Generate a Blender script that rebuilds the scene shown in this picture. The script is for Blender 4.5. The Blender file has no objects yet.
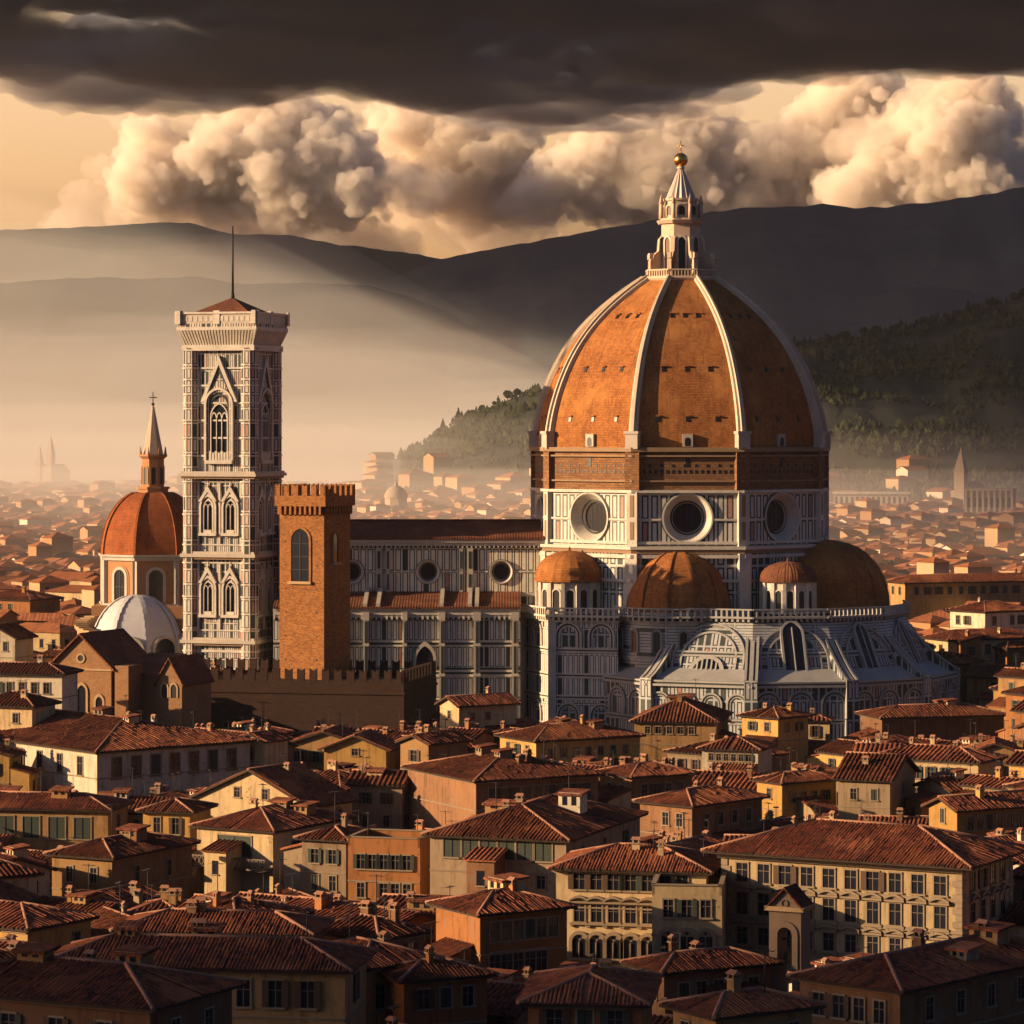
import bpy, bmesh, math, random
from mathutils import Vector, Matrix, noise
import numpy as np
R = math.radians
scene = bpy.context.scene
COL = scene.collection
F_PX, HOR, CAM_Z = 3300.0, 430.0, 56.0

# ------------------------------------------------------------------ camera
cam_d = bpy.data.cameras.new('camera')
cam = bpy.data.objects.new('camera', cam_d)
COL.objects.link(cam)
cam.location = (0, 0, CAM_Z)
cam.rotation_euler = (R(90), 0, 0)
cam_d.sensor_width = 36.0
cam_d.lens = 36.0 * F_PX / 1024.0
cam_d.shift_y = -(512.0 - HOR) / 1024.0
cam_d.clip_start = 1.0
cam_d.clip_end = 80000.0
scene.camera = cam

# ------------------------------------------------------------------ daylight
SUN_EL, SUN_AZ = 15.0, -79.5            # azimuth from the direction scene -> camera, negative = towards the left
sd = Vector((math.sin(R(SUN_AZ)) * math.cos(R(SUN_EL)), -math.cos(R(SUN_AZ)) * math.cos(R(SUN_EL)), math.sin(R(SUN_EL))))
sun_d = bpy.data.lights.new('sun', 'SUN')
sun_d.energy = 5.0
sun_d.angle = R(0.5)
sun_d.color = (1.0, 0.675, 0.375)
sun = bpy.data.objects.new('sun', sun_d)
COL.objects.link(sun)
sun.rotation_euler = sd.to_track_quat('Z', 'Y').to_euler()
sun.location = (-200, -50, 300)

world = bpy.data.worlds.new('World')
scene.world = world
world.use_nodes = True
wt = world.node_tree
wt.nodes.clear()
sky = wt.nodes.new('ShaderNodeTexSky')
sky.sky_type = 'NISHITA'
sky.sun_disc = False
sky.sun_elevation = R(SUN_EL)
sky.sun_rotation = math.atan2(sd.x, sd.y)
sky.air_density = 1.0
sky.dust_density = 4.0
sky.ozone_density = 1.0
wbg = wt.nodes.new('ShaderNodeBackground')
wbg.inputs['Strength'].default_value = 0.1
# the low sky ahead and to the left glows with dust; overhead and behind it stays cool and dim
wco = wt.nodes.new('ShaderNodeTexCoord'); wsep = wt.nodes.new('ShaderNodeSeparateXYZ')
wt.links.new(wco.outputs['Generated'], wsep.inputs[0])
wmr = wt.nodes.new('ShaderNodeMapRange'); wmr.interpolation_type = 'SMOOTHSTEP'
wmr.inputs[1].default_value = 0.30; wmr.inputs[2].default_value = 0.10
wt.links.new(wsep.outputs[2], wmr.inputs[0])
wdot = wt.nodes.new('ShaderNodeVectorMath'); wdot.operation = 'DOT_PRODUCT'
wdot.inputs[1].default_value = (-0.60, 0.80, 0.0)
wt.links.new(wco.outputs['Generated'], wdot.inputs[0])
wmr2 = wt.nodes.new('ShaderNodeMapRange'); wmr2.interpolation_type = 'SMOOTHSTEP'
wmr2.inputs[1].default_value = 0.35; wmr2.inputs[2].default_value = 0.80
wt.links.new(wdot.outputs['Value'], wmr2.inputs[0])
wfac = wt.nodes.new('ShaderNodeMath'); wfac.operation = 'MULTIPLY'
wt.links.new(wmr.outputs[0], wfac.inputs[0]); wt.links.new(wmr2.outputs[0], wfac.inputs[1])
wtint = wt.nodes.new('ShaderNodeMix'); wtint.data_type = 'RGBA'
wtint.inputs[6].default_value = (0.20, 0.25, 0.38, 1); wtint.inputs[7].default_value = (2.9, 1.60, 0.96, 1)
wt.links.new(wfac.outputs[0], wtint.inputs[0])
wmul = wt.nodes.new('ShaderNodeMix')
wmul.data_type = 'RGBA'; wmul.blend_type = 'MULTIPLY'
wmul.inputs[0].default_value = 1.0
wt.links.new(wtint.outputs[2], wmul.inputs[7])
wout = wt.nodes.new('ShaderNodeOutputWorld')
wt.links.new(sky.outputs[0], wmul.inputs[6])
wt.links.new(wmul.outputs[2], wbg.inputs[0])
wt.links.new(wbg.outputs[0], wout.inputs[0])

scene.view_settings.view_transform = 'Standard'
scene.view_settings.look = 'None'
scene.view_settings.exposure = 1.0
scene.view_settings.gamma = 1.0
scene.view_settings.use_curve_mapping = False
scene.cycles.max_bounces = 6
scene.cycles.diffuse_bounces = 3
scene.cycles.glossy_bounces = 2
scene.cycles.transparent_max_bounces = 12
scene.cycles.volume_bounces = 7
scene.cycles.use_denoising = True

# ------------------------------------------------------------------ helpers
def P(px, py, Y):
    "the point at depth Y seen at pixel (px, py)"
    return Vector(((px - 512.0) / F_PX * Y, Y, CAM_Z - (py - HOR) / F_PX * Y))

def tag(o, label=None, cat=None, group=None, kind=None):
    if label: o['label'] = label
    if cat: o['category'] = cat
    if group: o['group'] = group
    if kind: o['kind'] = kind
    return o

def empty(name, loc, rz=0.0, label=None, cat=None, group=None):
    o = bpy.data.objects.new(name, None)
    o.empty_display_size = 1.0
    COL.objects.link(o)
    o.location = loc
    o.rotation_euler = (0, 0, rz)
    return tag(o, label, cat, group)

class Fr:
    "a frame on a surface: a along u, b along v, c along the outward normal"
    def __init__(s, o, u, v=None, n=None):
        s.o = Vector(o); s.u = Vector(u).normalized()
        s.v = Vector(v).normalized() if v is not None else Vector((0, 0, 1))
        s.n = Vector(n).normalized() if n is not None else s.u.cross(s.v).normalized()
    def __call__(s, a, b, c=0.0):
        return s.o + s.u * a + s.v * b + s.n * c
    def at(s, a, b, c=0.0):
        return Fr(s(a, b, c), s.u, s.v, s.n)

class MB:
    def __init__(s):
        s.V = []; s.F = []; s.UV = []; s.M = []; s.S = []
    def poly(s, pts, m=0, uv=None, smooth=False):
        pts = [Vector(p) for p in pts]
        i = len(s.V)
        s.V += pts
        s.F.append(tuple(range(i, i + len(pts))))
        if uv is None:
            n = Vector((0, 0, 0))
            for k in range(len(pts)):
                n += pts[k].cross(pts[(k + 1) % len(pts)])
            if n.length < 1e-9: n = Vector((0, 0, 1))
            n.normalize()
            t = Vector((-n.y, n.x, 0))
            t = t.normalized() if t.length > 1e-3 else Vector((1, 0, 0))
            w = n.cross(t)
            uv = [(p.dot(t), p.dot(w)) for p in pts]
        s.UV.append(uv); s.M.append(m); s.S.append(smooth)
    def hexa(s, q, m=0, skip=()):
        "q: bottom ring of four, top ring of four, anticlockwise from above"
        fs = [(3, 2, 1, 0), (4, 5, 6, 7), (0, 1, 5, 4), (1, 2, 6, 5), (2, 3, 7, 6), (3, 0, 4, 7)]
        for k, f in enumerate(fs):
            if k not in skip: s.poly([q[i] for i in f], m)
    def box(s, x0, x1, y0, y1, z0, z1, m=0, skip=()):
        s.hexa([Vector(p) for p in ((x0, y0, z0), (x1, y0, z0), (x1, y1, z0), (x0, y1, z0), (x0, y0, z1), (x1, y0, z1), (x1, y1, z1), (x0, y1, z1))], m, skip)
    def fbox(s, F, a0, a1, b0, b1, c0, c1, m=0):
        s.hexa([F(a0, b0, c1), F(a1, b0, c1), F(a1, b0, c0), F(a0, b0, c0), F(a0, b1, c1), F(a1, b1, c1), F(a1, b1, c0), F(a0, b1, c0)], m)
    def fpoly(s, F, ab, c, m=0):
        s.poly([F(a, b, c) for a, b in ab], m)
    def extr(s, F, ab, c0, c1, m=0):
        "outline ab (anticlockwise seen from outside) pushed from c0 to c1"
        s.poly([F(a, b, c1) for a, b in ab], m)
        for k in range(len(ab)):
            p, q = ab[k], ab[(k + 1) % len(ab)]
            s.poly([F(*p, c0), F(*q, c0), F(*q, c1), F(*p, c1)], m)
    def band(s, F, inner, outer, c0, c1, m=0, closed=False):
        "strip between two polylines of equal length, with thickness"
        n = len(inner)
        for k in range(n if closed else n - 1):
            j = (k + 1) % n
            i0, i1, o0, o1 = inner[k], inner[j], outer[k], outer[j]
            s.poly([F(*o0, c1), F(*i0, c1), F(*i1, c1), F(*o1, c1)][::-1], m)
            s.poly([F(*i0, c0), F(*i1, c0), F(*i1, c1), F(*i0, c1)], m)
            s.poly([F(*o1, c0), F(*o0, c0), F(*o0, c1), F(*o1, c1)], m)
    def ring(s, F, a, b, r0, r1, c0, c1, m=0, n=32):
        inn = [(a + r0 * math.cos(2 * math.pi * k / n), b + r0 * math.sin(2 * math.pi * k / n)) for k in range(n)]
        out = [(a + r1 * math.cos(2 * math.pi * k / n), b + r1 * math.sin(2 * math.pi * k / n)) for k in range(n)]
        s.band(F, inn, out, c0, c1, m, True)
    def cone_ring(s, F, a, b, r0, c0, r1, c1, m=0, n=32):
        for k in range(n):
            t0, t1 = 2 * math.pi * k / n, 2 * math.pi * (k + 1) / n
            g = lambda r, t, c: F(a + r * math.cos(t), b + r * math.sin(t), c)
            s.poly([g(r0, t0, c0), g(r1, t0, c1), g(r1, t1, c1), g(r0, t1, c0)], m)
    def holed(s, F, a0, a1, b0, b1, ac, bc, r, m=0, uo=(0.0, 0.0), n=48):
        "rectangle a0..a1 x b0..b1 with a round hole"
        def edge(t):
            x, y = math.cos(t), math.sin(t)
            k = min((a1 - ac) / x if x > 1e-9 else 1e9, (ac - a0) / -x if x < -1e-9 else 1e9, (b1 - bc) / y if y > 1e-9 else 1e9, (bc - b0) / -y if y < -1e-9 else 1e9)
            return (ac + x * k, bc + y * k)
        ts = sorted([2 * math.pi * k / n for k in range(n)] + [math.atan2(y - bc, x - ac) % (2 * math.pi) for x in (a0, a1) for y in (b0, b1)])
        for k in range(len(ts)):
            t0, t1 = ts[k], ts[(k + 1) % len(ts)]
            q = [(ac + r * math.cos(t0), bc + r * math.sin(t0)), edge(t0), edge(t1), (ac + r * math.cos(t1), bc + r * math.sin(t1))]
            s.poly([F(a, b) for a, b in q], m, [(a + uo[0], b + uo[1]) for a, b in q])
    def disc(s, F, a, b, r, c, m=0, n=32):
        s.poly([F(a + r * math.cos(2 * math.pi * k / n), b + r * math.sin(2 * math.pi * k / n), c) for k in range(n)], m)
    def arch_line(s, a, b0, bs, r, pointed=0.0, n=10):
        "polyline of an arch opening: left foot, up, over, down; pointed > 0 stretches the head"
        pts = [(a - r, b0)]
        for k in range(n + 1):
            t = math.pi - math.pi * k / n
            x, y = math.cos(t), math.sin(t)
            if pointed:
                e = pointed * 1.6
                y = math.sqrt(max(0.0, (1 + e) ** 2 - (abs(x) + e) ** 2))
            pts.append((a + r * x, bs + r * y))
        pts.append((a + r, b0))
        return pts
    def arch_band(s, F, a, b0, bs, r0, r1, c0, c1, m=0, pointed=0.0, n=10):
        s.band(F, s.arch_line(a, b0, bs, r0, pointed, n), s.arch_line(a, b0, bs, r1, pointed, n), c0, c1, m)
    def arch_fill(s, F, a, b0, bs, r, c, m=0, pointed=0.0, n=10):
        s.poly([F(x, y, c) for x, y in s.arch_line(a, b0, bs, r, pointed, n)][::-1], m)
    def tube(s, p, q, r0, r1=None, m=0, n=8, caps=True):
        p, q = Vector(p), Vector(q)
        r1 = r0 if r1 is None else r1
        d = (q - p).normalized()
        x = d.orthogonal().normalized(); y = d.cross(x)
        A = [p + (x * math.cos(2 * math.pi * k / n) + y * math.sin(2 * math.pi * k / n)) * r0 for k in range(n)]
        B = [q + (x * math.cos(2 * math.pi * k / n) + y * math.sin(2 * math.pi * k / n)) * r1 for k in range(n)]
        for k in range(n):
            j = (k + 1) % n
            s.poly([A[k], A[j], B[j], B[k]], m, smooth=True)
        if caps:
            s.poly(A[::-1], m); s.poly(B, m)
    def lathe(s, c, prof, m=0, n=24, a0=0.0, a1=2 * math.pi, smooth=True, mats=None):
        "prof: (radius, z) from the bottom up"
        c = Vector(c)
        full = abs(a1 - a0 - 2 * math.pi) < 1e-6
        L = [0.0]
        for k in range(1, len(prof)):
            L.append(L[-1] + math.hypot(prof[k][0] - prof[k - 1][0], prof[k][1] - prof[k - 1][1]))
        for k in range(n):
            t0, t1 = a0 + (a1 - a0) * k / n, a0 + (a1 - a0) * (k + 1) / n
            for i in range(len(prof) - 1):
                (r0, z0), (r1, z1) = prof[i], prof[i + 1]
                g = lambda r, t, z: c + Vector((r * math.cos(t), r * math.sin(t), z))
                rr = max(r0, r1, 0.01)
                u0, u1 = -(t1 - t0) / 2, (t1 - t0) / 2
                mm = mats[i] if mats else m
                if r1 < 1e-6:
                    s.poly([g(r0, t0, z0), g(r0, t1, z0), g(0, t0, z1)], mm, [(u0 * r0 + k * 7, L[i]), (u1 * r0 + k * 7, L[i]), (k * 7, L[i + 1])], smooth)
                elif r0 < 1e-6:
                    s.poly([g(0, t0, z0), g(r1, t1, z1), g(r1, t0, z1)], mm, None, smooth)
                else:
                    s.poly([g(r0, t0, z0), g(r0, t1, z0), g(r1, t1, z1), g(r1, t0, z1)], mm,
                           [(u0 * r0 + k * 7, L[i]), (u1 * r0 + k * 7, L[i]), (u1 * r1 + k * 7, L[i + 1]), (u0 * r1 + k * 7, L[i + 1])], smooth)
    def mesh(s, name, mats, origin=(0, 0, 0)):
        me = bpy.data.meshes.new(name)
        o = Vector(origin)
        me.from_pydata([tuple(v - o) for v in s.V], [], s.F)
        uvl = me.uv_layers.new(name='UVMap')
        flat = [c for f in s.UV for p in f for c in (p[0], p[1])]
        uvl.data.foreach_set('uv', flat)
        for m in (mats if isinstance(mats, (list, tuple)) else [mats]):
            me.materials.append(m)
        me.polygons.foreach_set('material_index', s.M)
        me.polygons.foreach_set('use_smooth', s.S)
        if any(s.S):
            bm = bmesh.new(); bm.from_mesh(me)
            bmesh.ops.remove_doubles(bm, verts=bm.verts, dist=0.002)
            bm.to_mesh(me); bm.free()
        me.update()
        return me
    def build(s, name, mats, parent=None, origin=(0, 0, 0)):
        o = bpy.data.objects.new(name, s.mesh(name, mats, origin))
        COL.objects.link(o)
        if parent is not None: o.parent = parent
        return o

# ------------------------------------------------------------------ node expressions
class N:
    "arithmetic on sockets"
    def __init__(s, nt, sock): s.nt = nt; s.k = sock
    def _op(s, op, *a):
        n = s.nt.nodes.new('ShaderNodeMath'); n.operation = op
        for i, x in enumerate((s,) + a):
            if isinstance(x, N): s.nt.links.new(x.k, n.inputs[i])
            else: n.inputs[i].default_value = x
        return N(s.nt, n.outputs[0])
    def __add__(s, o): return s._op('ADD', o)
    def __sub__(s, o): return s._op('SUBTRACT', o)
    def __mul__(s, o): return s._op('MULTIPLY', o)
    def __truediv__(s, o): return s._op('DIVIDE', o)
    __radd__ = __add__; __rmul__ = __mul__
    def rsub(s, o): return (s * -1.0) + o
    def fract(s): return s._op('FRACT')
    def floor(s): return s._op('FLOOR')
    def abs(s): return s._op('ABSOLUTE')
    def min(s, o): return s._op('MINIMUM', o)
    def max(s, o): return s._op('MAXIMUM', o)
    def lt(s, o): return s._op('LESS_THAN', o)
    def gt(s, o): return s._op('GREATER_THAN', o)
    def sin(s): return s._op('SINE')
    def pow(s, o): return s._op('POWER', o)
    def clamp(s):
        r = s._op('ADD', 0.0); r.k.node.use_clamp = True; return r
    def step(s, a, b):
        n = s.nt.nodes.new('ShaderNodeMapRange'); n.interpolation_type = 'SMOOTHSTEP'
        s.nt.links.new(s.k, n.inputs[0]); n.inputs[1].default_value = a; n.inputs[2].default_value = b
        return N(s.nt, n.outputs[0])

class Mat:
    def __init__(s, name, rough=0.85, spec=0.25):
        s.m = bpy.data.materials.new(name); s.m.use_nodes = True
        s.nt = s.m.node_tree; s.nt.nodes.clear()
        s.out = s.nt.nodes.new('ShaderNodeOutputMaterial')
        s.b = s.nt.nodes.new('ShaderNodeBsdfPrincipled')
        s.b.inputs['Roughness'].default_value = rough
        s.b.inputs['Specular IOR Level'].default_value = spec
        s.nt.links.new(s.b.outputs[0], s.out.inputs[0])
    def uv(s):
        n = s.nt.nodes.new('ShaderNodeTexCoord'); x = s.nt.nodes.new('ShaderNodeSeparateXYZ')
        s.nt.links.new(n.outputs['UV'], x.inputs[0])
        return N(s.nt, x.outputs[0]), N(s.nt, x.outputs[1])
    def obj(s):
        n = s.nt.nodes.new('ShaderNodeTexCoord'); return n.outputs['Object']
    def pos(s):
        n = s.nt.nodes.new('ShaderNodeNewGeometry'); return n.outputs['Position']
    def rnd(s):
        n = s.nt.nodes.new('ShaderNodeObjectInfo'); return N(s.nt, n.outputs['Random'])
    def vec(s, x, y, z=0.0):
        n = s.nt.nodes.new('ShaderNodeCombineXYZ')
        for i, v in enumerate((x, y, z)):
            if isinstance(v, N): s.nt.links.new(v.k, n.inputs[i])
            else: n.inputs[i].default_value = v
        return n.outputs[0]
    def noise(s, vec, scale, detail=3.0, rough=0.55):
        n = s.nt.nodes.new('ShaderNodeTexNoise'); n.inputs['Scale'].default_value = scale
        n.inputs['Detail'].default_value = detail; n.inputs['Roughness'].default_value = rough
        s.nt.links.new(vec, n.inputs['Vector'])
        return N(s.nt, n.outputs[0])
    def white(s, vec):
        n = s.nt.nodes.new('ShaderNodeTexWhiteNoise'); n.noise_dimensions = '3D'
        s.nt.links.new(vec, n.inputs['Vector'])
        return N(s.nt, n.outputs[0])
    def mix(s, f, a, b):
        n = s.nt.nodes.new('ShaderNodeMix'); n.data_type = 'RGBA'
        if isinstance(f, N): s.nt.links.new(f.k, n.inputs[0])
        else: n.inputs[0].default_value = f
        for x, i in ((a, 6), (b, 7)):
            if isinstance(x, (tuple, list)): n.inputs[i].default_value = (*x[:3], 1)
            else: s.nt.links.new(x, n.inputs[i])
        return n.outputs[2]
    def bright(s, c, f):
        n = s.nt.nodes.new('ShaderNodeMix'); n.data_type = 'RGBA'; n.blend_type = 'MULTIPLY'
        n.inputs[0].default_value = 1.0
        if isinstance(c, (tuple, list)): n.inputs[6].default_value = (*c[:3], 1)
        else: s.nt.links.new(c, n.inputs[6])
        cc = s.nt.nodes.new('ShaderNodeCombineColor')
        for i in range(3): s.nt.links.new(f.k, cc.inputs[i])
        s.nt.links.new(cc.outputs[0], n.inputs[7])
        return n.outputs[2]
    def color(s, c):
        if isinstance(c, (tuple, list)): s.b.inputs['Base Color'].default_value = (*c[:3], 1)
        else: s.nt.links.new(c, s.b.inputs['Base Color'])
        return s
    def bump(s, h, dist=0.05, strength=1.0):
        n = s.nt.nodes.new('ShaderNodeBump'); n.inputs['Distance'].default_value = dist
        n.inputs['Strength'].default_value = strength
        s.nt.links.new(h.k, n.inputs['Height']); s.nt.links.new(n.outputs[0], s.b.inputs['Normal'])
        return s
# ================================================================== the land
def fbm(x, y, z=0.0, o=4):
    return noise.fractal(Vector((x, y, z)), 1.0, 2.0, o)

def land_mat(name, c1, c2, c3, sc):
    m = Mat(name, 0.95, 0.1)
    p = m.pos()
    n1 = m.noise(p, sc, 6, 0.65); n2 = m.noise(p, sc * 7, 4, 0.7)
    c = m.mix(n1.step(0.38, 0.62), c1, c2)
    c = m.mix(n2.step(0.52, 0.72), c, c3)
    m.color(c)
    return m.m
M_ground = land_mat('town ground', (0.10, 0.07, 0.05), (0.06, 0.05, 0.04), (0.13, 0.09, 0.06), 0.02)
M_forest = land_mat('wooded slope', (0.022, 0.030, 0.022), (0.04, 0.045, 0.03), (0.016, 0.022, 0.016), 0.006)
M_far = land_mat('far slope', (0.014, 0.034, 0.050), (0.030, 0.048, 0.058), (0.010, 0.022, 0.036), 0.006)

g = MB()
NX = 24
g.poly([(-6900, -250, 0), (6900, -250, 0), (6900, 8900, 0), (-6900, 8900, 0)])
tag(g.build('ground', M_ground), kind='structure')

def hill(prof, Yc, front, back, mat, amp=0.06, freq=0.004, seed=0.0, power=1.25):
    "prof: ridge line in pixels as seen at depth Yc; slopes run down to the plain on both sides"
    pts = [P(x, y, Yc) for x, y in prof]
    xs = np.array([p.x for p in pts]); zs = np.array([p.z for p in pts])
    n = max(60, int((xs[-1] - xs[0]) / (Yc * 0.0024)))
    nt = 20
    V = []; Fc = []
    for i in range(n + 1):
        x = xs[0] + (xs[-1] - xs[0]) * i / n
        # smooth ridge interpolation
        w = (xs[-1] - xs[0]) * 0.012
        z = float(np.mean(np.interp([x - w, x - w / 2, x, x + w / 2, x + w], xs, zs)))
        for j in range(nt * 2 + 1):
            t = (j - nt) / nt
            d = abs(t)
            y = Yc + (front * t if t < 0 else back * t)
            h = (1 - d) ** power
            ridge = fbm(x * freq + seed, y * freq * 0.55, seed, 5)
            gully = 1.0 - abs(fbm(x * freq * 1.7 + 9 + seed, y * freq * 0.5, seed + 3, 4)) * 1.3
            hh = max(z, 3) * h * (1 + (amp * 3.0 * ridge + amp * 2.0 * (gully - 0.6)) * min(1.0, d * 3.2))
            hh += z * amp * 0.14 * fbm(x * freq * 9, y * freq * 9, seed, 3)
            V.append((x, y, hh - 3.0 * d - 1.0 if d > 0.97 else hh))
    w = nt * 2 + 1
    for i in range(n):
        for j in range(w - 1):
            Fc.append((i * w + j, (i + 1) * w + j, (i + 1) * w + j + 1, i * w + j + 1))
    me = bpy.data.meshes.new('hill'); me.from_pydata(V, [], Fc)
    me.polygons.foreach_set('use_smooth', [True] * len(Fc))
    me.materials.append(mat)
    o = bpy.data.objects.new('hill', me); COL.objects.link(o)
    return tag(o, kind='structure')

NEAR_RIDGE = [(372, 470), (410, 452), (436, 436), (462, 419), (500, 403), (540, 389), (600, 374), (700, 359), (800, 347), (850, 340), (900, 330), (960, 317), (1024, 297), (1120, 262), (1300, 215), (1600, 190)]
hill(NEAR_RIDGE, 2700, 650, 500, M_forest, 0.07, 0.008, 1.0, 1.0)
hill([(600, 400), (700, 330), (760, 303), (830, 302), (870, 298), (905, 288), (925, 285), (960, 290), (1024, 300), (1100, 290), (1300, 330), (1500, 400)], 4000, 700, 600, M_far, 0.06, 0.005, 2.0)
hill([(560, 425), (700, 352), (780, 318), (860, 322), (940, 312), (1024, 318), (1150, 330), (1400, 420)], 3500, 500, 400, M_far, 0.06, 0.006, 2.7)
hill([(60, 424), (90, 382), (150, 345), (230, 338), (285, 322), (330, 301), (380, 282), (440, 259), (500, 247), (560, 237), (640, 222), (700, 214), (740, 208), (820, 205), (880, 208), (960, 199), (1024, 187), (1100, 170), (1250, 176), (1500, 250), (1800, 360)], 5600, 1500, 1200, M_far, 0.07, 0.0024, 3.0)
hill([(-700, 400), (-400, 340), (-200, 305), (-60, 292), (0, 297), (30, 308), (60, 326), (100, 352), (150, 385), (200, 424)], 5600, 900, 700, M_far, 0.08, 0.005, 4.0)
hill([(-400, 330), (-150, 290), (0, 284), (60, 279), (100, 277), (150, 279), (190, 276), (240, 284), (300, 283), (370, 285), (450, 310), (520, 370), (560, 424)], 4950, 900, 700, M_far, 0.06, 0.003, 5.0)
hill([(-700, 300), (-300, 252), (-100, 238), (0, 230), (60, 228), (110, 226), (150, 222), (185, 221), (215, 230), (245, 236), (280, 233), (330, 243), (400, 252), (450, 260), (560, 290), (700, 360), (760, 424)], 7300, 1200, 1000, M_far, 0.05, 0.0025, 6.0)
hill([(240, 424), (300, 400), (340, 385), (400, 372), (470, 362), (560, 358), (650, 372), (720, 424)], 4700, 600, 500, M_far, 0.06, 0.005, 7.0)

# ------------------------------------------------------------------ clouds
M_cloud = Mat('cloud', 1.0, 0.0)
M_cloud.color((0.82, 0.78, 0.74))
M_cloud.b.inputs['Subsurface Weight'].default_value = 0.0

def cloud_volume(name, dens, col=(0.94, 0.87, 0.79)):
    m = bpy.data.materials.new(name); m.use_nodes = True
    nt = m.node_tree; nt.nodes.clear()
    o = nt.nodes.new('ShaderNodeOutputMaterial'); v = nt.nodes.new('ShaderNodeVolumePrincipled')
    v.inputs['Color'].default_value = (*col, 1)
    v.inputs['Density'].default_value = dens
    v.inputs['Anisotropy'].default_value = 0.0
    nt.links.new(v.outputs[0], o.inputs['Volume'])
    return m
M_cumulus = cloud_volume('cumulus', 0.018, (0.985, 0.93, 0.86))
M_deck = cloud_volume('layer cloud', 0.02, (0.36, 0.39, 0.47))
M_fuzz = cloud_volume('thin cloud', 0.0055, (0.97, 0.89, 0.80))
M_wisp = cloud_volume('dark wisps', 0.007, (0.46, 0.45, 0.48))

def cloud_tex(name, kind, size, **kw):
    t = bpy.data.textures.new(name, kind)
    t.noise_scale = size
    for k, v in kw.items(): setattr(t, k, v)
    return t

def ico(sub):
    bm = bmesh.new(); bmesh.ops.create_icosphere(bm, subdivisions=sub, radius=1.0)
    r = ([tuple(v.co) for v in bm.verts], [tuple(v.index for v in f.verts) for f in bm.faces]); bm.free()
    return r
ICO = ico(2)

def blob_cloud(name, blobs, voxel, disp, mat, sub=2, seed=0):
    "blobs: (centre, (rx, ry, rz)); joined into one billowing body"
    me = bpy.data.meshes.new(name)
    n0 = len(ICO[0]); tv = np.array(ICO[0]); tf = np.array(ICO[1])
    V = np.concatenate([tv * np.array(r) + np.array(c) for c, r in blobs])
    Fc = np.concatenate([tf + n0 * k for k in range(len(blobs))])
    me.from_pydata(V.tolist(), [], Fc.tolist())
    o = bpy.data.objects.new(name, me); COL.objects.link(o)
    rm = o.modifiers.new('join', 'REMESH'); rm.mode = 'VOXEL'; rm.voxel_size = voxel; rm.use_smooth_shade = True
    for k, (tx, st, mid) in enumerate(disp):
        d = o.modifiers.new('billow%d' % k, 'DISPLACE'); d.texture = tx; d.strength = st; d.mid_level = mid; d.texture_coords = 'LOCAL'
    rm = o.modifiers.new('clean', 'REMESH'); rm.mode = 'VOXEL'; rm.voxel_size = voxel * 1.05; rm.use_smooth_shade = True
    me.materials.append(mat)
    bpy.context.view_layer.update()
    ev = o.evaluated_get(bpy.context.evaluated_depsgraph_get())
    me2 = bpy.data.meshes.new_from_object(ev)
    o.modifiers.clear(); o.data = me2
    me2.materials.clear(); me2.materials.append(mat)
    me2.polygons.foreach_set('use_smooth', [True] * len(me2.polygons))
    return tag(o, kind='structure')

vor1 = cloud_tex('billow large', 'VORONOI', 160.0, distance_metric='DISTANCE_SQUARED', noise_intensity=1.0)
vor2 = cloud_tex('billow mid', 'VORONOI', 48.0, distance_metric='DISTANCE_SQUARED')
vor3 = cloud_tex('billow small', 'VORONOI', 19.0, distance_metric='DISTANCE_SQUARED')
nz1 = cloud_tex('wisps', 'CLOUDS', 120.0, noise_depth=5)
nz3 = cloud_tex('fine wisps', 'CLOUDS', 34.0, noise_depth=4)
nz2 = cloud_tex('large wisps', 'CLOUDS', 420.0, noise_depth=4)

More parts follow.
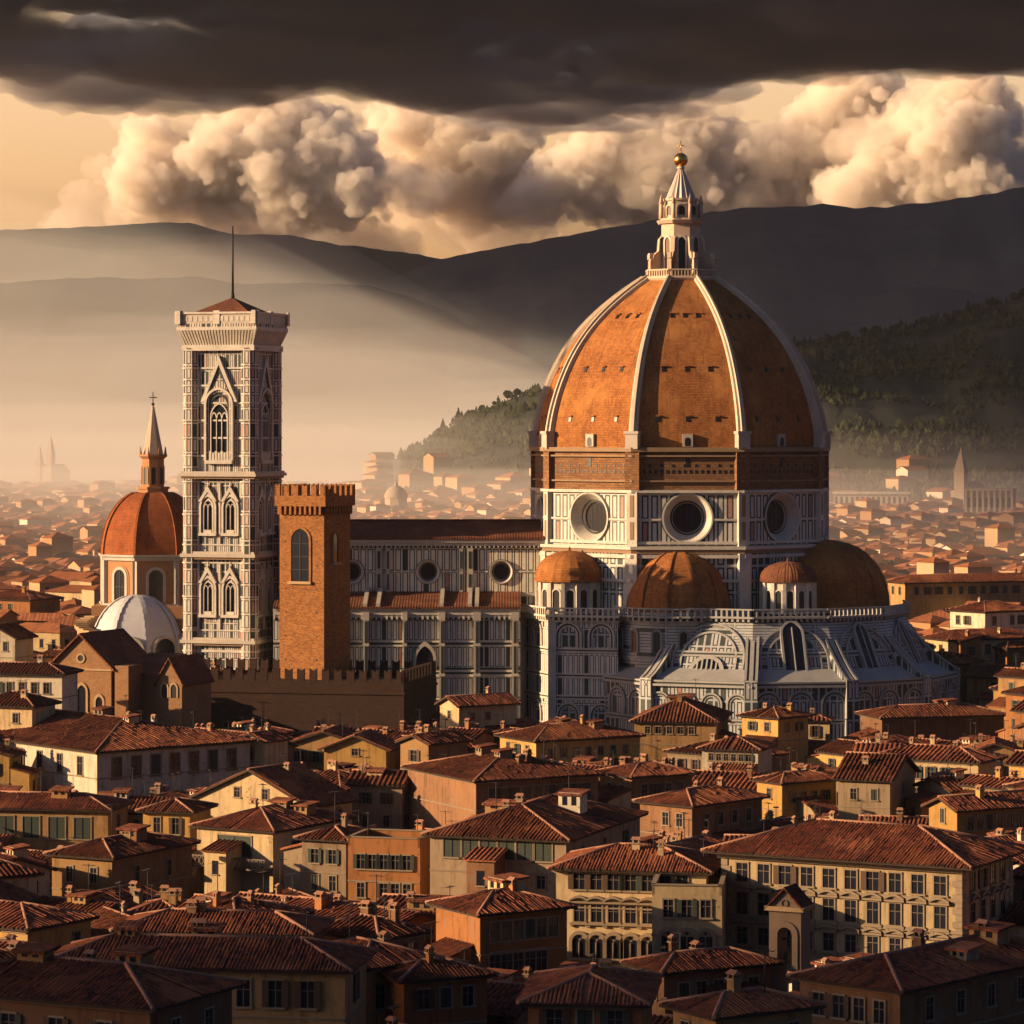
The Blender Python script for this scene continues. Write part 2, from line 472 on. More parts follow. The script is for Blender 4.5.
YC = 11600.0
def cumulus(name, lobes, seed, y0=YC):
    "lobes: (px, py, radius in px); each sprouts smaller puffs on its upper side"
    rnd = random.Random(seed)
    s = y0 / F_PX
    bl = []
    for px, py, r in lobes:
        dy = rnd.uniform(-120, 120)
        c = P(px, py, y0 + dy); rr = r * s
        bl.append((c, (rr, rr * 1.1, rr * 0.92)))
        for k in range(18):
            d = Vector((rnd.gauss(-0.15, 1), rnd.gauss(-0.35, 0.8), rnd.gauss(0.45, 0.8))).normalized()
            q = rr * rnd.uniform(0.28, 0.5)
            c2 = c + Vector((d.x * rr, d.y * rr * 1.1, d.z * rr * 0.92)) * 0.93
            bl.append((c2, (q, q, q * 0.95)))
            for j in range(8):
                e = (d + Vector((rnd.gauss(0, 0.7), rnd.gauss(0, 0.7), rnd.gauss(0.25, 0.7)))).normalized()
                q2 = q * rnd.uniform(0.22, 0.45)
                bl.append((c2 + e * q * 0.95, (q2, q2, q2)))
    for px, py, r in lobes:
        for k in range(46):
            d = Vector((rnd.gauss(-0.1, 1), rnd.gauss(-0.5, 0.8), rnd.gauss(0.4, 0.9))).normalized(); q = r * s * rnd.uniform(0.07, 0.2)
            bl.append((P(px, py, y0) + d * r * s * rnd.uniform(0.95, 1.4), (q, q, q)))
    # thin torn vapour round it, trailing away below
    fz = []
    for px, py, r in lobes:
        for k in range(8):
            c = P(px + rnd.gauss(0, r * 0.8), py + rnd.gauss(r * 0.2, r * 0.65), y0 + rnd.uniform(-150, 150)); q = r * s * rnd.uniform(0.45, 0.85)
            fz.append((c, (q * 1.25, q, q * 0.75)))
        c = P(px + rnd.gauss(0, r), py + r * 1.3, y0 + 260); q = r * s
        fz.append((c, (q * 1.9, q, q * 0.8)))
    blob_cloud(name, fz, 8.0, [(nz2, 110.0, 0.5), (nz1, 120.0, 0.5), (vor2, -26.0, 0.35), (nz3, 34.0, 0.5)], M_fuzz, 2, seed)
    return blob_cloud(name, bl, 4.2, [(vor1, -36.0, 0.35), (vor2, -30.0, 0.35), (vor3, -17.0, 0.35), (nz3, 24.0, 0.5)], M_cumulus, 2, seed)

cumulus('cloud', [(135, 172, 22), (150, 140, 20), (148, 190, 30), (178, 195, 32), (205, 170, 26)], 1)
cumulus('cloud', [(255, 118, 24), (275, 140, 36), (240, 150, 34), (310, 150, 34), (345, 150, 26), (270, 185, 42), (330, 190, 46), (225, 190, 36), (300, 105, 18), (330, 128, 20)], 2)
cumulus('cloud', [(395, 125, 22), (430, 130, 30), (470, 135, 34), (505, 150, 32), (455, 175, 38), (500, 195, 30), (425, 190, 24)], 3, YC + 500)
cumulus('cloud', [(545, 190, 24), (580, 175, 30), (615, 150, 34), (650, 145, 32), (690, 150, 34), (720, 155, 28), (640, 190, 40), (700, 195, 40), (600, 205, 24)], 4, YC + 200)
cumulus('cloud', [(850, 92, 30), (835, 120, 30), (810, 140, 28), (785, 165, 26), (755, 190, 24), (870, 130, 44), (850, 170, 44), (800, 195, 34), (720, 198, 16)], 5, YC + 300)
cumulus('cloud', [(975, 85, 22), (958, 105, 24), (980, 120, 34), (930, 130, 26), (905, 145, 22), (950, 155, 46), (970, 180, 42), (900, 180, 40), (860, 200, 34), (1000, 168, 14), (1020, 165, 16)], 6)

# dark layer of cloud over the valley, its far edge ragged
def deck():
    rnd = random.Random(11)
    edge = [(-700, 40), (-300, 50), (-40, 62), (20, 84), (110, 84), (150, 78), (190, 92), (250, 96), (300, 88), (380, 92), (450, 108), (520, 124), (560, 124), (620, 112), (700, 92), (780, 70), (860, 60), (1024, 60), (1300, 50), (1700, 40)]
    ex = [e[0] for e in edge]; ey = [e[1] for e in edge]
    bl = []
    zb = 1010.0
    for k in range(2600):
        px = rnd.uniform(-450, 1450)
        ye = float(np.interp(px, ex, ey))
        f = rnd.random() ** 1.1
        py = ye - 30 - f * (ye + 60)
        z = zb + rnd.uniform(0, 90)
        if fbm(px / 150.0, py / 26.0, 7.7, 3) < -0.27: continue
        Y = (z - CAM_Z) * F_PX / (HOR - py)
        if Y > 13500: continue
        rx = rnd.uniform(80, 260) * (0.6 + 0.7 * f)
        bl.append((Vector(((px - 512) / F_PX * Y, Y, z + 30)), (rx, rx * rnd.uniform(0.5, 0.9), rnd.uniform(22, 62))))
    wl = []
    for k in range(420):
        px = rnd.uniform(-250, 1280)
        ye = float(np.interp(px, ex, ey))
        py = ye + rnd.gauss(-26, 14)
        z = zb + rnd.uniform(-50, 60)
        Y = (z - CAM_Z) * F_PX / (HOR - py)
        if not (7200 < Y < 12500): continue
        rx = rnd.uniform(90, 330)
        wl.append((Vector(((px - 512) / F_PX * Y, Y, z)), (rx, rx * rnd.uniform(0.4, 0.8), rnd.uniform(14, 42))))
    blob_cloud('cloud', wl, 15.0, [(nz2, 90.0, 0.5), (nz1, 80.0, 0.5), (nz3, 26.0, 0.5)], M_wisp, 2, 6)
    return blob_cloud('cloud', bl, 20.0, [(nz2, 190.0, 0.5), (nz1, 130.0, 0.5), (nz3, 30.0, 0.5)], M_deck, 2, 5)
deck()

def shade_cloud(x0, x1, y0, y1, z0, thick, seed, soft=350.0, slant=0.0):
    "unseen cloud sheet, added out of frame to cast shade on the land"
    nx, ny = 64, 64
    T = []; B = []
    for i in range(nx + 1):
        for j in range(ny + 1):
            x = x0 + (x1 - x0) * i / nx; y = y0 + (y1 - y0) * j / ny
            e = min(x - x0, x1 - x, y - y0, y1 - y) / soft
            k = max(0.0, min(1.0, e)) ** 0.6
            wob = min(260.0, soft * 0.7)
            x += slant * (y - y0)
            xx = x + wob * fbm(x * 0.0016 + seed, y * 0.0016) ; yy = y + wob * fbm(x * 0.0016, y * 0.0016 + 9 + seed)
            T.append((xx, yy, z0 + thick * k + 2)); B.append((xx, yy, z0 - 60 * k * (0.6 + fbm(x * 0.002, y * 0.002, seed))))
    n = len(T); w = ny + 1; Fc = []
    for i in range(nx):
        for j in range(ny):
            a, b, c, d = i * w + j, (i + 1) * w + j, (i + 1) * w + j + 1, i * w + j + 1
            Fc.append((a, b, c, d)); Fc.append((d + n, c + n, b + n, a + n))
        a, b = i * w, (i + 1) * w
        Fc.append((a, a + n, b + n, b))
        a, b = i * w + ny, (i + 1) * w + ny
        Fc.append((b, b + n, a + n, a))
    for j in range(ny):
        a, b = j, j + 1
        Fc.append((b, b + n, a + n, a))
        a, b = nx * w + j, nx * w + j + 1
        Fc.append((a, a + n, b + n, b))
    me = bpy.data.meshes.new('cloud'); me.from_pydata(T + B, [], Fc)
    me.materials.append(M_deck)
    o = bpy.data.objects.new('cloud', me); COL.objects.link(o)  # never in view, added only for the shade it casts
    return tag(o, kind='structure')
SH = 1000.0 / math.tan(R(SUN_EL))
# unseen cloud bank added behind and left to shade the nearest roofs
shade_cloud(-SH - 150, -SH + 200, -SH * math.cos(R(SUN_AZ)) + 60, -SH * math.cos(R(SUN_AZ)) + 246, 1010, 90, 5.0, 60.0)
shade_cloud(-3500, -1500, 500, 7000, 1010, 130, 2.0, soft=1000.0, slant=0.13)  # unseen cloud sheet added out of frame to shade far valley and hills

# ------------------------------------------------------------------ air
def volume_mat(name, col, dens, aniso):
    m = bpy.data.materials.new(name); m.use_nodes = True
    nt = m.node_tree; nt.nodes.clear()
    o = nt.nodes.new('ShaderNodeOutputMaterial'); v = nt.nodes.new('ShaderNodeVolumePrincipled')
    v.inputs['Color'].default_value = (*col, 1)
    v.inputs['Density'].default_value = dens
    v.inputs['Anisotropy'].default_value = aniso
    nt.links.new(v.outputs[0], o.inputs['Volume'])
    return m
hz = MB(); hz.box(-7000, 7000, -300, 9000, -1.0, 530)
tag(hz.build('haze', volume_mat('haze air', (0.84, 0.89, 0.97), 1.7e-5, 0.1)), kind='stuff')

def mist(x0, x1, y0, y1, top, seed, dens):
    nx, ny = 130, 100
    V = []; Fc = []
    for i in range(nx + 1):
        for j in range(ny + 1):
            x = x0 + (x1 - x0) * i / nx; y = y0 + (y1 - y0) * j / ny
            e = min(i / nx, 1 - i / nx, 1) * 5; f = min(j / ny * 1.9, (1 - j / ny) * 4)
            k = min(1.0, e) * min(1.0, f)
            V.append((x, y, 4 + top * k ** 0.8 * (0.75 + 0.45 * fbm(x * 0.0007 + seed, y * 0.0011, seed))))
    n = len(V)
    V += [(x, y, -0.5) for x, y, z in V]
    w = ny + 1
    for i in range(nx):
        for j in range(ny):
            a, b, c, d = i * w + j, (i + 1) * w + j, (i + 1) * w + j + 1, i * w + j + 1
            Fc.append((a, b, c, d)); Fc.append((d + n, c + n, b + n, a + n))
    for i in range(nx):
        for j in (0, ny):
            a, b = i * w + j, (i + 1) * w + j
            Fc.append((a, a + n, b + n, b) if j == 0 else (b, b + n, a + n, a))
    for j in range(ny):
        for i in (0, nx):
            a, b = i * w + j, i * w + j + 1
            Fc.append((b, b + n, a + n, a) if i == 0 else (a, a + n, b + n, b))
    me = bpy.data.meshes.new('mist'); me.from_pydata(V, [], Fc)
    me.materials.append(volume_mat('valley mist', (0.995, 0.98, 0.955), dens, -0.1))
    o = bpy.data.objects.new('mist', me); COL.objects.link(o)
    return tag(o, kind='stuff')
mist(-2600, 2200, 640, 5900, 70, 1.3, 5.0e-4)
mist(-2600, 2200, 1000, 5900, 130, 6.3, 1.9e-4)
mist(-2600, 2200, 1300, 5900, 190, 9.3, 1.3e-4)
mist(-2600, 2200, 1500, 5900, 270, 2.1, 0.8e-4)
mist(-2900, 300, 1900, 6600, 385, 4.7, 3.9e-4)
# ================================================================== stone, tile and brick
def weather(m, c, amt=0.35, sc=0.25):
    n = m.noise(m.pos(), sc, 6, 0.7)
    n2 = m.noise(m.pos(), sc * 9, 3, 0.6)
    return m.bright(c, n * amt + n2 * (amt * 0.6) + (1.0 - amt * 0.8))

def marble(name, cw, ch, light=(0.50, 0.47, 0.42), dark=(0.028, 0.04, 0.04), third=(0.36, 0.19, 0.15), p_dark=0.3, p_third=0.12, edge=0.13, line=0.30):
    m = Mat(name, 0.55, 0.35)
    u, v = m.uv()
    cu, cv = u / cw, v / ch
    fu, fv = cu.fract(), cv.fract()
    du = fu.min(fu.rsub(1.0)) * cw
    dv = fv.min(fv.rsub(1.0)) * ch
    d = du.min(dv)
    r = m.white(m.vec(cu.floor(), cv.floor(), 3.0))
    inner = m.mix(r.lt(p_dark), light, dark)
    inner = m.mix(r.gt(1.0 - p_third), inner, third)
    c = m.mix(d.gt(edge * cw), light, dark)
    c = m.mix(d.gt(line * cw), c, inner)
    st = m.noise(m.vec(u * 0.9, v * 0.12), 1.0, 5, 0.75)
    c = m.mix(st.step(0.5, 0.75) * 0.55, c, (0.13, 0.11, 0.09))
    m.color(weather(m, c, 0.75, 0.25))
    return m.m

def plain(name, col, rough=0.8, amt=0.4, sc=0.3, spec=0.25):
    m = Mat(name, rough, spec)
    m.color(weather(m, col, amt, sc))
    return m.m

def brick(name, c1, c2, mortar, w=0.45, h=0.17, sc=0.25, bump=0.02):
    m = Mat(name, 0.9, 0.15)
    u, v = m.uv()
    b = m.nt.nodes.new('ShaderNodeTexBrick')
    m.nt.links.new(m.vec(u, v), b.inputs['Vector'])
    b.inputs['Scale'].default_value = 1.0
    b.inputs['Brick Width'].default_value = w; b.inputs['Row Height'].default_value = h
    b.inputs['Mortar Size'].default_value = h * 0.12; b.inputs['Mortar Smooth'].default_value = 0.3
    b.inputs['Color1'].default_value = (*c1, 1); b.inputs['Color2'].default_value = (*c2, 1); b.inputs['Mortar'].default_value = (*mortar, 1)
    m.color(weather(m, b.outputs['Color'], 0.6, sc))
    m.bump(N(m.nt, b.outputs['Fac']).rsub(1.0), bump)
    return m.m

def tiles(name, c1, c2, c3, su=0.5, sv=0.55, bump=0.06, worn=0.6, per_object=False):
    "pantiles: ridges run up the slope, courses step across it"
    m = Mat(name, 0.92, 0.12)
    u, v = m.uv()
    cu, cv = u / su, v / sv
    r = m.white(m.vec(cu.floor(), cv.floor(), 1.0))
    n = m.noise(m.pos(), 0.16, 5, 0.65)
    c = m.mix(r, c1, c2)
    c = m.mix(n.step(0.46, 0.66), c, c3)
    moss = m.noise(m.pos(), 1.3, 4, 0.7)
    c = m.mix(moss.step(0.56, 0.75) * worn, c, (0.05, 0.04, 0.035))
    if per_object:
        c = m.bright(c, m.rnd() * 0.7 + 0.65)
    m.color(c)
    wave = (cu * (2 * math.pi)).sin() * 0.5 + 0.5
    m.bump(wave * 0.7 + cv.fract() * 0.4, bump)
    return m.m

def dome_tiles(name, c1, c2, c3):
    m = Mat(name, 0.9, 0.15)
    u, v = m.uv()
    b = m.nt.nodes.new('ShaderNodeTexBrick')
    m.nt.links.new(m.vec(u, v), b.inputs['Vector'])
    b.inputs['Scale'].default_value = 1.0; b.inputs['Brick Width'].default_value = 0.45; b.inputs['Row Height'].default_value = 0.30
    b.inputs['Mortar Size'].default_value = 0.035; b.inputs['Mortar Smooth'].default_value = 0.6; b.inputs['Bias'].default_value = -0.1
    b.inputs['Color1'].default_value = (*c1, 1); b.inputs['Color2'].default_value = (*c2, 1); b.inputs['Mortar'].default_value = (*[x * 0.45 for x in c2], 1)
    n = m.noise(m.pos(), 0.12, 6, 0.7)
    c = m.mix(n.step(0.42, 0.68) * 0.7, b.outputs['Color'], c3)
    # grime running down the courses, with its own ragged shape
    st = m.noise(m.vec(u * 1.4, v * 0.10), 1.0, 5, 0.75)
    c = m.mix(st.step(0.50, 0.72) * 0.75, c, (0.085, 0.04, 0.025))
    pt = m.noise(m.pos(), 0.45, 6, 0.75)
    c = m.mix(pt.step(0.56, 0.62) * 0.45, c, (0.15, 0.062, 0.03))
    m.color(weather(m, c, 0.8, 0.5))
    m.bump(N(m.nt, b.outputs['Fac']).rsub(1.0) * 0.8 + v.rsub(0.0) * 0.0, 0.04)
    return m.m
M_dome = dome_tiles('dome tiles', (0.40, 0.155, 0.045), (0.26, 0.09, 0.03), (0.46, 0.20, 0.06))
M_white = plain('white marble', (0.50, 0.455, 0.39), 0.6, 0.9, 0.35, 0.3)
M_white_d = plain('weathered marble', (0.42, 0.37, 0.31), 0.6, 0.6, 0.4)
M_green = plain('dark green marble', (0.03, 0.042, 0.04), 0.45, 0.3, 0.5, 0.4)
M_black = plain('dark opening', (0.012, 0.012, 0.014), 0.4, 0.2, 1.0, 0.4)
M_tier = brick('drum brick', (0.27, 0.135, 0.06), (0.17, 0.08, 0.04), (0.13, 0.08, 0.05), 0.9, 0.4, 0.3, 0.03)
M_tierc = plain('brown stone', (0.26, 0.17, 0.10), 0.8, 0.5, 0.4)
M_drum = marble('drum marble', 1.65, 4.6, p_dark=0.2)
M_nave = marble('nave marble', 1.25, 4.1, light=(0.68, 0.62, 0.49), p_dark=0.12, p_third=0.03, edge=0.1, line=0.24)
M_aisle = marble('aisle marble', 0.95, 3.7, light=(0.60, 0.58, 0.52), p_dark=0.16, p_third=0.04, edge=0.1, line=0.25)
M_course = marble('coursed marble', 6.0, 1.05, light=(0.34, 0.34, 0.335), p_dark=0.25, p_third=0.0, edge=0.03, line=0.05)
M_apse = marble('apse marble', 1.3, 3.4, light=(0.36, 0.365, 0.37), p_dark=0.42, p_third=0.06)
M_tower = marble('tower marble', 0.78, 3.05, light=(0.50, 0.44, 0.375), third=(0.36, 0.19, 0.145), p_dark=0.36, p_third=0.3)
M_tower2 = marble('tower pier marble', 1.0, 2.6, light=(0.52, 0.45, 0.385), third=(0.38, 0.22, 0.17), p_dark=0.2, p_third=0.3)
M_gold = Mat('gilt copper', 0.25, 0.5).color((0.85, 0.42, 0.10))
M_gold.b.inputs['Metallic'].default_value = 1.0
M_gold = M_gold.m
M_glass = Mat('dark window glass', 0.15, 0.5).color((0.012, 0.014, 0.022)).m
M_roof_c = tiles('church roof tiles', (0.17, 0.06, 0.032), (0.10, 0.042, 0.026), (0.21, 0.085, 0.042), 0.5, 0.5)
M_iron = plain('dark iron', (0.03, 0.025, 0.025), 0.6, 0.2, 1.0)

# ================================================================== cathedral
CX, CY = 30.7, 600.0
cath = empty('cathedral', (CX, CY, 0), 0, 'striped marble cathedral with the huge ribbed terracotta dome and white lantern', 'cathedral')
CO = (CX, CY, 0)
ANG = [-22.5, 22.5, 67.5, 100, 140, 180, 220, 260, 292.5]
RAD = [25.1, 25.1, 26.3, 27.1, 27.1, 27.1, 27.1, 27.1, 26.3]
PLAN = [Vector((math.sin(R(a)) * r, -math.cos(R(a)) * r, 0)) for a, r in zip(ANG, RAD)]
CC = Vector((CX, CY, 0))
def plan_pt(k, f, z): return CC + PLAN[k % 9] * f + Vector((0, 0, z))
def facet(k, f, z):
    "frame on drum facet k (between corners k and k+1), origin at its lower left corner"
    p, q = plan_pt(k, f, z), plan_pt(k + 1, f, z)
    return Fr(p, q - p), (q - p).length

def ring_wall(mb, f, z0, z1, m=0):
    for k in range(9):
        F, w = facet(k, f, z0)
        ab = [(0, 0), (w, 0), (w, z1 - z0), (0, z1 - z0)]
        mb.poly([F(a, b) for a, b in ab], m, [(a - w / 2, b) for a, b in ab])
def ring_slab(mb, f0, f1, z0, z1, m=0):
    "cornice: reaches from f0 out to f1"
    for k in range(9):
        a0, b0, a1, b1 = plan_pt(k, f0, 0), plan_pt(k + 1, f0, 0), plan_pt(k, f1, 0), plan_pt(k + 1, f1, 0)
        Z = Vector((0, 0, 1))
        mb.hexa([a1 + Z * z0, b1 + Z * z0, b0 + Z * z0, a0 + Z * z0, a1 + Z * z1, b1 + Z * z1, b0 + Z * z1, a0 + Z * z1], m, skip=(3, 5))
def corner_pier(mb, f, w, out, z0, z1, m=0, ks=range(9)):
    for k in ks:
        p = plan_pt(k, f, 0) ; r = PLAN[k].normalized(); t = Vector((-r.y, r.x, 0))
        q = [p - t * w / 2 + r * out, p + t * w / 2 + r * out, p + t * w / 2 - r * 0.6, p - t * w / 2 - r * 0.6]
        mb.hexa([x + Vector((0, 0, z0)) for x in q] + [x + Vector((0, 0, z1)) for x in q], m)

# dome profile: (z, share of the plan radius)
prof = [(52.9, 0.985), (56, 0.978), (59, 0.955), (62.9, 0.912), (66.8, 0.85), (70.7, 0.765), (74, 0.672), (77.1, 0.56), (80.4, 0.405), (83.3, 0.245)]
pz = np.array([p[0] for p in prof]); pf = np.array([p[1] for p in prof])
zz = np.linspace(52.9, 83.3, 30)
cf = np.polyfit(pz, pf, 5)
ff = np.polyval(cf, zz)
arc = [0.0]
for i in range(1, 30): arc.append(arc[-1] + math.hypot(zz[i] - zz[i - 1], (ff[i] - ff[i - 1]) * 27))
shell = MB()
for k in range(9):
    wk = (PLAN[(k + 1) % 9] - PLAN[k]).length
    for i in range(29):
        a, b = plan_pt(k, ff[i], zz[i]), plan_pt(k + 1, ff[i], zz[i])
        c, d = plan_pt(k + 1, ff[i + 1], zz[i + 1]), plan_pt(k, ff[i + 1], zz[i + 1])
        shell.poly([a, b, c, d], 0, [(-wk / 2 * ff[i], arc[i]), (wk / 2 * ff[i], arc[i]), (wk / 2 * ff[i + 1], arc[i + 1]), (-wk / 2 * ff[i + 1], arc[i + 1])])
    # small hooded openings in three tiers
    for zo, offs in ((57.8, (-0.28, 0.0, 0.28)), (66.6, (-0.25, 0.0, 0.25)), (76.2, (-0.2, 0.0, 0.2))):
        f = float(np.interp(zo, zz, ff)); f2 = float(np.interp(zo + 1, zz, ff))
        p, q = plan_pt(k, f, zo), plan_pt(k + 1, f, zo)
        mid = (p + q) / 2; up = ((plan_pt(k, f2, zo + 1) + plan_pt(k + 1, f2, zo + 1)) / 2 - mid).normalized()
        F = Fr(mid, q - p, up)
        for s in offs:
            a = s * (q - p).length
            shell.fbox(F, a - 0.3, a + 0.3, -0.35, 0.5, -0.1, 0.12, 1)
            shell.fbox(F, a - 0.4, a + 0.4, 0.5, 0.8, -0.1, 0.35, 0)
    F, w = facet(k, ff[0], zz[0])
    shell.fbox(F.at(w / 2, 0), -0.9, 0.9, 0.2, 2.4, -0.6, 0.5, 2)
    shell.arch_fill(F.at(w / 2, 0), 0, 0.3, 1.3, 0.5, 0.53, 1)
M_rib = plain('rib marble', (0.47, 0.40, 0.31), 0.65, 0.7, 0.4)
dome = shell.build('dome', [M_dome, M_black, M_white_d], cath, CO)
for k in range(9):
    rb = MB()
    r = PLAN[k].normalized(); t = Vector((-r.y, r.x, 0))
    sec = []
    for i in range(30):
        j0, j1 = max(0, i - 1), min(29, i + 1)
        tang = (plan_pt(k, ff[j1], zz[j1]) - plan_pt(k, ff[j0], zz[j0])).normalized()
        nn = t.cross(tang)
        if nn.dot(r) < 0: nn = -nn
        w = 0.82 - 0.36 * i / 29
        p = plan_pt(k, ff[i], zz[i])
        sec.append([p - t * w - nn * 0.4, p - t * w + nn * 0.45, p - t * w * 0.45 + nn * 0.55, p - t * w * 0.38 + nn * 0.95, p + t * w * 0.38 + nn * 0.95, p + t * w * 0.45 + nn * 0.55, p + t * w + nn * 0.45, p + t * w - nn * 0.4])
    for i in range(29):
        for j in range(7):
            rb.poly([sec[i][j], sec[i][j + 1], sec[i + 1][j + 1], sec[i + 1][j]][::-1] if False else [sec[i][j + 1], sec[i][j], sec[i + 1][j], sec[i + 1][j + 1]], 0)
    # foot of the rib
    p = plan_pt(k, 0.99, 52.7)
    q = [p - t * 1.15 + r * 1.0, p + t * 1.15 + r * 1.0, p + t * 1.15 - r * 0.5, p - t * 1.15 - r * 0.5]
    rb.hexa([x for x in q] + [x + Vector((0, 0, 2.6)) for x in q], 1)
    q = [p - t * 1.35 + r * 1.2, p + t * 1.35 + r * 1.2, p + t * 1.35 - r * 0.5, p - t * 1.35 - r * 0.5]
    rb.hexa([x + Vector((0, 0, 2.6)) for x in q] + [x + Vector((0, 0, 3.1)) for x in q], 1)
    rb.build('rib', [M_rib, M_white_d], dome, CO)

tier = MB()
ring_wall(tier, 1.0, 45.5, 52.6, 0)
corner_pier(tier, 1.0, 2.6, 0.35, 45.5, 52.2, 0)
ring_slab(tier, 0.97, 1.035, 52.2, 52.6, 1)
ring_slab(tier, 0.97, 1.025, 51.3, 51.6, 1)
ring_slab(tier, 0.95, 1.035, 52.6, 52.95, 1)
ring_slab(tier, 0.97, 1.02, 46.9, 47.2, 1)
for k in range(9):
    F, w = facet(k, 1.0, 45.5)
    n = int(w / 1.0)
    for i in range(2, n - 1):
        a = w * i / n
        tier.fbox(F, a - 0.22, a + 0.22, 2.9, 3.5, -0.1, 0.05, 2)
        if i % 2: tier.fbox(F, a - 0.2, a + 0.2, 4.0, 4.5, -0.1, 0.05, 2)
    tier.fbox(F, w / 2 - 0.35, w / 2 + 0.35, 4.0, 5.6, -0.1, 0.06, 2)
tier.build('brick_tier', [M_tier, M_tierc, M_black], cath, CO)

drum = MB()
OCU = {8: (4.2, 2.7), 0: (4.2, 2.7), 1: (4.2, 2.7), 2: (3.1, 2.0), 7: (3.1, 2.0)}
for k in range(9):
    F, w = facet(k, 1.0, 35.6)
    if k in OCU: drum.holed(F, 0, w, 0, 9.7, w / 2, 5.0, OCU[k][0], 0, (-w / 2, 0))
    else: drum.poly([F(0, 0), F(w, 0), F(w, 9.7), F(0, 9.7)], 0, [(-w / 2, 0), (w / 2, 0), (w / 2, 9.7), (-w / 2, 9.7)])
    h = (OCU[k][0] + 0.4) if k in OCU else 0.0
    for a0, a1 in ((0, w / 2 - h), (w / 2 + h, w)):
        drum.fbox(F, a0, a1, 4.55, 4.9, -0.2, 0.3, 1)
ring_slab(drum, 0.97, 1.03, 45.0, 45.5, 1)
ring_slab(drum, 0.97, 1.02, 36.0, 36.5, 1)
ring_slab(drum, 0.97, 1.05, 35.1, 35.65, 1)
ring_slab(drum, 0.97, 1.035, 34.4, 35.1, 2)
corner_pier(drum, 1.0, 1.9, 0.45, 35.6, 45.2, 1)
corner_pier(drum, 1.0, 0.7, 0.52, 36.8, 39.9, 2)
corner_pier(drum, 1.0, 0.7, 0.52, 40.8, 44.6, 2)
drum_o = drum.build('drum', [M_drum, M_white, M_tierc], cath, CO)
def oculus(parent, F, r_out, r_in, depth, mats, name='oculus', org=CO):
    "embrasure running back into the wall"
    o = MB()
    o.ring(F, 0, 0, r_out, r_out * 1.07, -0.1, 0.34, 0, 40)
    o.ring(F, 0, 0, r_out * 1.07, r_out * 1.12, -0.1, 0.16, 1, 40)
    o.cone_ring(F, 0, 0, r_out, 0.34, r_out * 0.94, 0.0, 0, 40)
    o.cone_ring(F, 0, 0, r_out * 0.94, 0.0, r_in * 1.12, -depth * 0.8, 0, 40)
    o.cone_ring(F, 0, 0, r_in * 1.12, -depth * 0.8, r_in, -depth * 0.7, 1, 40)
    o.cone_ring(F, 0, 0, r_in, -depth * 0.7, r_in * 0.96, -depth, 0, 40)
    oo = o.build(name, mats, parent, org)
    gl = MB(); gl.disc(F, 0, 0, r_in * 0.97, -depth, 0, 32)
    for s in (-0.4, 0.0, 0.4):
        gl.fbox(F, s * r_in - 0.04, s * r_in + 0.04, -r_in * 0.85, r_in * 0.85, -depth, -depth + 0.05, 1)
    gl.build('pane', [M_glass, M_iron], oo, org)
for k in OCU:
    F, w = facet(k, 1.0, 40.6)
    oculus(drum_o, F.at(w / 2, 0), OCU[k][0], OCU[k][1], 1.9 if OCU[k][0] > 4 else 1.2, [M_white, M_green])

body = MB()
ring_wall(body, 1.02, 0, 34.5, 0)
corner_pier(body, 1.02, 2.2, 0.5, 20, 34.4, 1)
ring_slab(body, 0.97, 1.05, 29.4, 29.9, 1)
ring_slab(body, 0.97, 1.05, 33.6, 34.2, 1)
body.build('crossing_wall', [M_drum, M_white, M_green], cath, CO)

# ---- lantern
lan = MB()
def octa(r, z, k, off=22.5): return CC + Vector((math.sin(R(45 * k + off)) * r, -math.cos(R(45 * k + off)) * r, z))
def octa_prism(mb, r0, r1, z0, z1, m=0, cap=True, off=22.5):
    for k in range(8):
        mb.poly([octa(r0, z0, k - 1, off), octa(r0, z0, k, off), octa(r1, z1, k, off), octa(r1, z1, k - 1, off)], m)
    if cap:
        mb.poly([octa(r1, z1, k, off) for k in range(8)], m)
        mb.poly([octa(r0, z0, k, off) for k in range(8)][::-1], m)
octa_prism(lan, 6.4, 7.0, 82.6, 83.4)
octa_prism(lan, 7.0, 7.0, 83.4, 83.8)
octa_prism(lan, 3.75, 3.75, 83.8, 93.4, 0)
octa_prism(lan, 4.3, 4.7, 93.4, 94.0)
octa_prism(lan, 4.0, 4.0, 94.0, 94.4)
octa_prism(lan, 3.3, 3.1, 94.4, 97.6, 1)
octa_prism(lan, 3.4, 3.4, 97.6, 98.0)
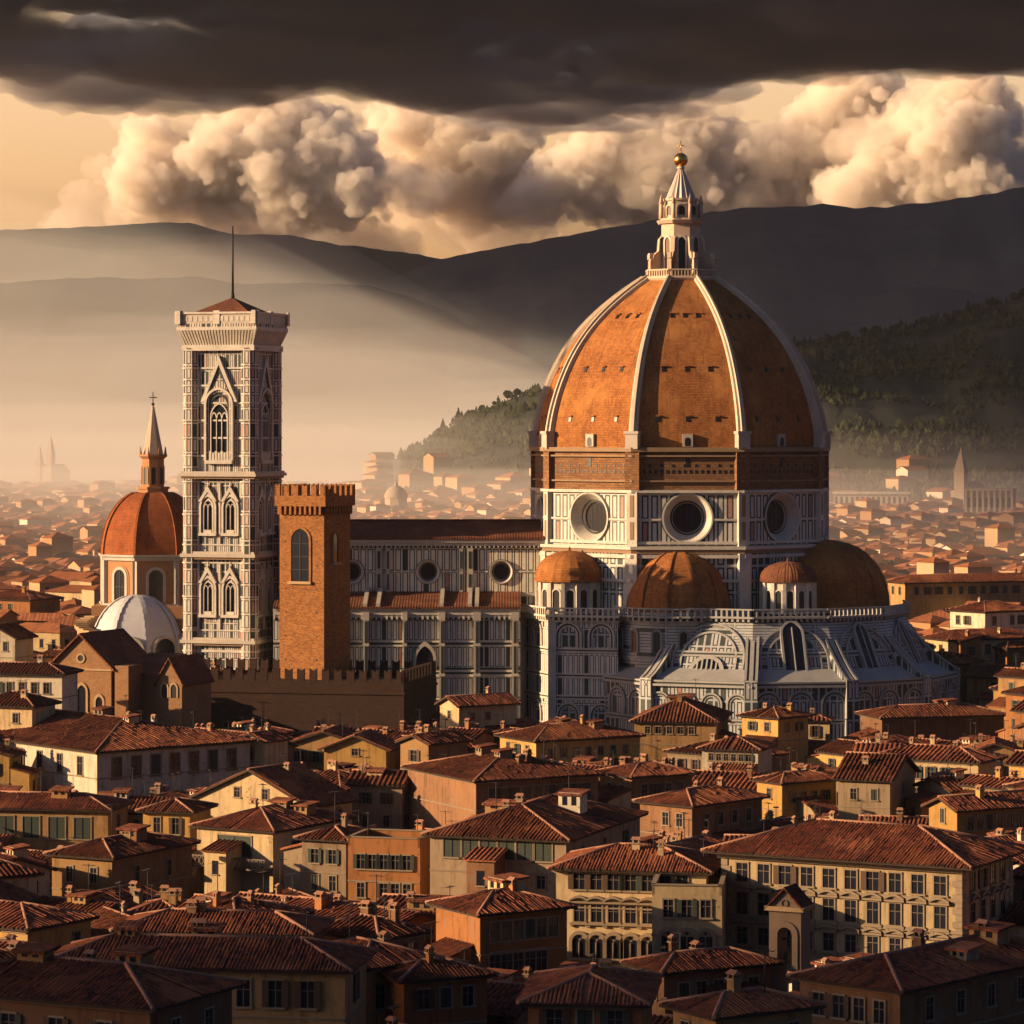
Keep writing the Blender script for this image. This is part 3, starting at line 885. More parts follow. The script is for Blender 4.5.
for k in range(8):
    # parapet posts and rail
    a, b = octa(6.8, 83.8, k - 1), octa(6.8, 83.8, k)
    F = Fr(a, b - a); w = (b - a).length
    lan.fbox(F, 0, w, 1.0, 1.25, -0.25, 0.05)
    for i in range(9): lan.fbox(F, w * i / 9, w * i / 9 + 0.22, 0, 1.0, -0.2, 0.0)
    # radial buttress with a scroll
    d = Vector((math.sin(R(45 * k + 22.5)), -math.cos(R(45 * k + 22.5)), 0)); t = Vector((-d.y, d.x, 0))
    Fb = Fr(CC - t * 0.4, d, (0, 0, 1), -t)
    ab = [(3.4, 83.8), (6.3, 83.8), (6.3, 86.6), (6.0, 87.0), (5.4, 87.0), (5.2, 88.0), (4.6, 88.4), (4.4, 90.6), (4.0, 91.0), (3.4, 91.0)]
    lan.extr(Fb, ab, -0.8, 0.0, 0)
    lan.fbox(Fb, 5.75, 6.4, 87.0, 88.0, -0.75, -0.05, 0)
    # crown pinnacle
    p = octa(3.9, 94.4, k)
    lan.tube(p, p + Vector((0, 0, 2.6)), 0.36, 0.30, 0, 6)
    lan.tube(p + Vector((0, 0, 2.6)), p + Vector((0, 0, 4.4)), 0.42, 0.03, 0, 6)
    a, b = octa(3.2, 94.4, k - 1), octa(3.2, 94.4, k)
    F = Fr(a, b - a); w = (b - a).length
    lan.arch_band(F, w / 2, 0.2, 1.6, 0.6, 0.95, -0.1, 0.25, 0)
    lan.arch_fill(F, w / 2, 0.2, 1.6, 0.6, 0.06, 2)
M_lan = plain('warm marble', (0.50, 0.37, 0.27), 0.6, 0.6, 0.4)
lan_o = lan.build('lantern', [M_lan, M_white_d, M_black], cath, CO)
for k in range(8):
    a, b = octa(3.75, 83.8, k - 1), octa(3.75, 83.8, k)
    F = Fr(a, b - a); w = (b - a).length
    wn = MB()
    wn.arch_band(F, w / 2, 0.2, 6.3, 0.62, 0.95, -0.1, 0.22, 0, 0.25)
    wn.arch_fill(F, w / 2, 0.2, 6.3, 0.62, 0.05, 1, 0.25)
    wn.build('window', [M_white, M_glass], lan_o, CO)
cone = MB()
M_cone = plain('grey white marble', (0.46, 0.40, 0.36), 0.6, 0.4, 0.5)
for k in range(16):
    g = lambda j, z, r: CC + Vector((math.sin(R(22.5 * j)) * r, -math.cos(R(22.5 * j)) * r, z))
    r0, r1 = (2.75, 0.42) if True else 0
    q = 0.86
    cone.poly([g(k, 98, r0), g(k + 0.5, 98, r0 * q), g(k + 0.5, 103.6, r1 * q), g(k, 103.6, r1)], 0)
    cone.poly([g(k + 0.5, 98, r0 * q), g(k + 1, 98, r0), g(k + 1, 103.6, r1), g(k + 0.5, 103.6, r1 * q)], 0)
cone.lathe(CC + Vector((0, 0, 103.5)), [(0.7, 0), (0.75, 0.25), (0.35, 0.5)], 0, 12)
cone.build('lantern_cone', [M_cone], lan_o, CO)
ball = MB()
ball.lathe(CC + Vector((0, 0, 105.1)), [(0.0001, -1.3)] + [(1.3 * math.cos(R(t)), 1.3 * math.sin(R(t))) for t in range(-80, 81, 16)] + [(0.0001, 1.3)], 0, 20)
ball.tube(CC + Vector((0, 0, 106.3)), CC + Vector((0, 0, 108.6)), 0.09, 0.07)
ball.tube(CC + Vector((-0.6, 0, 107.7)), CC + Vector((0.6, 0, 107.7)), 0.08)
ball.build('gilt_ball', [M_gold], lan_o, CO)

# ---- nave, with its aisle in front
NX0, NX1 = -41.0, 7.0
nave = MB()
Fn = Fr((NX0, 591, 0), (1, 0, 0))
nw = NX1 - NX0
def row(mb, F, a0, a1, b0, b1, m, c=0.0):
    mb.poly([F(a0, b0, c), F(a1, b0, c), F(a1, b1, c), F(a0, b1, c)], m, [(a0, 0), (a1, 0), (a1, b1 - b0), (a0, b1 - b0)])
row(nave, Fn, 0, nw, 0, 26.6, 0)
NOC = [P(px, 574, 591).x - NX0 for px in (352.0, 428.0, 501.0)]
cuts = [0] + [(NOC[i] + NOC[i + 1]) / 2 for i in range(2)] + [nw]
for i in range(3): nave.holed(Fn, cuts[i], cuts[i + 1], 26.6, 34.9, NOC[i], 30.6, 2.0, 0, (0, -26.6))
nave.fbox(Fn, 0, nw, 26.2, 26.8, -0.2, 0.3, 1)
for a0, a1 in zip([0] + [x + 2.3 for x in NOC], [x - 2.3 for x in NOC] + [nw]): nave.fbox(Fn, a0, a1, 30.5, 30.8, -0.2, 0.14, 1)
nave.fbox(Fn, 0, nw, 34.9, 35.3, -0.2, 0.35, 2)
nave.fbox(Fn, 0, nw, 35.3, 35.9, -0.2, 0.7, 1)
nave.fbox(Fn, 0, nw, 35.9, 36.4, -0.2, 1.1, 1)
for i in range(int(nw / 0.8)): nave.fbox(Fn, i * 0.8, i * 0.8 + 0.3, 34.95, 35.3, 0.3, 0.65, 1)
nave.poly([(NX0, 591, 0), (NX0, 591, 36), (NX0, 600, 39), (NX0, 609, 36), (NX0, 609, 0)], 0)
nave.poly([(NX0, 609, 0), (NX0, 609, 36), (NX1, 609, 36), (NX1, 609, 0)], 0)
nave_o = nave.build('nave', [M_nave, M_white, M_green], cath, CO)
rf = MB()
rf.hexa([Vector(p) for p in ((NX0 - 0.6, 589.6, 36.45), (NX1, 589.6, 36.45), (NX1, 600, 39.0), (NX0 - 0.6, 600, 39.0), (NX0 - 0.6, 589.6, 36.85), (NX1, 589.6, 36.85), (NX1, 600, 39.5), (NX0 - 0.6, 600, 39.5))], 0)
rf.hexa([Vector(p) for p in ((NX0 - 0.6, 600, 39.0), (NX1, 600, 39.0), (NX1, 610.4, 36.45), (NX0 - 0.6, 610.4, 36.45), (NX0 - 0.6, 600, 39.5), (NX1, 600, 39.5), (NX1, 610.4, 36.85), (NX0 - 0.6, 610.4, 36.85))], 0)
rf.tube((NX0 - 0.6, 600, 39.55), (NX1, 600, 39.55), 0.25)
rf.build('roof', [M_roof_c], nave_o, CO)
for px in (428.0, 501.0, 352.0):
    p = P(px, 574, 591)
    oculus(nave_o, Fr((p.x, 591, 30.6), (1, 0, 0)), 2.0, 1.45, 0.8, [M_white, M_green])
for px in (332, 379, 470, 388, 461):
    p = P(px, 574, 591)
    pl = MB(); w = 0.75 if px in (388, 461) else 1.1
    pl.box(p.x - w / 2, p.x + w / 2, 590.45, 591.2, 26.8, 34.9, 0)
    pl.box(p.x - w * 0.22, p.x + w * 0.22, 590.40, 590.6, 27.4, 30.2, 1)
    pl.box(p.x - w * 0.22, p.x + w * 0.22, 590.40, 590.6, 31.2, 34.3, 1)
    pl.build('pilaster', [M_white_d, M_green], nave_o, CO)

AX0, AX1 = -42.0, 1.5
aisle = MB()
Fa = Fr((AX0, 581, 0), (1, 0, 0)); aw = AX1 - AX0
for b0, b1 in ((0, 4.0), (4.0, 7.8), (8.8, 12.6), (14.2, 17.9), (18.9, 22.6)):
    row(aisle, Fa, 0, aw, b0, b1, 0)
for b0, b1, c, m in ((7.8, 8.15, 0.3, 1), (8.15, 8.5, 0.18, 2), (8.5, 8.8, 0.3, 1), (12.6, 13.0, 0.3, 1), (13.0, 13.4, 0.15, 2), (13.4, 13.8, 0.25, 1), (13.8, 14.2, 0.12, 2), (17.9, 18.2, 0.3, 1), (18.2, 18.6, 0.15, 2), (18.6, 18.9, 0.3, 1), (22.6, 23.0, 0.35, 2), (23.0, 23.5, 0.7, 1), (23.5, 24.3, 0.9, 1), (24.3, 24.6, 1.2, 1)):
    aisle.fbox(Fa, 0, aw, b0, b1, -0.3, c, m)
for i in range(int(aw / 0.9)): aisle.fbox(Fa, i * 0.9, i * 0.9 + 0.35, 22.7, 23.4, 0.3, 0.8, 1)
aisle.poly([(AX0, 591, 0), (AX0, 581, 0), (AX0, 581, 24.5), (AX0, 591, 26.5)], 0)
aisle_o = aisle.build('aisle', [M_aisle, M_white, M_green], cath, CO)
ar = MB()
ar.hexa([Vector(p) for p in ((AX0, 579.6, 24.6), (AX1, 579.6, 24.6), (AX1, 591, 26.7), (AX0, 591, 26.7), (AX0, 579.6, 24.95), (AX1, 579.6, 24.95), (AX1, 591, 27.1), (AX0, 591, 27.1))], 0)
for px in (366, 379, 470, 442, 477):
    x = P(px, 0, 584).x
    ar.hexa([Vector(p) for p in ((x - 0.35, 579.7, 24.9), (x + 0.35, 579.7, 24.9), (x + 0.35, 590.9, 27.05), (x - 0.35, 590.9, 27.05), (x - 0.35, 579.7, 25.5), (x + 0.35, 579.7, 25.5), (x + 0.35, 590.9, 27.9), (x - 0.35, 590.9, 27.9))], 1)
ar.build('aisle_roof', [M_roof_c, M_white_d], aisle_o, CO)
for px, w in ((366, 1.3), (442, 1.2), (477, 1.5), (405, 0.8), (515, 1.5), (345, 1.2)):
    x = P(px, 0, 581).x
    pl = MB()
    w *= 0.7
    pl.box(x - w / 2, x + w / 2, 579.9, 581.2, 0, 22.5, 0)
    pl.box(x - w / 2 - 0.15, x + w / 2 + 0.15, 579.75, 581.2, 22.5, 24.0, 1)
    for z in (4, 7.9, 12.7, 18.0): pl.box(x - w / 2 - 0.1, x + w / 2 + 0.1, 579.8, 581.2, z, z + 0.5, 1)
    pl.box(x - w * 0.22, x + w * 0.22, 579.84, 580.1, 0.5, 22.3, 2)
    pl.build('pilaster', [M_white_d, M_white_d, M_green], aisle_o, CO)
gd = MB(); x = P(425, 0, 581).x; F = Fr((x, 580.9, 0), (1, 0, 0))
gd.arch_band(F, 0, 13.9, 15.6, 1.5, 2.0, -0.1, 0.7, 1, 0.5)
gd.arch_fill(F, 0, 13.9, 15.6, 1.5, 0.35, 0, 0.5)
gd.build('window', [M_glass, M_white_d], aisle_o, CO)

# ---- the corner block and the great apse
def wall_rows(mb, p, q, zs, mats_row, cor, v=None):
    "panel rows between heights zs on the wall p-q, string courses at each height"
    F = Fr(p, Vector(q) - Vector(p), v); w = (Vector(q) - Vector(p)).length
    for z0, z1 in zip(zs[:-1], zs[1:]):
        row(mb, F, 0, w, z0, z1, mats_row)
    for z in zs[1:-1]:
        mb.fbox(F, 0, w, z - 0.45, z - 0.1, -0.2, 0.22, cor[0]); mb.fbox(F, 0, w, z - 0.1, z + 0.15, -0.2, 0.12, cor[1]); mb.fbox(F, 0, w, z + 0.15, z + 0.45, -0.2, 0.26, cor[0])
    return F, w
def blind_arch(mb, F, a, b0, bs, r, mats, deep=0.35, inner=None):
    "concentric white and green bands round a recess"
    W, G, D = mats
    mb.arch_band(F, a, b0, bs, r * 0.86, r, -0.1, deep, W)
    mb.arch_band(F, a, b0, bs, r * 0.74, r * 0.86, -0.1, deep * 0.75, G)
    mb.arch_band(F, a, b0, bs, r * 0.62, r * 0.74, -0.1, deep * 0.6, W)
    mb.arch_fill(F, a, b0, bs, r * 0.62, 0.04, D if inner is None else inner)
def gallery(mb, pts, z, m=0, dark=2, step=0.95, closed=False):
    "corbelled walk with an open balustrade along the polyline pts"
    n = len(pts)
    for k in range(n if closed else n - 1):
        p, q = Vector((*pts[k][:2], z)), Vector((*pts[(k + 1) % n][:2], z))
        F = Fr(p, q - p); w = (q - p).length
        mb.fbox(F, -0.3, w + 0.3, -0.9, -0.5, -0.6, 0.5, m)
        mb.fbox(F, -0.5, w + 0.5, 0.0, 0.35, -0.9, 1.3, m)
        mb.fbox(F, -0.5, w + 0.5, 1.45, 1.7, 0.85, 1.2, m)
        mb.fbox(F, 0, w, -0.5, 0.0, -0.6, 0.1, dark)
        c = max(1, int(w / step))
        for i in range(c):
            a = w * (i + 0.5) / c
            mb.fbox(F, a - 0.2, a + 0.2, -0.55, 0.0, -0.2, 1.1, m)
            mb.fbox(F, a - 0.17, a + 0.17, 0.35, 1.45, 0.9, 1.15, m)
blk = MB()
L0, L1, L2 = Vector((2.2, 588, 0)), Vector((P(552, 0, 576).x, 576, 0)), Vector((P(618, 0, 573).x, 573, 0))
ZS = [0, 4.5, 9.4, 13.2, 17.6, 23.0]
for p, q, na in ((L0, L1, 1), (L1, L2, 2)):
    F, w = wall_rows(blk, p, q, ZS, 0, (1, 2))
    for i in range(na):
        blind_arch(blk, F, w * (i + 0.5) / na, 18.2, 20.2, min(2.4, w / na * 0.44), (1, 2, 3))
        blind_arch(blk, F, w * (i + 0.5) / na, 5.0, 6.4, min(2.1, w / na * 0.4), (1, 2, 3))
for p in (L0, L1):
    blk.box(p.x - 0.7, p.x + 0.7, p.y - 0.6, p.y + 0.8, 0, 23, 1)
blk.poly([(L0.x, L0.y, 23), (L1.x, L1.y, 23), (L2.x, L2.y, 23), (L2.x, 600, 23), (L0.x, 600, 23)], 1)
gallery(blk, [L0, L1, L2], 23.4, 1, 2)
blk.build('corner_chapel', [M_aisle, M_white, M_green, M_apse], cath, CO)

AC = Vector((44.3, 592, 0))
ATH = [-100, -74, -37, -6.5, 22, 50, 77, 100]
def ap(k, r, z=0.0): return AC + Vector((math.sin(R(ATH[k])) * r, -math.cos(R(ATH[k])) * r, z))
RL, RU, RW = 35.2, 24.6, 27.2
RS = 31.4
def slant(k):
    "frame on the leaning upper wall k"
    p, q = ap(k, RS, 13.3), ap(k + 1, RS, 13.3)
    pt, qt = ap(k, RU + 1.6, 23.3), ap(k + 1, RU + 1.6, 23.3)
    u = (q - p).normalized(); up = (pt + qt) / 2 - (p + q) / 2
    up = up - u * up.dot(u)
    return Fr(p, u, up), (q - p).length, up.length
apse = MB()
for k in range(7):
    # lower ring of chapels with an arcade
    F, w = wall_rows(apse, ap(k, RL), ap(k + 1, RL), [0, 6.6, 12.4], 0, (1, 2))
    n = max(2, int(w / 4.6))
    for i in range(n): blind_arch(apse, F, w * (i + 0.5) / n, 7.1, 9.5, w / n * 0.42, (1, 2, 0))
    apse.fbox(F, -0.4, w + 0.4, 12.4, 12.8, -0.5, 0.7, 1)
    apse.fbox(F, -0.3, w + 0.3, 12.8, 13.1, -0.5, 0.4, 2)
    apse.fbox(F, -0.3, w + 0.3, 13.1, 13.4, -0.5, 0.6, 1)
    apse.poly([ap(k, RL, 13.2), ap(k + 1, RL, 13.2), ap(k + 1, RS - 0.5, 15.2), ap(k, RS - 0.5, 15.2)], 1)
    # upper wall leaning in under the gallery
    F, w, L = slant(k)
    H = L
    mb_rows = [0, H * 0.42, H]
    p, q = ap(k, RS, 13.3), ap(k + 1, RS, 13.3)
    pt, qt = ap(k, RU + 1.6, 23.3), ap(k + 1, RU + 1.6, 23.3)
    apse.poly([p, q, qt, pt], 4, [(F.u.dot(x - p), F.v.dot(x - p)) for x in (p, q, qt, pt)])
    for z in (H * 0.42,):
        s0 = (pt - p).dot(F.u) * 0.42; s1 = w + (qt - q).dot(F.u) * 0.42
        apse.fbox(F, s0, s1, z - 0.5, z - 0.15, -0.2, 0.3, 1); apse.fbox(F, s0, s1, z - 0.15, z + 0.15, -0.2, 0.16, 2); apse.fbox(F, s0, s1, z + 0.15, z + 0.5, -0.2, 0.34, 1)
    wm = w * 0.86
    for j, rr in enumerate((0.46, 0.36)):
        apse.arch_band(F, w / 2, 0.2, H * 0.34, wm * rr - 0.35, wm * rr, -0.1, 0.42 - 0.12 * j, 1, 0.0, n=20)
    apse.arch_fill(F, w / 2, 0.2, H * 0.34, wm * 0.36 - 0.35, 0.06, 0, 0.0, 20)
apse.poly([ap(k, RU + 2, 23.4) for k in range(8)] + [Vector((60, 605, 23.4)), Vector((20, 605, 23.4))], 1)
gallery(apse, [ap(k, RU + 1.2) for k in range(1, 8)], 23.6, 1, 2)
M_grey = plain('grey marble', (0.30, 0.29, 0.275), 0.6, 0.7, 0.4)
# rounded bay under the half dome
hx = P(678, 0, 578.6).x
bay = [Vector((hx + 10.3 * math.cos(R(a)), 578.6 + 10.3 * math.sin(R(a)), 0)) for a in range(188, 318, 13)]
for k in range(len(bay) - 1):
    F = Fr(bay[k], bay[k + 1] - bay[k]); w = (bay[k + 1] - bay[k]).length
    apse.poly([F(0, 12.5), F(w, 12.5), F(w, 23.3), F(0, 23.3)], 4, [(k * 2.3, 0), (k * 2.3 + w, 0), (k * 2.3 + w, 10.8), (k * 2.3, 10.8)])
    if k % 2 == 0: blind_arch(apse, F, w / 2, 17.6, 20.6, w * 0.44, (1, 2, 3), 0.3)
    apse.fbox(F, -0.1, w + 0.1, 16.4, 16.9, -0.2, 0.3, 1)
apse.poly([p + Vector((0, 0, 23.5)) for p in bay], 1)
gallery(apse, bay, 23.6, 1, 2)
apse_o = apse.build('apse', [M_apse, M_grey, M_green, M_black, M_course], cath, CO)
for k in range(1, 7):
    # a wide radial buttress sweeping down from the gallery
    d = Vector((math.sin(R(ATH[k])), -math.cos(R(ATH[k])), 0)); t = Vector((-d.y, d.x, 0))
    bt = MB(); wd = 1.15
    pr = []
    for i in range(13):
        s = i / 12
        pr.append((RL + 0.6 - (RL - RU) * (s ** 0.85), 13.4 + 9.2 * s ** 1.08))
    for i in range(12):
        (r0, z0), (r1, z1) = pr[i], pr[i + 1]
        for sgn0, sgn1, lift, mm in ((-1, -0.62, 0.35, 0), (-0.62, -0.3, 0.0, 1), (-0.3, 0.3, 0.25, 0), (0.3, 0.62, 0.0, 1), (0.62, 1, 0.35, 0)):
            A = lambda r, z, s_: AC + d * r + t * (s_ * wd) + Vector((0, 0, z + lift))
            bt.poly([A(r0, z0, sgn1), A(r1, z1, sgn1), A(r1, z1, sgn0), A(r0, z0, sgn0)], mm)
            # little steps between the bands
            B = lambda r, z, s_, l: AC + d * r + t * (s_ * wd) + Vector((0, 0, z + l))
            for ss in (sgn0, sgn1):
                bt.poly([B(r0, z0, ss, -0.2), B(r1, z1, ss, -0.2), B(r1, z1, ss, lift), B(r0, z0, ss, lift)], mm)
        for sg in (-1, 1):
            A = lambda r, z: AC + d * r + t * (sg * wd) + Vector((0, 0, z))
            q = [A(r0, z0 + 0.3), A(r1, z1 + 0.3), A(r1, 12.5), A(r0, 12.5)]
            bt.poly(q if sg < 0 else q[::-1], 2, [(r0, z0 * 0.6), (r1, z1 * 0.6), (r1, 8), (r0, 8)])
    A = lambda s_, z: AC + d * (RL + 0.6) + t * (s_ * wd) + Vector((0, 0, z))
    bt.poly([A(-1, 0), A(1, 0), A(1, 13.7), A(-1, 13.7)], 2, [(0, 0), (2.3, 0), (2.3, 13.7), (0, 13.7)])
    for sg in (-1, 1): bt.poly([A(sg, 0), A(sg, 13.6), A(sg, 13.6) - d * 2.5, A(sg, 0) - d * 2.5], 0)
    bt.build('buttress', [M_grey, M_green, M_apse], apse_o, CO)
for k in range(1, 6):
    F, w, L = slant(k)
    wn = MB()
    if k == 2:   # lunette
        wn.arch_band(F, w / 2, 0.6, 1.2, 2.5, 3.2, -0.1, 0.55, 0, n=16)
        wn.arch_fill(F, w / 2, 0.6, 1.2, 2.5, 0.42, 1)
        for i in range(-2, 3): wn.fbox(F, w / 2 + i * 0.85 - 0.14, w / 2 + i * 0.85 + 0.14, 0.6, 1.2 + math.sqrt(max(0.2, 6.0 - (i * 0.85) ** 2)), 0.4, 0.7, 0)
    elif k in (3, 4, 5):
        r = 1.7 if k == 3 else 1.2
        wn.arch_band(F, w / 2, 1.0, 8.4, r, r + 0.4, -0.1, 0.7, 0, 0.2)
        wn.arch_fill(F, w / 2, 1.0, 8.4, r, 0.55, 1, 0.2)
        wn.fbox(F, w / 2 - 0.08, w / 2 + 0.08, 1.1, 9.6, 0.6, 0.85, 0)
    else:
        wn.arch_band(F, w * 0.62, 0.6, 2.6, 1.2, 1.6, -0.1, 0.7, 0)
        wn.arch_fill(F, w * 0.62, 0.6, 2.6, 1.2, 0.4, 1)
    wn.build('arched_window', [M_grey, M_glass], apse_o, CO)

def half_dome(px, Y, r, z0, h, n, mat, ribs=True):
    c = Vector((P(px, 0, Y).x, Y, z0))
    mb = MB()
    pr = [(r * math.cos(R(t)) ** 0.86, h * math.sin(R(t)) ** 0.98) for t in range(0, 90, 9)] + [(0.0001, h)]
    mb.lathe(c, pr, 0, n, R(-90 - 180 / n), R(270 - 180 / n), smooth=False)
    mb.lathe(c + Vector((0, 0, -0.9)), [(r + 0.2, 0), (r + 0.3, 0.3), (r + 0.3, 0.8), (r - 0.1, 1.0)], 1, n, R(-90 - 180 / n), R(270 - 180 / n), smooth=False)
    if ribs:
        for k in range(n):
            a = R(-90 - 180 / n) + 2 * math.pi * k / n
            d = Vector((math.cos(a), math.sin(a), 0)); t = Vector((-d.y, d.x, 0))
            for i in range(len(pr) - 1):
                (r0, y0), (r1, y1) = pr[i], pr[i + 1]
                A = lambda rr, yy, s_, l: c + d * (rr + l) + t * s_ + Vector((0, 0, yy + l * 0.7))
                mb.poly([A(r0, y0, -0.22, 0.12), A(r0, y0, 0.22, 0.12), A(r1, y1, 0.2, 0.12), A(r1, y1, -0.2, 0.12)], 0)
    mb.lathe(c + Vector((0, 0, h - 0.15)), [(0.7, 0), (0.6, 0.4), (0.2, 0.7), (0.25, 1.0), (0.0001, 1.3)], 1, 10)
    return mb.build('half_dome', [mat, M_white_d], cath, CO)
half_dome(678, 578.6, 9.4, 24.4, 10.6, 12, M_dome)
half_dome(824, 592, 11.9, 24.6, 11.7, 12, M_dome)
def exedra(px, Y, r, z0, h, hd, mat=None):
    c = Vector((P(px, 0, Y).x, Y, z0))
    mb = MB()
    for k in range(14):
        a0 = R(-90 - 360 / 14 * 0.5 + 360 / 14 * k); a1 = a0 + R(360 / 14)
        p, q = c + Vector((math.cos(a0), math.sin(a0), 0)) * r, c + Vector((math.cos(a1), math.sin(a1), 0)) * r
        F = Fr(p, q - p); w = (q - p).length
        mb.poly([F(0, 0), F(w, 0), F(w, h), F(0, h)], 0)
        mb.fbox(F, -0.3, 0.3, 0, h - 0.5, -0.2, 0.35, 0)
        mb.arch_band(F, w / 2, 0.5, h * 0.6, w * 0.26, w * 0.36, -0.1, 0.2, 0)
        mb.arch_fill(F, w / 2, 0.5, h * 0.6, w * 0.26, 0.05, 1)
    o = mb.build('exedra', [M_white, M_black], cath, CO)
    rf = MB()
    pr = [(r + 0.7, -0.35), (r + 0.75, 0.1)] + [((r + 0.5) * math.cos(t * 1.5708) ** 0.95, 0.1 + hd * math.sin(t * 1.5708) ** 0.9) for t in (0.0, 0.12, 0.25, 0.4, 0.55, 0.7, 0.85, 0.95)] + [(0.0001, 0.1 + hd)]
    rf.lathe(c + Vector((0, 0, h)), pr, 0, 24, smooth=False)
    rf.tube(c + Vector((0, 0, h + hd)), c + Vector((0, 0, h + hd + 0.8)), 0.3, 0.1, 0, 8)
    rf.build('exedra_roof', [mat or M_dome], o, CO)
exedra(569.5, 583, 5.6, 23.8, 5.9, 4.9)
exedra(788, 577, 4.6, 24.0, 5.9, 3.0, M_roof_c)
# ================================================================== bell tower
def frame_on(root_M, side, w, d):
    "local frames of a box footprint w x d centred on the root: 0 front, 1 right, 2 back, 3 left"
    c = [(-w / 2, -d / 2), (w / 2, -d / 2), (w / 2, d / 2), (-w / 2, d / 2)]
    p, q = Vector((*c[side], 0)), Vector((*c[(side + 1) % 4], 0))
    return Fr(p, q - p), (q - p).length

def place(pxC, Y, phi, wA, wB):
    "footprint whose nearest corner is seen at pxC; A runs left from it, B right"
    C = Vector((P(pxC, 0, Y).x, Y, 0))
    a = Vector((-math.cos(R(phi)), math.sin(R(phi)), 0)); b = Vector((math.sin(R(phi)), math.cos(R(phi)), 0))
    return C + a * wA / 2 + b * wB / 2

TW = 12.9
bt_c = place(252.5, 584, 17.7, TW, TW)
bell = empty('bell_tower', bt_c, R(-17.7), 'tall square bell tower clad in striped marble with a pole on its roof', 'bell tower')
H1, H2, H3, HT = 18.6, 33.9, 48.2, 70.6
tb = MB()
for sd_ in range(4):
    F, w = frame_on(None, sd_, TW - 1.0, TW - 1.0)
    for z0, z1 in ((0, H1), (H1, H2), (H2, H3), (H3, HT)):
        tb.poly([F(0, z0), F(w, z0), F(w, z1), F(0, z1)], 0, [(0, 0), (w, 0), (w, z1 - z0), (0, z1 - z0)])
    for z, m in ((4.6, 1), (9.2, 1), (12.9, 2), (13.6, 1), (16.7, 1)):
        tb.fbox(F, 0, w, z - 0.22, z + 0.22, -0.2, 0.2, m)
    for z in (51.4, 54.6, 57.7, 60.8, 63.9, 67.0):
        tb.fbox(F, 0, w, z - 0.16, z + 0.16, -0.2, 0.22, 1)
    for z in (20.4, 32.4, 35.6, 46.8): tb.fbox(F, 0, w, z - 0.12, z + 0.12, -0.2, 0.16, 1)
    # frame of the window fields
    for z0, z1 in ((20.6, 32.2), (35.8, 46.6)):
        for a in (1.9, w / 2, w - 1.9): tb.fbox(F, a - 0.18, a + 0.18, z0, z1, -0.2, 0.3, 1)
        for a in (2.3, w - 2.3): tb.fbox(F, a - 0.12, a + 0.12, z0, z1, -0.2, 0.2, 2)
shaft = tb.build('shaft', [M_tower, M_white, M_green], bell)
for sx in (-1, 1):
    for sy in (-1, 1):
        pr = MB()
        c = Vector((sx * (TW / 2 - 0.9), sy * (TW / 2 - 0.9), 0))
        for k in range(8):
            a0, a1 = R(45 * k - 22.5), R(45 * k + 22.5)
            p, q = c + Vector((math.cos(a0), math.sin(a0), 0)) * 1.55, c + Vector((math.cos(a1), math.sin(a1), 0)) * 1.55
            F = Fr(p, q - p); w = (q - p).length
            pr.poly([F(0, 0), F(w, 0), F(w, HT), F(0, HT)], 0, [(k * 1.0, 0), (k * 1.0 + 1.0, 0), (k * 1.0 + 1.0, HT), (k * 1.0, HT)])
        for z in (4.6, 9.2, 12.9, 16.7, 20.4, 26.4, 32.4, 35.6, 41, 46.8, 51.4, 54.6, 57.7, 60.8, 63.9, 67.0):
            pr.lathe(c, [(1.5, z - 0.16), (1.72, z - 0.1), (1.72, z + 0.1), (1.5, z + 0.16)], 1, 8, R(-22.5), R(337.5), smooth=False)
        pr.build('corner_pier', [M_tower2, M_white], bell)
for z, o, h in ((H1, 0.75, 1.0), (H2, 0.75, 1.0), (H3, 1.0, 0.9)):
    cn = MB(); e = TW / 2
    cn.box(-e - o + 0.4, e + o - 0.4, -e - o + 0.4, e + o - 0.4, z - h / 2 - 0.4, z - h / 2, 1)
    cn.box(-e - o, e + o, -e - o, e + o, z - h / 2, z + 0.1, 0)
    cn.box(-e - o + 0.3, e + o - 0.3, -e - o + 0.3, e + o - 0.3, z + 0.1, z + h / 2, 0)
    cn.build('cornice', [M_white_d, M_tierc], bell)
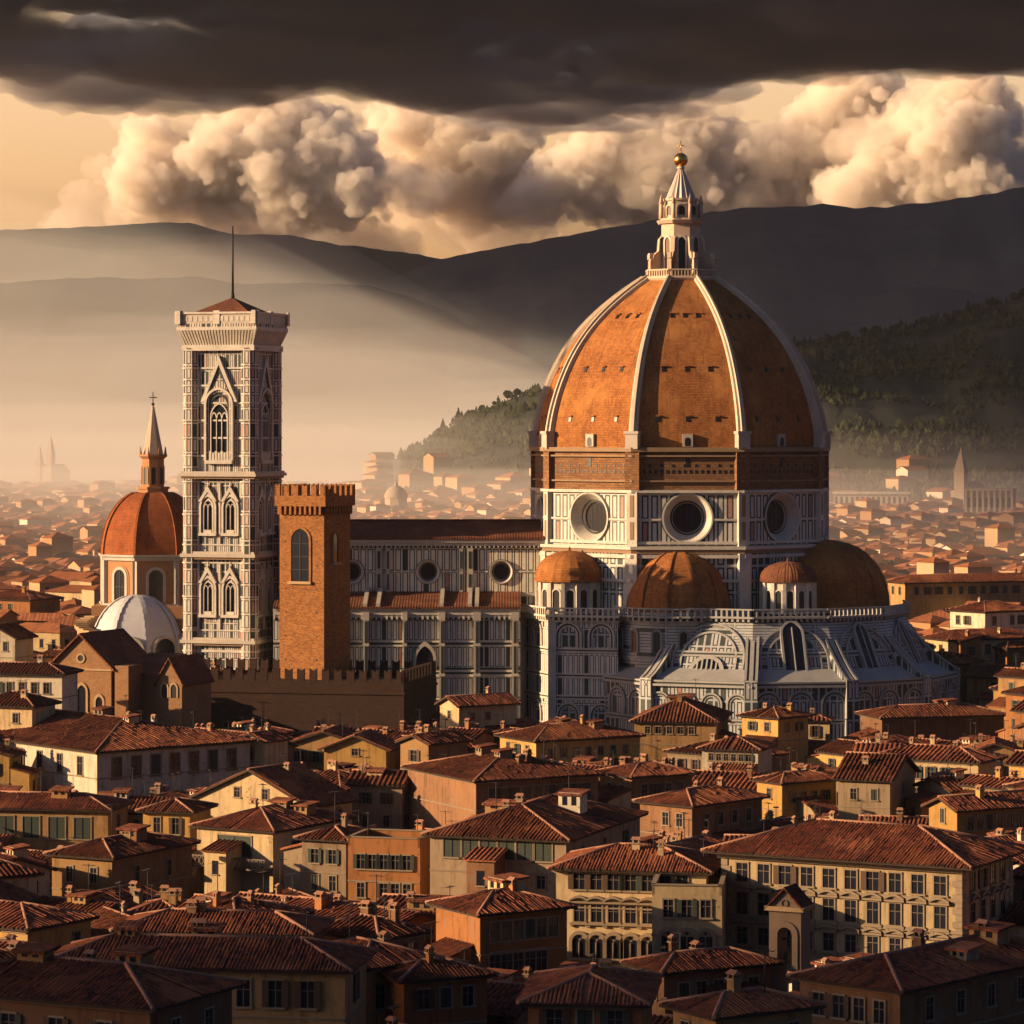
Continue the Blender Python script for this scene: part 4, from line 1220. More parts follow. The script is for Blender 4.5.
def gothic_window(F, a, z0, zs, r, gable, lights, parent, mats, dep=0.55):
    wn = MB()
    wn.arch_band(F, a, z0, zs, r, r + 0.28, -0.1, dep * 0.6, 0, 0.35)
    wn.arch_band(F, a, z0, zs, r + 0.28, r + 0.5, -0.1, dep * 0.4, 1, 0.35)
    wn.arch_band(F, a, z0, zs, r + 0.5, r + 0.85, -0.1, dep, 0, 0.35)
    wn.arch_fill(F, a, z0, zs, r, 0.08, 2, 0.35)
    n = lights
    lw = 2 * r / n
    for i in range(1, n): wn.tube(F(a - r + lw * i, z0, 0.25), F(a - r + lw * i, zs, 0.25), 0.09, None, 0, 6)
    for i in range(n): wn.arch_band(F, a - r + lw * (i + 0.5), zs - 0.1, zs, lw * 0.38, lw * 0.5, 0.05, 0.35, 0, 0.5, 6)
    wn.fbox(F, a - r - 0.9, a + r + 0.9, z0 - 0.5, z0, -0.1, dep + 0.25, 0)
    wn.fbox(F, a - r * 0.9, a + r * 0.9, z0, z0 + 0.55, 0.1, 0.4, 0)
    if gable:
        hw, zb, zt = gable
        wn.band(F, [(a - hw + 0.55, zb), (a, zt - 1.1), (a + hw - 0.55, zb)], [(a - hw, zb), (a, zt), (a + hw, zb)], -0.1, dep + 0.1, 0)
        wn.band(F, [(a - hw + 0.95, zb), (a, zt - 1.9), (a + hw - 0.95, zb)], [(a - hw + 0.55, zb), (a, zt - 1.1), (a + hw - 0.55, zb)], -0.1, dep * 0.5, 1)
        wn.ring(F, a, zb + (zt - zb) * 0.22, 0.35 * r * 0.5, 0.35 * r * 0.5 + 0.2, -0.1, 0.3, 0, 12)
        wn.tube(F(a, zt - 0.2, 0.2), F(a, zt + 0.8, 0.2), 0.16, 0.04, 0, 6)
    return wn.build('window', mats, parent)
WM = [M_white, M_green, M_glass]
for sd_ in range(4):
    F, w = frame_on(None, sd_, TW - 1.0, TW - 1.0)
    big = MB()
    big.arch_band(F, w / 2, 50.6, 60.6, 2.35, 2.75, -0.1, 0.75, 0, 0.05, 14)
    big.arch_band(F, w / 2, 50.6, 60.6, 1.95, 2.35, -0.1, 0.5, 3, 0.05, 14)
    big.arch_band(F, w / 2, 50.6, 60.2, 1.6, 1.95, -0.1, 0.34, 1, 0.1, 14)
    big.arch_fill(F, w / 2, 50.6, 60.6, 2.0, 0.06, 3, 0.05, 14)
    big.arch_fill(F, w / 2, 51.8, 58.4, 1.5, 0.1, 2, 0.35)
    big.arch_band(F, w / 2, 51.4, 58.4, 1.5, 1.7, 0, 0.4, 0, 0.35)
    for s in (-0.5, 0.5): big.tube(F(w / 2 + s, 51.6, 0.25), F(w / 2 + s, 58.4, 0.25), 0.1, None, 0, 6)
    for s in (-1, 0, 1): big.arch_band(F, w / 2 + s, 58.2, 58.4, 0.34, 0.5, 0.08, 0.34, 0, 0.5, 6)
    big.fbox(F, w / 2 - 2.6, w / 2 + 2.6, 50.0, 50.6, -0.1, 0.9, 0)
    for i in range(-3, 4): big.fbox(F, w / 2 + i * 0.55 - 0.2, w / 2 + i * 0.55 + 0.2, 50.6, 52.0 + (0.25 if i % 2 else 0), 0.1, 0.55, 0)
    big.band(F, [(w / 2 - 2.9, 61.0), (w / 2, 67.6), (w / 2 + 2.9, 61.0)], [(w / 2 - 3.5, 61.0), (w / 2, 69.2), (w / 2 + 3.5, 61.0)], -0.1, 0.6, 0)
    big.band(F, [(w / 2 - 2.4, 61.6), (w / 2, 66.4), (w / 2 + 2.4, 61.6)], [(w / 2 - 2.9, 61.0), (w / 2, 67.6), (w / 2 + 2.9, 61.0)], -0.1, 0.4, 1)
    big.extr(F, [(w / 2 - 2.4, 63.2), (w / 2 + 2.4, 63.2), (w / 2, 66.9)], -0.1, 0.25, 3)
    big.build('window', WM + [M_tower2], bell)
    for zb in (H1, H2):
        for s in (-1, 1):
            gothic_window(F, w / 2 + s * 2.15, zb + 4.6 if zb == H1 else zb + 3.8, zb + 9.2 if zb == H1 else zb + 8.4, 0.78, (1.75, zb + 10.2 if zb == H1 else zb + 9.4, zb + 13.2 if zb == H1 else zb + 12.2), 2, bell, WM)
gal = MB(); e = TW / 2
for i in range(4):
    F, w = frame_on(None, i, TW, TW)
    # corbelled flare under the walk
    o = 0.95
    gal.poly([F(0, HT + 0.5), F(w, HT + 0.5), F(w + o, HT + 3.0, o), F(-o, HT + 3.0, o)], 2)
    n = 26
    for k in range(n):
        t = k / (n - 1); a0, a1 = w * t, -o + (w + 2 * o) * t
        A = lambda a, b, c: F(a, b, c)
        gal.hexa([A(a0 - 0.16, HT + 0.5, 0.15), A(a0 + 0.16, HT + 0.5, 0.15), A(a0 + 0.16, HT + 0.5, -0.1), A(a0 - 0.16, HT + 0.5, -0.1), A(a1 - 0.18, HT + 3.1, o + 0.2), A(a1 + 0.18, HT + 3.1, o + 0.2), A(a1 + 0.18, HT + 3.1, o - 0.4), A(a1 - 0.18, HT + 3.1, o - 0.4)], 0)
    F, w = frame_on(None, i, TW + 2 * o, TW + 2 * o)
    gal.fbox(F, 0, w, HT + 4.3, HT + 6.0, -0.5, 0.05, 1)
    for k in range(15): gal.fbox(F, w * k / 15 + 0.2, w * (k + 1) / 15 - 0.2, HT + 4.7, HT + 5.6, -0.2, 0.10, 0)
    for k in (0.0, 0.5, 1.0): gal.fbox(F, w * k - 0.6, w * k + 0.6, HT + 4.2, HT + 6.6, -0.6, 0.2, 0)
gal.box(-e - 0.5, e + 0.5, -e - 0.5, e + 0.5, HT - 0.5, HT + 0.5, 0)
gal.box(-e - 1.2, e + 1.2, -e - 1.2, e + 1.2, HT + 3.1, HT + 3.7, 0)
gal.box(-e - 1.05, e + 1.05, -e - 1.05, e + 1.05, HT + 3.7, HT + 4.3, 3)
for i in range(4):
    F, w = frame_on(None, i, TW + 2.1, TW + 2.1)
    gal.fbox(F, -0.2, w + 0.2, HT + 6.0, HT + 6.35, -0.7, 0.2, 0)
gal.build('parapet', [M_white, M_white_d, M_tierc, M_tower2], bell)
rp = MB()
A = [Vector((x * (e + 0.3), y * (e + 0.3), HT + 5.6)) for x, y in ((-1, -1), (1, -1), (1, 1), (-1, 1))]
top = Vector((0, 0, HT + 9.2))
for k in range(4): rp.poly([A[k], A[(k + 1) % 4], top], 0)
ro = rp.build('roof', [M_roof_c], bell)
pp = MB(); pp.tube((0, 0, HT + 8.8), (0, 0, HT + 10), 0.42, 0.3); pp.tube((0, 0, HT + 9.6), (0, 0, HT + 22.0), 0.24, 0.14)
pp.build('pole', [M_iron], bell)

# ================================================================== battlements
def merlons(mb, F, w, z, mw, gap, h, c0, c1, m=0, swallow=True):
    n = max(1, round((w + gap) / (mw + gap)))
    p = (w + gap) / n; mw = p - gap
    for i in range(n):
        a = i * p
        if swallow:
            mb.extr(F, [(a, z), (a + mw, z), (a + mw, z + h), (a + mw * 0.5, z + h * 0.82), (a, z + h)], c0, c1, m)
            mb.poly([F(a, z + h, c0), F(a + mw * 0.5, z + h * 0.82, c0), F(a + mw, z + h, c0), F(a + mw, z, c0), F(a, z, c0)], m)
        else:
            mb.fbox(F, a, a + mw, z, z + h, c0, c1, m)
M_orange = brick('orange brick', (0.42, 0.18, 0.055), (0.22, 0.085, 0.03), (0.16, 0.085, 0.045), 0.5, 0.19, 0.35, 0.04)
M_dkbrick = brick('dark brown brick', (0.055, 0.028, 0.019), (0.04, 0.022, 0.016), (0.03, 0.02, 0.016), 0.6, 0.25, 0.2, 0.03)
M_sand = plain('sandstone trim', (0.36, 0.24, 0.13), 0.85, 0.5, 0.5)
ow = 8.7; od = 8.9
keep = empty('brick_tower', place(324, 556, 27, ow, od), R(-27), 'orange brick watchtower with swallowtail battlements and one tall arched window', 'tower')
kb = MB()
for i in range(4):
    F, w = frame_on(None, i, ow, od)
    kb.poly([F(0, 0), F(w, 0), F(w, 42.4), F(0, 42.4)], 0)
for i in range(4):
    F, w = frame_on(None, i, ow, od)
    for zz_ in range(5, 42, 4):
        for a in (w * 0.14, w * 0.84):
            if not (28 < zz_ < 40 and False): kb.fbox(F, a - 0.16, a + 0.16, zz_, zz_ + 0.3, -0.1, 0.02, 1)
    for z in (20.5, 29.2): kb.fbox(F, -0.06, w + 0.06, z, z + 0.25, -0.1, 0.1, 0)
kb.build('shaft', [M_orange, M_black], keep)
kp = MB()
kp.box(-ow / 2 - 0.62, ow / 2 + 0.62, -od / 2 - 0.62, od / 2 + 0.62, 43.1, 44.9, 0)
for i in range(4):
    F, w = frame_on(None, i, ow, od)
    for k in range(9):
        a = w * (k + 0.5) / 9
        kp.fbox(F, a - 0.2, a + 0.2, 41.7, 43.1, -0.1, 0.6, 0)
        kp.arch_fill(F, w * k / 9 + (0 if k else 0.2), 42.1, 42.7, 0.3, 0.05, 1) if k else None
    F, w = frame_on(None, i, ow + 1.24, od + 1.24)
    merlons(kp, F, w, 44.9, 0.95, 0.75, 1.9, -0.45, 0.0)
kp.build('battlement', [M_orange, M_black], keep)
for i in range(4):
    F, w = frame_on(None, i, ow, od)
    wn = MB()
    r, z0, zs = (1.75, 30.4, 37.3) if i % 2 == 0 else (0.8, 33.6, 37.6)
    a = w * 0.47 if i % 2 == 0 else w * 0.42
    wn.arch_band(F, a, z0, zs, r, r + 0.4, -0.1, 0.18, 0, 0.1)
    wn.arch_fill(F, a, z0, zs, r, 0.05, 1, 0.1)
    wn.fbox(F, a - r - 0.5, a + r + 0.5, z0 - 0.45, z0, -0.1, 0.5, 2)
    if r > 1:
        wn.fbox(F, a - 0.07, a + 0.07, z0, zs + 1.4, 0.04, 0.16, 3)
        for z in (32.4, 34.6, 36.8): wn.fbox(F, a - r, a + r, z - 0.05, z + 0.05, 0.04, 0.14, 3)
    wn.build('window', [M_orange, M_glass, M_sand, M_iron], keep)

def span(xL, xC, xR, Y, phi):
    "lengths of the two facades that end at pixels xL and xR, corner at xC, depth Y"
    Xc = P(xC, 0, Y).x
    def sol(px, dx, dy):
        k = (px - 512) / F_PX
        return (k * Y - Xc) / (dx - k * dy)
    return sol(xL, -math.cos(R(phi)), math.sin(R(phi))), sol(xR, math.sin(R(phi)), math.cos(R(phi)))

wA, wB = span(150, 404, 436, 540, 12)
wB = max(wB, 5.0)
rw = empty('battlement_wall', place(404, 540, 12, wA, wB), R(-12), 'long dark brown brick wall with swallowtail battlements below the bell tower', 'wall')
b = MB()
for i in range(4):
    F, w = frame_on(None, i, wA, wB)
    b.poly([F(0, 0), F(w, 0), F(w, 14.6), F(0, 14.6)], 0)
    b.fbox(F, -0.2, w + 0.2, 12.6, 13.0, -0.2, 0.25, 0)
    for k in range(int(w / 2.4)): b.fbox(F, 1.2 + k * 2.4 - 0.15, 1.2 + k * 2.4 + 0.15, 8.0, 8.3, -0.1, 0.03, 1)
b.poly([(-wA / 2, -wB / 2, 13.9), (wA / 2, -wB / 2, 13.9), (wA / 2, wB / 2, 13.9), (-wA / 2, wB / 2, 13.9)], 0)
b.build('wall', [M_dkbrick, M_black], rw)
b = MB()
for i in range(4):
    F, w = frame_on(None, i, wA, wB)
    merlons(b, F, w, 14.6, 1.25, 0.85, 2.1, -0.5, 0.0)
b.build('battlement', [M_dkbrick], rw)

# ================================================================== domed church behind the bell tower
M_rdome = dome_tiles('red dome tiles', (0.34, 0.10, 0.034), (0.24, 0.068, 0.026), (0.38, 0.125, 0.042))
M_ochre_s = plain('ochre plaster stone', (0.36, 0.19, 0.09), 0.85, 0.5, 0.3)
M_lead = plain('pale lead sheet', (0.46, 0.46, 0.48), 0.42, 0.4, 0.4, 0.5)
dcx = P(153, 0, 640).x
dch = empty('domed_church', (dcx, 640, 0), 0, 'church with an orange dome, spired lantern and white half dome, left of the bell tower', 'church')
def prism(mb, c, n, off, r0, r1, z0, z1, m=0):
    for k in range(n):
        a0, a1 = R(off + 360 / n * k), R(off + 360 / n * (k + 1))
        g = lambda a, r, z: Vector(c) + Vector((math.cos(a) * r, math.sin(a) * r, z))
        p, q = g(a0, r0, z0), g(a1, r0, z0)
        w = (q - p).length; w1 = w * r1 / r0
        mb.poly([p, q, g(a1, r1, z1), g(a0, r1, z1)], m, [(-w / 2, 0), (w / 2, 0), (w1 / 2, z1 - z0), (-w1 / 2, z1 - z0)])
def pface(c, n, off, r, k, z):
    a0, a1 = R(off + 360 / n * k), R(off + 360 / n * (k + 1))
    p = Vector(c) + Vector((math.cos(a0) * r, math.sin(a0) * r, z)); q = Vector(c) + Vector((math.cos(a1) * r, math.sin(a1) * r, z))
    return Fr(p, q - p), (q - p).length
dd = MB(); OFF = -103
prism(dd, (0, 0, 0), 8, OFF, 10.2, 10.2, 22.5, 31.6, 0)
for k in range(8):
    F, w = pface((0, 0, 0), 8, OFF, 10.2, k, 22.5)
    for s in (0, 1): dd.fbox(F, s * w - 0.55, s * w + 0.55, 0, 9.1, -0.3, 0.22, 1)
    dd.fbox(F, -0.3, w + 0.3, 8.5, 9.2, -0.3, 0.5, 1); dd.fbox(F, -0.4, w + 0.4, 9.2, 9.6, -0.3, 0.9, 1); dd.fbox(F, -0.4, w + 0.4, -0.4, 0.2, -0.3, 0.7, 1)
dr = dd.build('drum', [M_ochre_s, M_white_d], dch)
for k in range(8):
    F, w = pface((0, 0, 0), 8, OFF, 10.2, k, 22.5)
    wn = MB()
    wn.arch_band(F, w / 2, 0.6, 5.4, 1.35, 1.9, -0.1, 0.25, 0); wn.arch_band(F, w / 2, 0.6, 5.4, 1.9, 2.3, -0.1, 0.12, 2); wn.arch_fill(F, w / 2, 0.6, 5.4, 1.35, 0.05, 1)
    wn.fbox(F, w / 2 - 0.06, w / 2 + 0.06, 0.6, 6.6, 0.04, 0.12, 3); wn.fbox(F, w / 2 - 1.3, w / 2 + 1.3, 3.4, 3.5, 0.04, 0.12, 3)
    wn.build('window', [M_white_d, M_glass, M_ochre_s, M_iron], dr)
dm = MB()
pr = [(10.6 * math.cos(R(t)) ** 0.8, 31.9 + 12.6 * math.sin(R(t)) ** 1.05) for t in range(0, 78, 6)]
pr = [p for p in pr if p[0] > 2.6] + [(2.6, 43.9)]
dm.lathe((0, 0, 0), pr, 0, 8, R(OFF), R(OFF + 360), smooth=False)
dmo = dm.build('dome', [M_rdome], dch)
for k in range(8):
    a = R(OFF + 45 * k); d = Vector((math.cos(a), math.sin(a), 0)); t = Vector((-d.y, d.x, 0))
    rb = MB()
    for i in range(len(pr) - 1):
        (r0, z0), (r1, z1) = pr[i], pr[i + 1]
        q = lambda r, z, s_, l: d * (r + l) + t * s_ + Vector((0, 0, z + l * 0.5))
        rb.poly([q(r0, z0, -0.22, 0.16), q(r0, z0, 0.22, 0.16), q(r1, z1, 0.2, 0.16), q(r1, z1, -0.2, 0.16)], 0)
        for s_ in (-0.22, 0.22): rb.poly([q(r0, z0, s_, -0.1), q(r1, z1, s_, -0.1), q(r1, z1, s_, 0.16), q(r0, z0, s_, 0.16)], 0)
    rb.build('rib', [M_rdome], dmo)
ln = MB()
prism(ln, (0, 0, 0), 8, OFF, 3.1, 3.1, 43.4, 44.6, 0); prism(ln, (0, 0, 0), 8, OFF, 3.4, 3.4, 44.6, 45.0, 0)
prism(ln, (0, 0, 0), 8, OFF, 3.4, 2.3, 45.0, 45.01, 0); prism(ln, (0, 0, 0), 8, OFF, 2.25, 2.25, 45.0, 50.4, 0)
prism(ln, (0, 0, 0), 8, OFF, 2.3, 2.9, 50.4, 50.9, 0); prism(ln, (0, 0, 0), 8, OFF, 2.9, 2.9, 50.9, 51.3, 0); prism(ln, (0, 0, 0), 8, OFF, 2.9, 2.0, 51.3, 51.31, 0)
prism(ln, (0, 0, 0), 8, OFF, 2.1, 0.25, 51.3, 60.6, 1)
for k in range(8):
    F, w = pface((0, 0, 0), 8, OFF, 2.25, k, 45)
    ln.arch_band(F, w / 2, 0.5, 3.4, 0.42, 0.68, -0.1, 0.15, 0); ln.arch_fill(F, w / 2, 0.5, 3.4, 0.42, 0.05, 2)
    a = R(OFF + 45 * k); d = Vector((math.cos(a), math.sin(a), 0))
    ln.tube(d * 2.6 + Vector((0, 0, 51.3)), d * 2.6 + Vector((0, 0, 52.8)), 0.24, 0.03, 0, 5)
ln.tube((0, 0, 60.4), (0, 0, 63.4), 0.12, 0.08, 3, 6); ln.tube((-0.75, 0, 62.3), (0.75, 0, 62.3), 0.1, None, 3, 6)
ln.lathe((0, 0, 61.0), [(0.001, -0.4), (0.4, 0), (0.001, 0.4)], 3, 10)
M_spire = plain('pale spire stone', (0.40, 0.31, 0.24), 0.8, 0.5, 0.4)
ln.build('lantern', [M_ochre_s, M_spire, M_black, M_iron], dch)
hd = MB()
hc = Vector((P(137, 0, 622).x - dcx, 622 - 640, 12.4))
pr = [(9.2 * math.cos(R(t)) ** 0.9, 12.6 * math.sin(R(t))) for t in range(0, 88, 8)] + [(0.001, 12.6)]
hd.lathe(hc, pr, 0, 8, R(-70), R(290), smooth=False)
hd.lathe(hc + Vector((0, 0, -12.4)), [(9.4, 0), (9.4, 12.2), (9.9, 12.2), (9.9, 12.7), (9.1, 12.8)], 1, 8, R(-70), R(290), smooth=False)
for k in range(8):
    a = R(-70 + 45 * k); d = Vector((math.cos(a), math.sin(a), 0)); t = Vector((-d.y, d.x, 0))
    for i in range(len(pr) - 2):
        (r0, z0), (r1, z1) = pr[i], pr[i + 1]
        q = lambda r, z, s_, l: hc + d * (r + l) + t * s_ + Vector((0, 0, z + l * 0.4))
        hd.poly([q(r0, z0, -0.5, 0.14), q(r0, z0, 0.5, 0.14), q(r1, z1, 0.3, 0.14), q(r1, z1, -0.3, 0.14)], 0)
hdo = hd.build('half_dome', [M_lead, M_ochre_s], dch)
for k in range(8):
    F, w = pface(hc, 8, -70, 9.3, k, 0)
    F = Fr(F.o, F.u, Vector((0, 0, 1)))
    wn = MB()
    wn.arch_band(F, w / 2, 0.2, 2.4, 2.3, 2.8, -4.0, 0.35, 0); wn.arch_fill(F, w / 2, 0.2, 2.4, 2.3, 0.1, 1)
    wn.build('window', [M_white_d, M_glass], hdo)
rg = MB()   # curved gallery round the half dome
for k in range(14):
    a0, a1 = R(170 + 9 * k - 60), R(170 + 9 * (k + 1) - 60)
    g = lambda a, r, z: hc + Vector((math.cos(a) * r, math.sin(a) * r, z))
    for r0, r1, z0, z1 in ((9.6, 11.2, -12.4, 7.6 - abs(k - 4) * 0.25), (9.4, 11.7, 7.6 - abs(k - 4) * 0.25, 8.3 - abs(k - 4) * 0.25)):
        rg.hexa([g(a0, r1, z0), g(a1, r1, z0), g(a1, r0, z0), g(a0, r0, z0), g(a0, r1, z1), g(a1, r1, z1), g(a1, r0, z1), g(a0, r0, z1)], 0)
rg.build('choir_wall', [M_sand], dch)
bd = MB(); bd.box(-13, 24, -12, 22, 0, 17.5, 0); bd.box(-10.6, 10.6, -10.6, 10.6, 17.5, 22.4, 0)
bd.build('nave', [M_ochre_s], dch)

# ================================================================== old brick church
M_ob = brick('old brown brick', (0.34, 0.18, 0.085), (0.27, 0.135, 0.065), (0.2, 0.13, 0.075), 0.5, 0.2, 0.25, 0.03)
wA, wB = span(50, 112, 152, 515, 22)
oc = empty('brick_church', place(112, 515, 22, wA, wB), R(-22), 'small old brown brick church with two gabled fronts and pointed windows', 'church')
def gable_box(mb, x0, x1, y0, y1, ze, zr, m=0, axis='y'):
    "walls of a gabled block, ridge along axis"
    mb.box(x0, x1, y0, y1, 0, ze, m, skip=(1,))
    if axis == 'y':
        c = (x0 + x1) / 2
        mb.poly([(x0, y0, ze), (x1, y0, ze), (c, y0, zr)], m); mb.poly([(x1, y1, ze), (x0, y1, ze), (c, y1, zr)], m)
    else:
        c = (y0 + y1) / 2
        mb.poly([(x1, y0, ze), (x1, y1, ze), (x1, c, zr)], m); mb.poly([(x0, y1, ze), (x0, y0, ze), (x0, c, zr)], m)
def gable_roof(mb, x0, x1, y0, y1, ze, zr, ov=0.5, th=0.35, m=0, axis='y'):
    if axis == 'y':
        c = (x0 + x1) / 2; s = (zr - ze) / (c - x0)
        for sg, xe in ((-1, x0 - ov), (1, x1 + ov)):
            z = ze - ov * s
            q = [Vector((xe, y0 - ov, z)), Vector((c, y0 - ov, zr)), Vector((c, y1 + ov, zr)), Vector((xe, y1 + ov, z))]
            if sg > 0: q = [q[1], q[0], q[3], q[2]]
            mb.hexa(q + [p + Vector((0, 0, th)) for p in q], m)
    else:
        c = (y0 + y1) / 2; s = (zr - ze) / (c - y0)
        for sg, ye in ((-1, y0 - ov), (1, y1 + ov)):
            z = ze - ov * s
            q = [Vector((x0 - ov, ye, z)), Vector((x1 + ov, ye, z)), Vector((x1 + ov, c, zr)), Vector((x0 - ov, c, zr))]
            if sg > 0: q = [q[3], q[2], q[1], q[0]]
            mb.hexa(q + [p + Vector((0, 0, th)) for p in q], m)
s = 515 / F_PX
ze = 56 - (668 - 430) * s; zr = 56 - (636 - 430) * s
w_ = MB(); gable_box(w_, -wA / 2, wA / 2, -wB / 2, wB / 2, ze, zr)
F, w = frame_on(None, 0, wA, wB)
w_.fbox(F, 0, w, ze - 0.5, ze - 0.2, -0.1, 0.2, 1)
for a in (0.4, w - 0.4): w_.fbox(F, a - 0.5, a + 0.5, 0, ze - 0.6, -0.1, 0.45, 0)
w_.ring(F, w / 2, ze + 1.4, 0.5, 0.8, -0.1, 0.15, 1, 16); w_.disc(F, w / 2, ze + 1.4, 0.5, 0.05, 2, 16)
wl = w_.build('wall', [M_ob, M_sand, M_black], oc)
r_ = MB(); gable_roof(r_, -wA / 2, wA / 2, -wB / 2, wB / 2, ze, zr, 0.6)
r_.build('roof', [M_roof_c], oc)
for a, z0, zs, r in ((w * 0.24, 9.6, 12.6, 0.85), (w * 0.52, 6.0, 15.0, 0.75), (w * 0.8, 7.0, 13.5, 0.6)):
    wn = MB(); wn.arch_band(F, a, z0, zs, r, r + 0.35, -0.1, 0.2, 0, 0.3); wn.arch_fill(F, a, z0, zs, r, 0.05, 1, 0.3)
    wn.build('window', [M_sand, M_glass], wl)
side = MB()
x0 = wA / 2
side.box(x0 - 0.5, x0 + 9.5, -2.0, wB / 2, 0, ze - 1.4, 0)
gable_box(side, x0 + 6.2, x0 + 10.6, -3.4, wB / 2, ze - 2.2, ze + 1.4)
side.box(x0 + 0.6, x0 + 3.0, -wB / 2 - 0.2, -2.0, 0, ze + 0.4, 0)
Fz = Fr((x0 + 6.2, -3.4, 0), (1, 0, 0))
for a in (1.4, 3.0): side.arch_fill(Fz, a, ze - 4.6, ze - 3.2, 0.5, 0.05, 1, 0.3); side.arch_band(Fz, a, ze - 4.6, ze - 3.2, 0.5, 0.75, -0.1, 0.15, 2, 0.3)
side.arch_fill(Fz, 2.2, 4, 8.0, 1.2, 0.05, 1, 0.2); side.arch_band(Fz, 2.2, 4, 8.0, 1.2, 1.6, -0.1, 0.2, 2, 0.2)
so = side.build('transept', [M_ob, M_black, M_sand], oc)
sr = MB()
sr.hexa([Vector(p) for p in ((x0 - 0.5, -2.6, ze - 1.5), (x0 + 6.2, -2.6, ze - 1.5), (x0 + 6.2, wB / 2, ze + 1.2), (x0 - 0.5, wB / 2, ze + 1.2), (x0 - 0.5, -2.6, ze - 1.1), (x0 + 6.2, -2.6, ze - 1.1), (x0 + 6.2, wB / 2, ze + 1.6), (x0 - 0.5, wB / 2, ze + 1.6))], 0)
gable_roof(sr, x0 + 6.2, x0 + 10.6, -3.4, wB / 2, ze - 2.2, ze + 1.4, 0.4, 0.3)
sr.build('transept_roof', [M_roof_c], so)
# ================================================================== houses
def plaster(name, col, amt=0.55):
    m = Mat(name, 0.9, 0.12)
    p = m.pos()
    n = m.noise(p, 0.35, 6, 0.7)
    st = m.noise(m.vec_scaled(p, (2.2, 2.2, 0.25)), 0.6, 4, 0.7)
    c = m.mix(n.step(0.42, 0.7) * 0.55, col, tuple(x * 0.62 for x in col))
    c = m.mix(st.step(0.48, 0.70) * 0.75, c, tuple(x * 0.45 for x in col))
    pt = m.noise(p, 0.22, 8, 0.75)
    c = m.mix(pt.step(0.585, 0.60) * 0.8, c, tuple(min(0.6, x * 0.7 + 0.05) for x in col))
    c = m.mix(m.noise(p, 0.9, 5, 0.8).step(0.60, 0.64) * 0.6, c, (0.13, 0.085, 0.05))
    c = m.bright(c, m.rnd() * 0.5 + 0.7)
    m.color(c)
    m.bump(m.noise(p, 3.0, 4, 0.7), 0.03, 0.6)
    return m.m
def vec_scaled(s, v, sc):
    n = s.nt.nodes.new('ShaderNodeVectorMath'); n.operation = 'MULTIPLY'
    s.nt.links.new(v, n.inputs[0]); n.inputs[1].default_value = sc
    return n.outputs[0]
Mat.vec_scaled = vec_scaled
WALLS = {
    'cream': plaster('cream plaster', (0.46, 0.34, 0.19)), 'ochre': plaster('ochre plaster', (0.31, 0.18, 0.078)),
    'yellow': plaster('yellow plaster', (0.43, 0.25, 0.08)), 'orange': plaster('orange plaster', (0.34, 0.145, 0.055)),
    'brown': plaster('brown plaster', (0.20, 0.105, 0.056)), 'grey': plaster('grey beige plaster', (0.27, 0.195, 0.125)),
    'white': plaster('off-white plaster', (0.55, 0.47, 0.35))}
WALLNAME = {'cream': 'cream', 'ochre': 'ochre', 'yellow': 'yellow', 'orange': 'orange', 'brown': 'brown', 'grey': 'grey-beige', 'white': 'off-white'}
M_trim = plain('stone trim', (0.22, 0.165, 0.11), 0.85, 0.5, 0.6)
M_tile = tiles('pantiles', (0.20, 0.058, 0.028), (0.06, 0.026, 0.019), (0.25, 0.088, 0.04), 0.45, 0.42, 0.03, 0.7, True)
M_ridge = plain('ridge tiles', (0.27, 0.135, 0.085), 0.9, 0.6, 0.8)
M_eave = plain('dark eaves wood', (0.05, 0.033, 0.025), 0.9, 0.3, 0.8)
M_shut_g = plain('green shutters', (0.035, 0.045, 0.035), 0.7, 0.4, 1.0)
M_shut_b = plain('brown shutters', (0.07, 0.04, 0.025), 0.7, 0.4, 1.0)
M_pale = plain('painted frame', (0.13, 0.10, 0.075), 0.7, 0.3, 1.0)

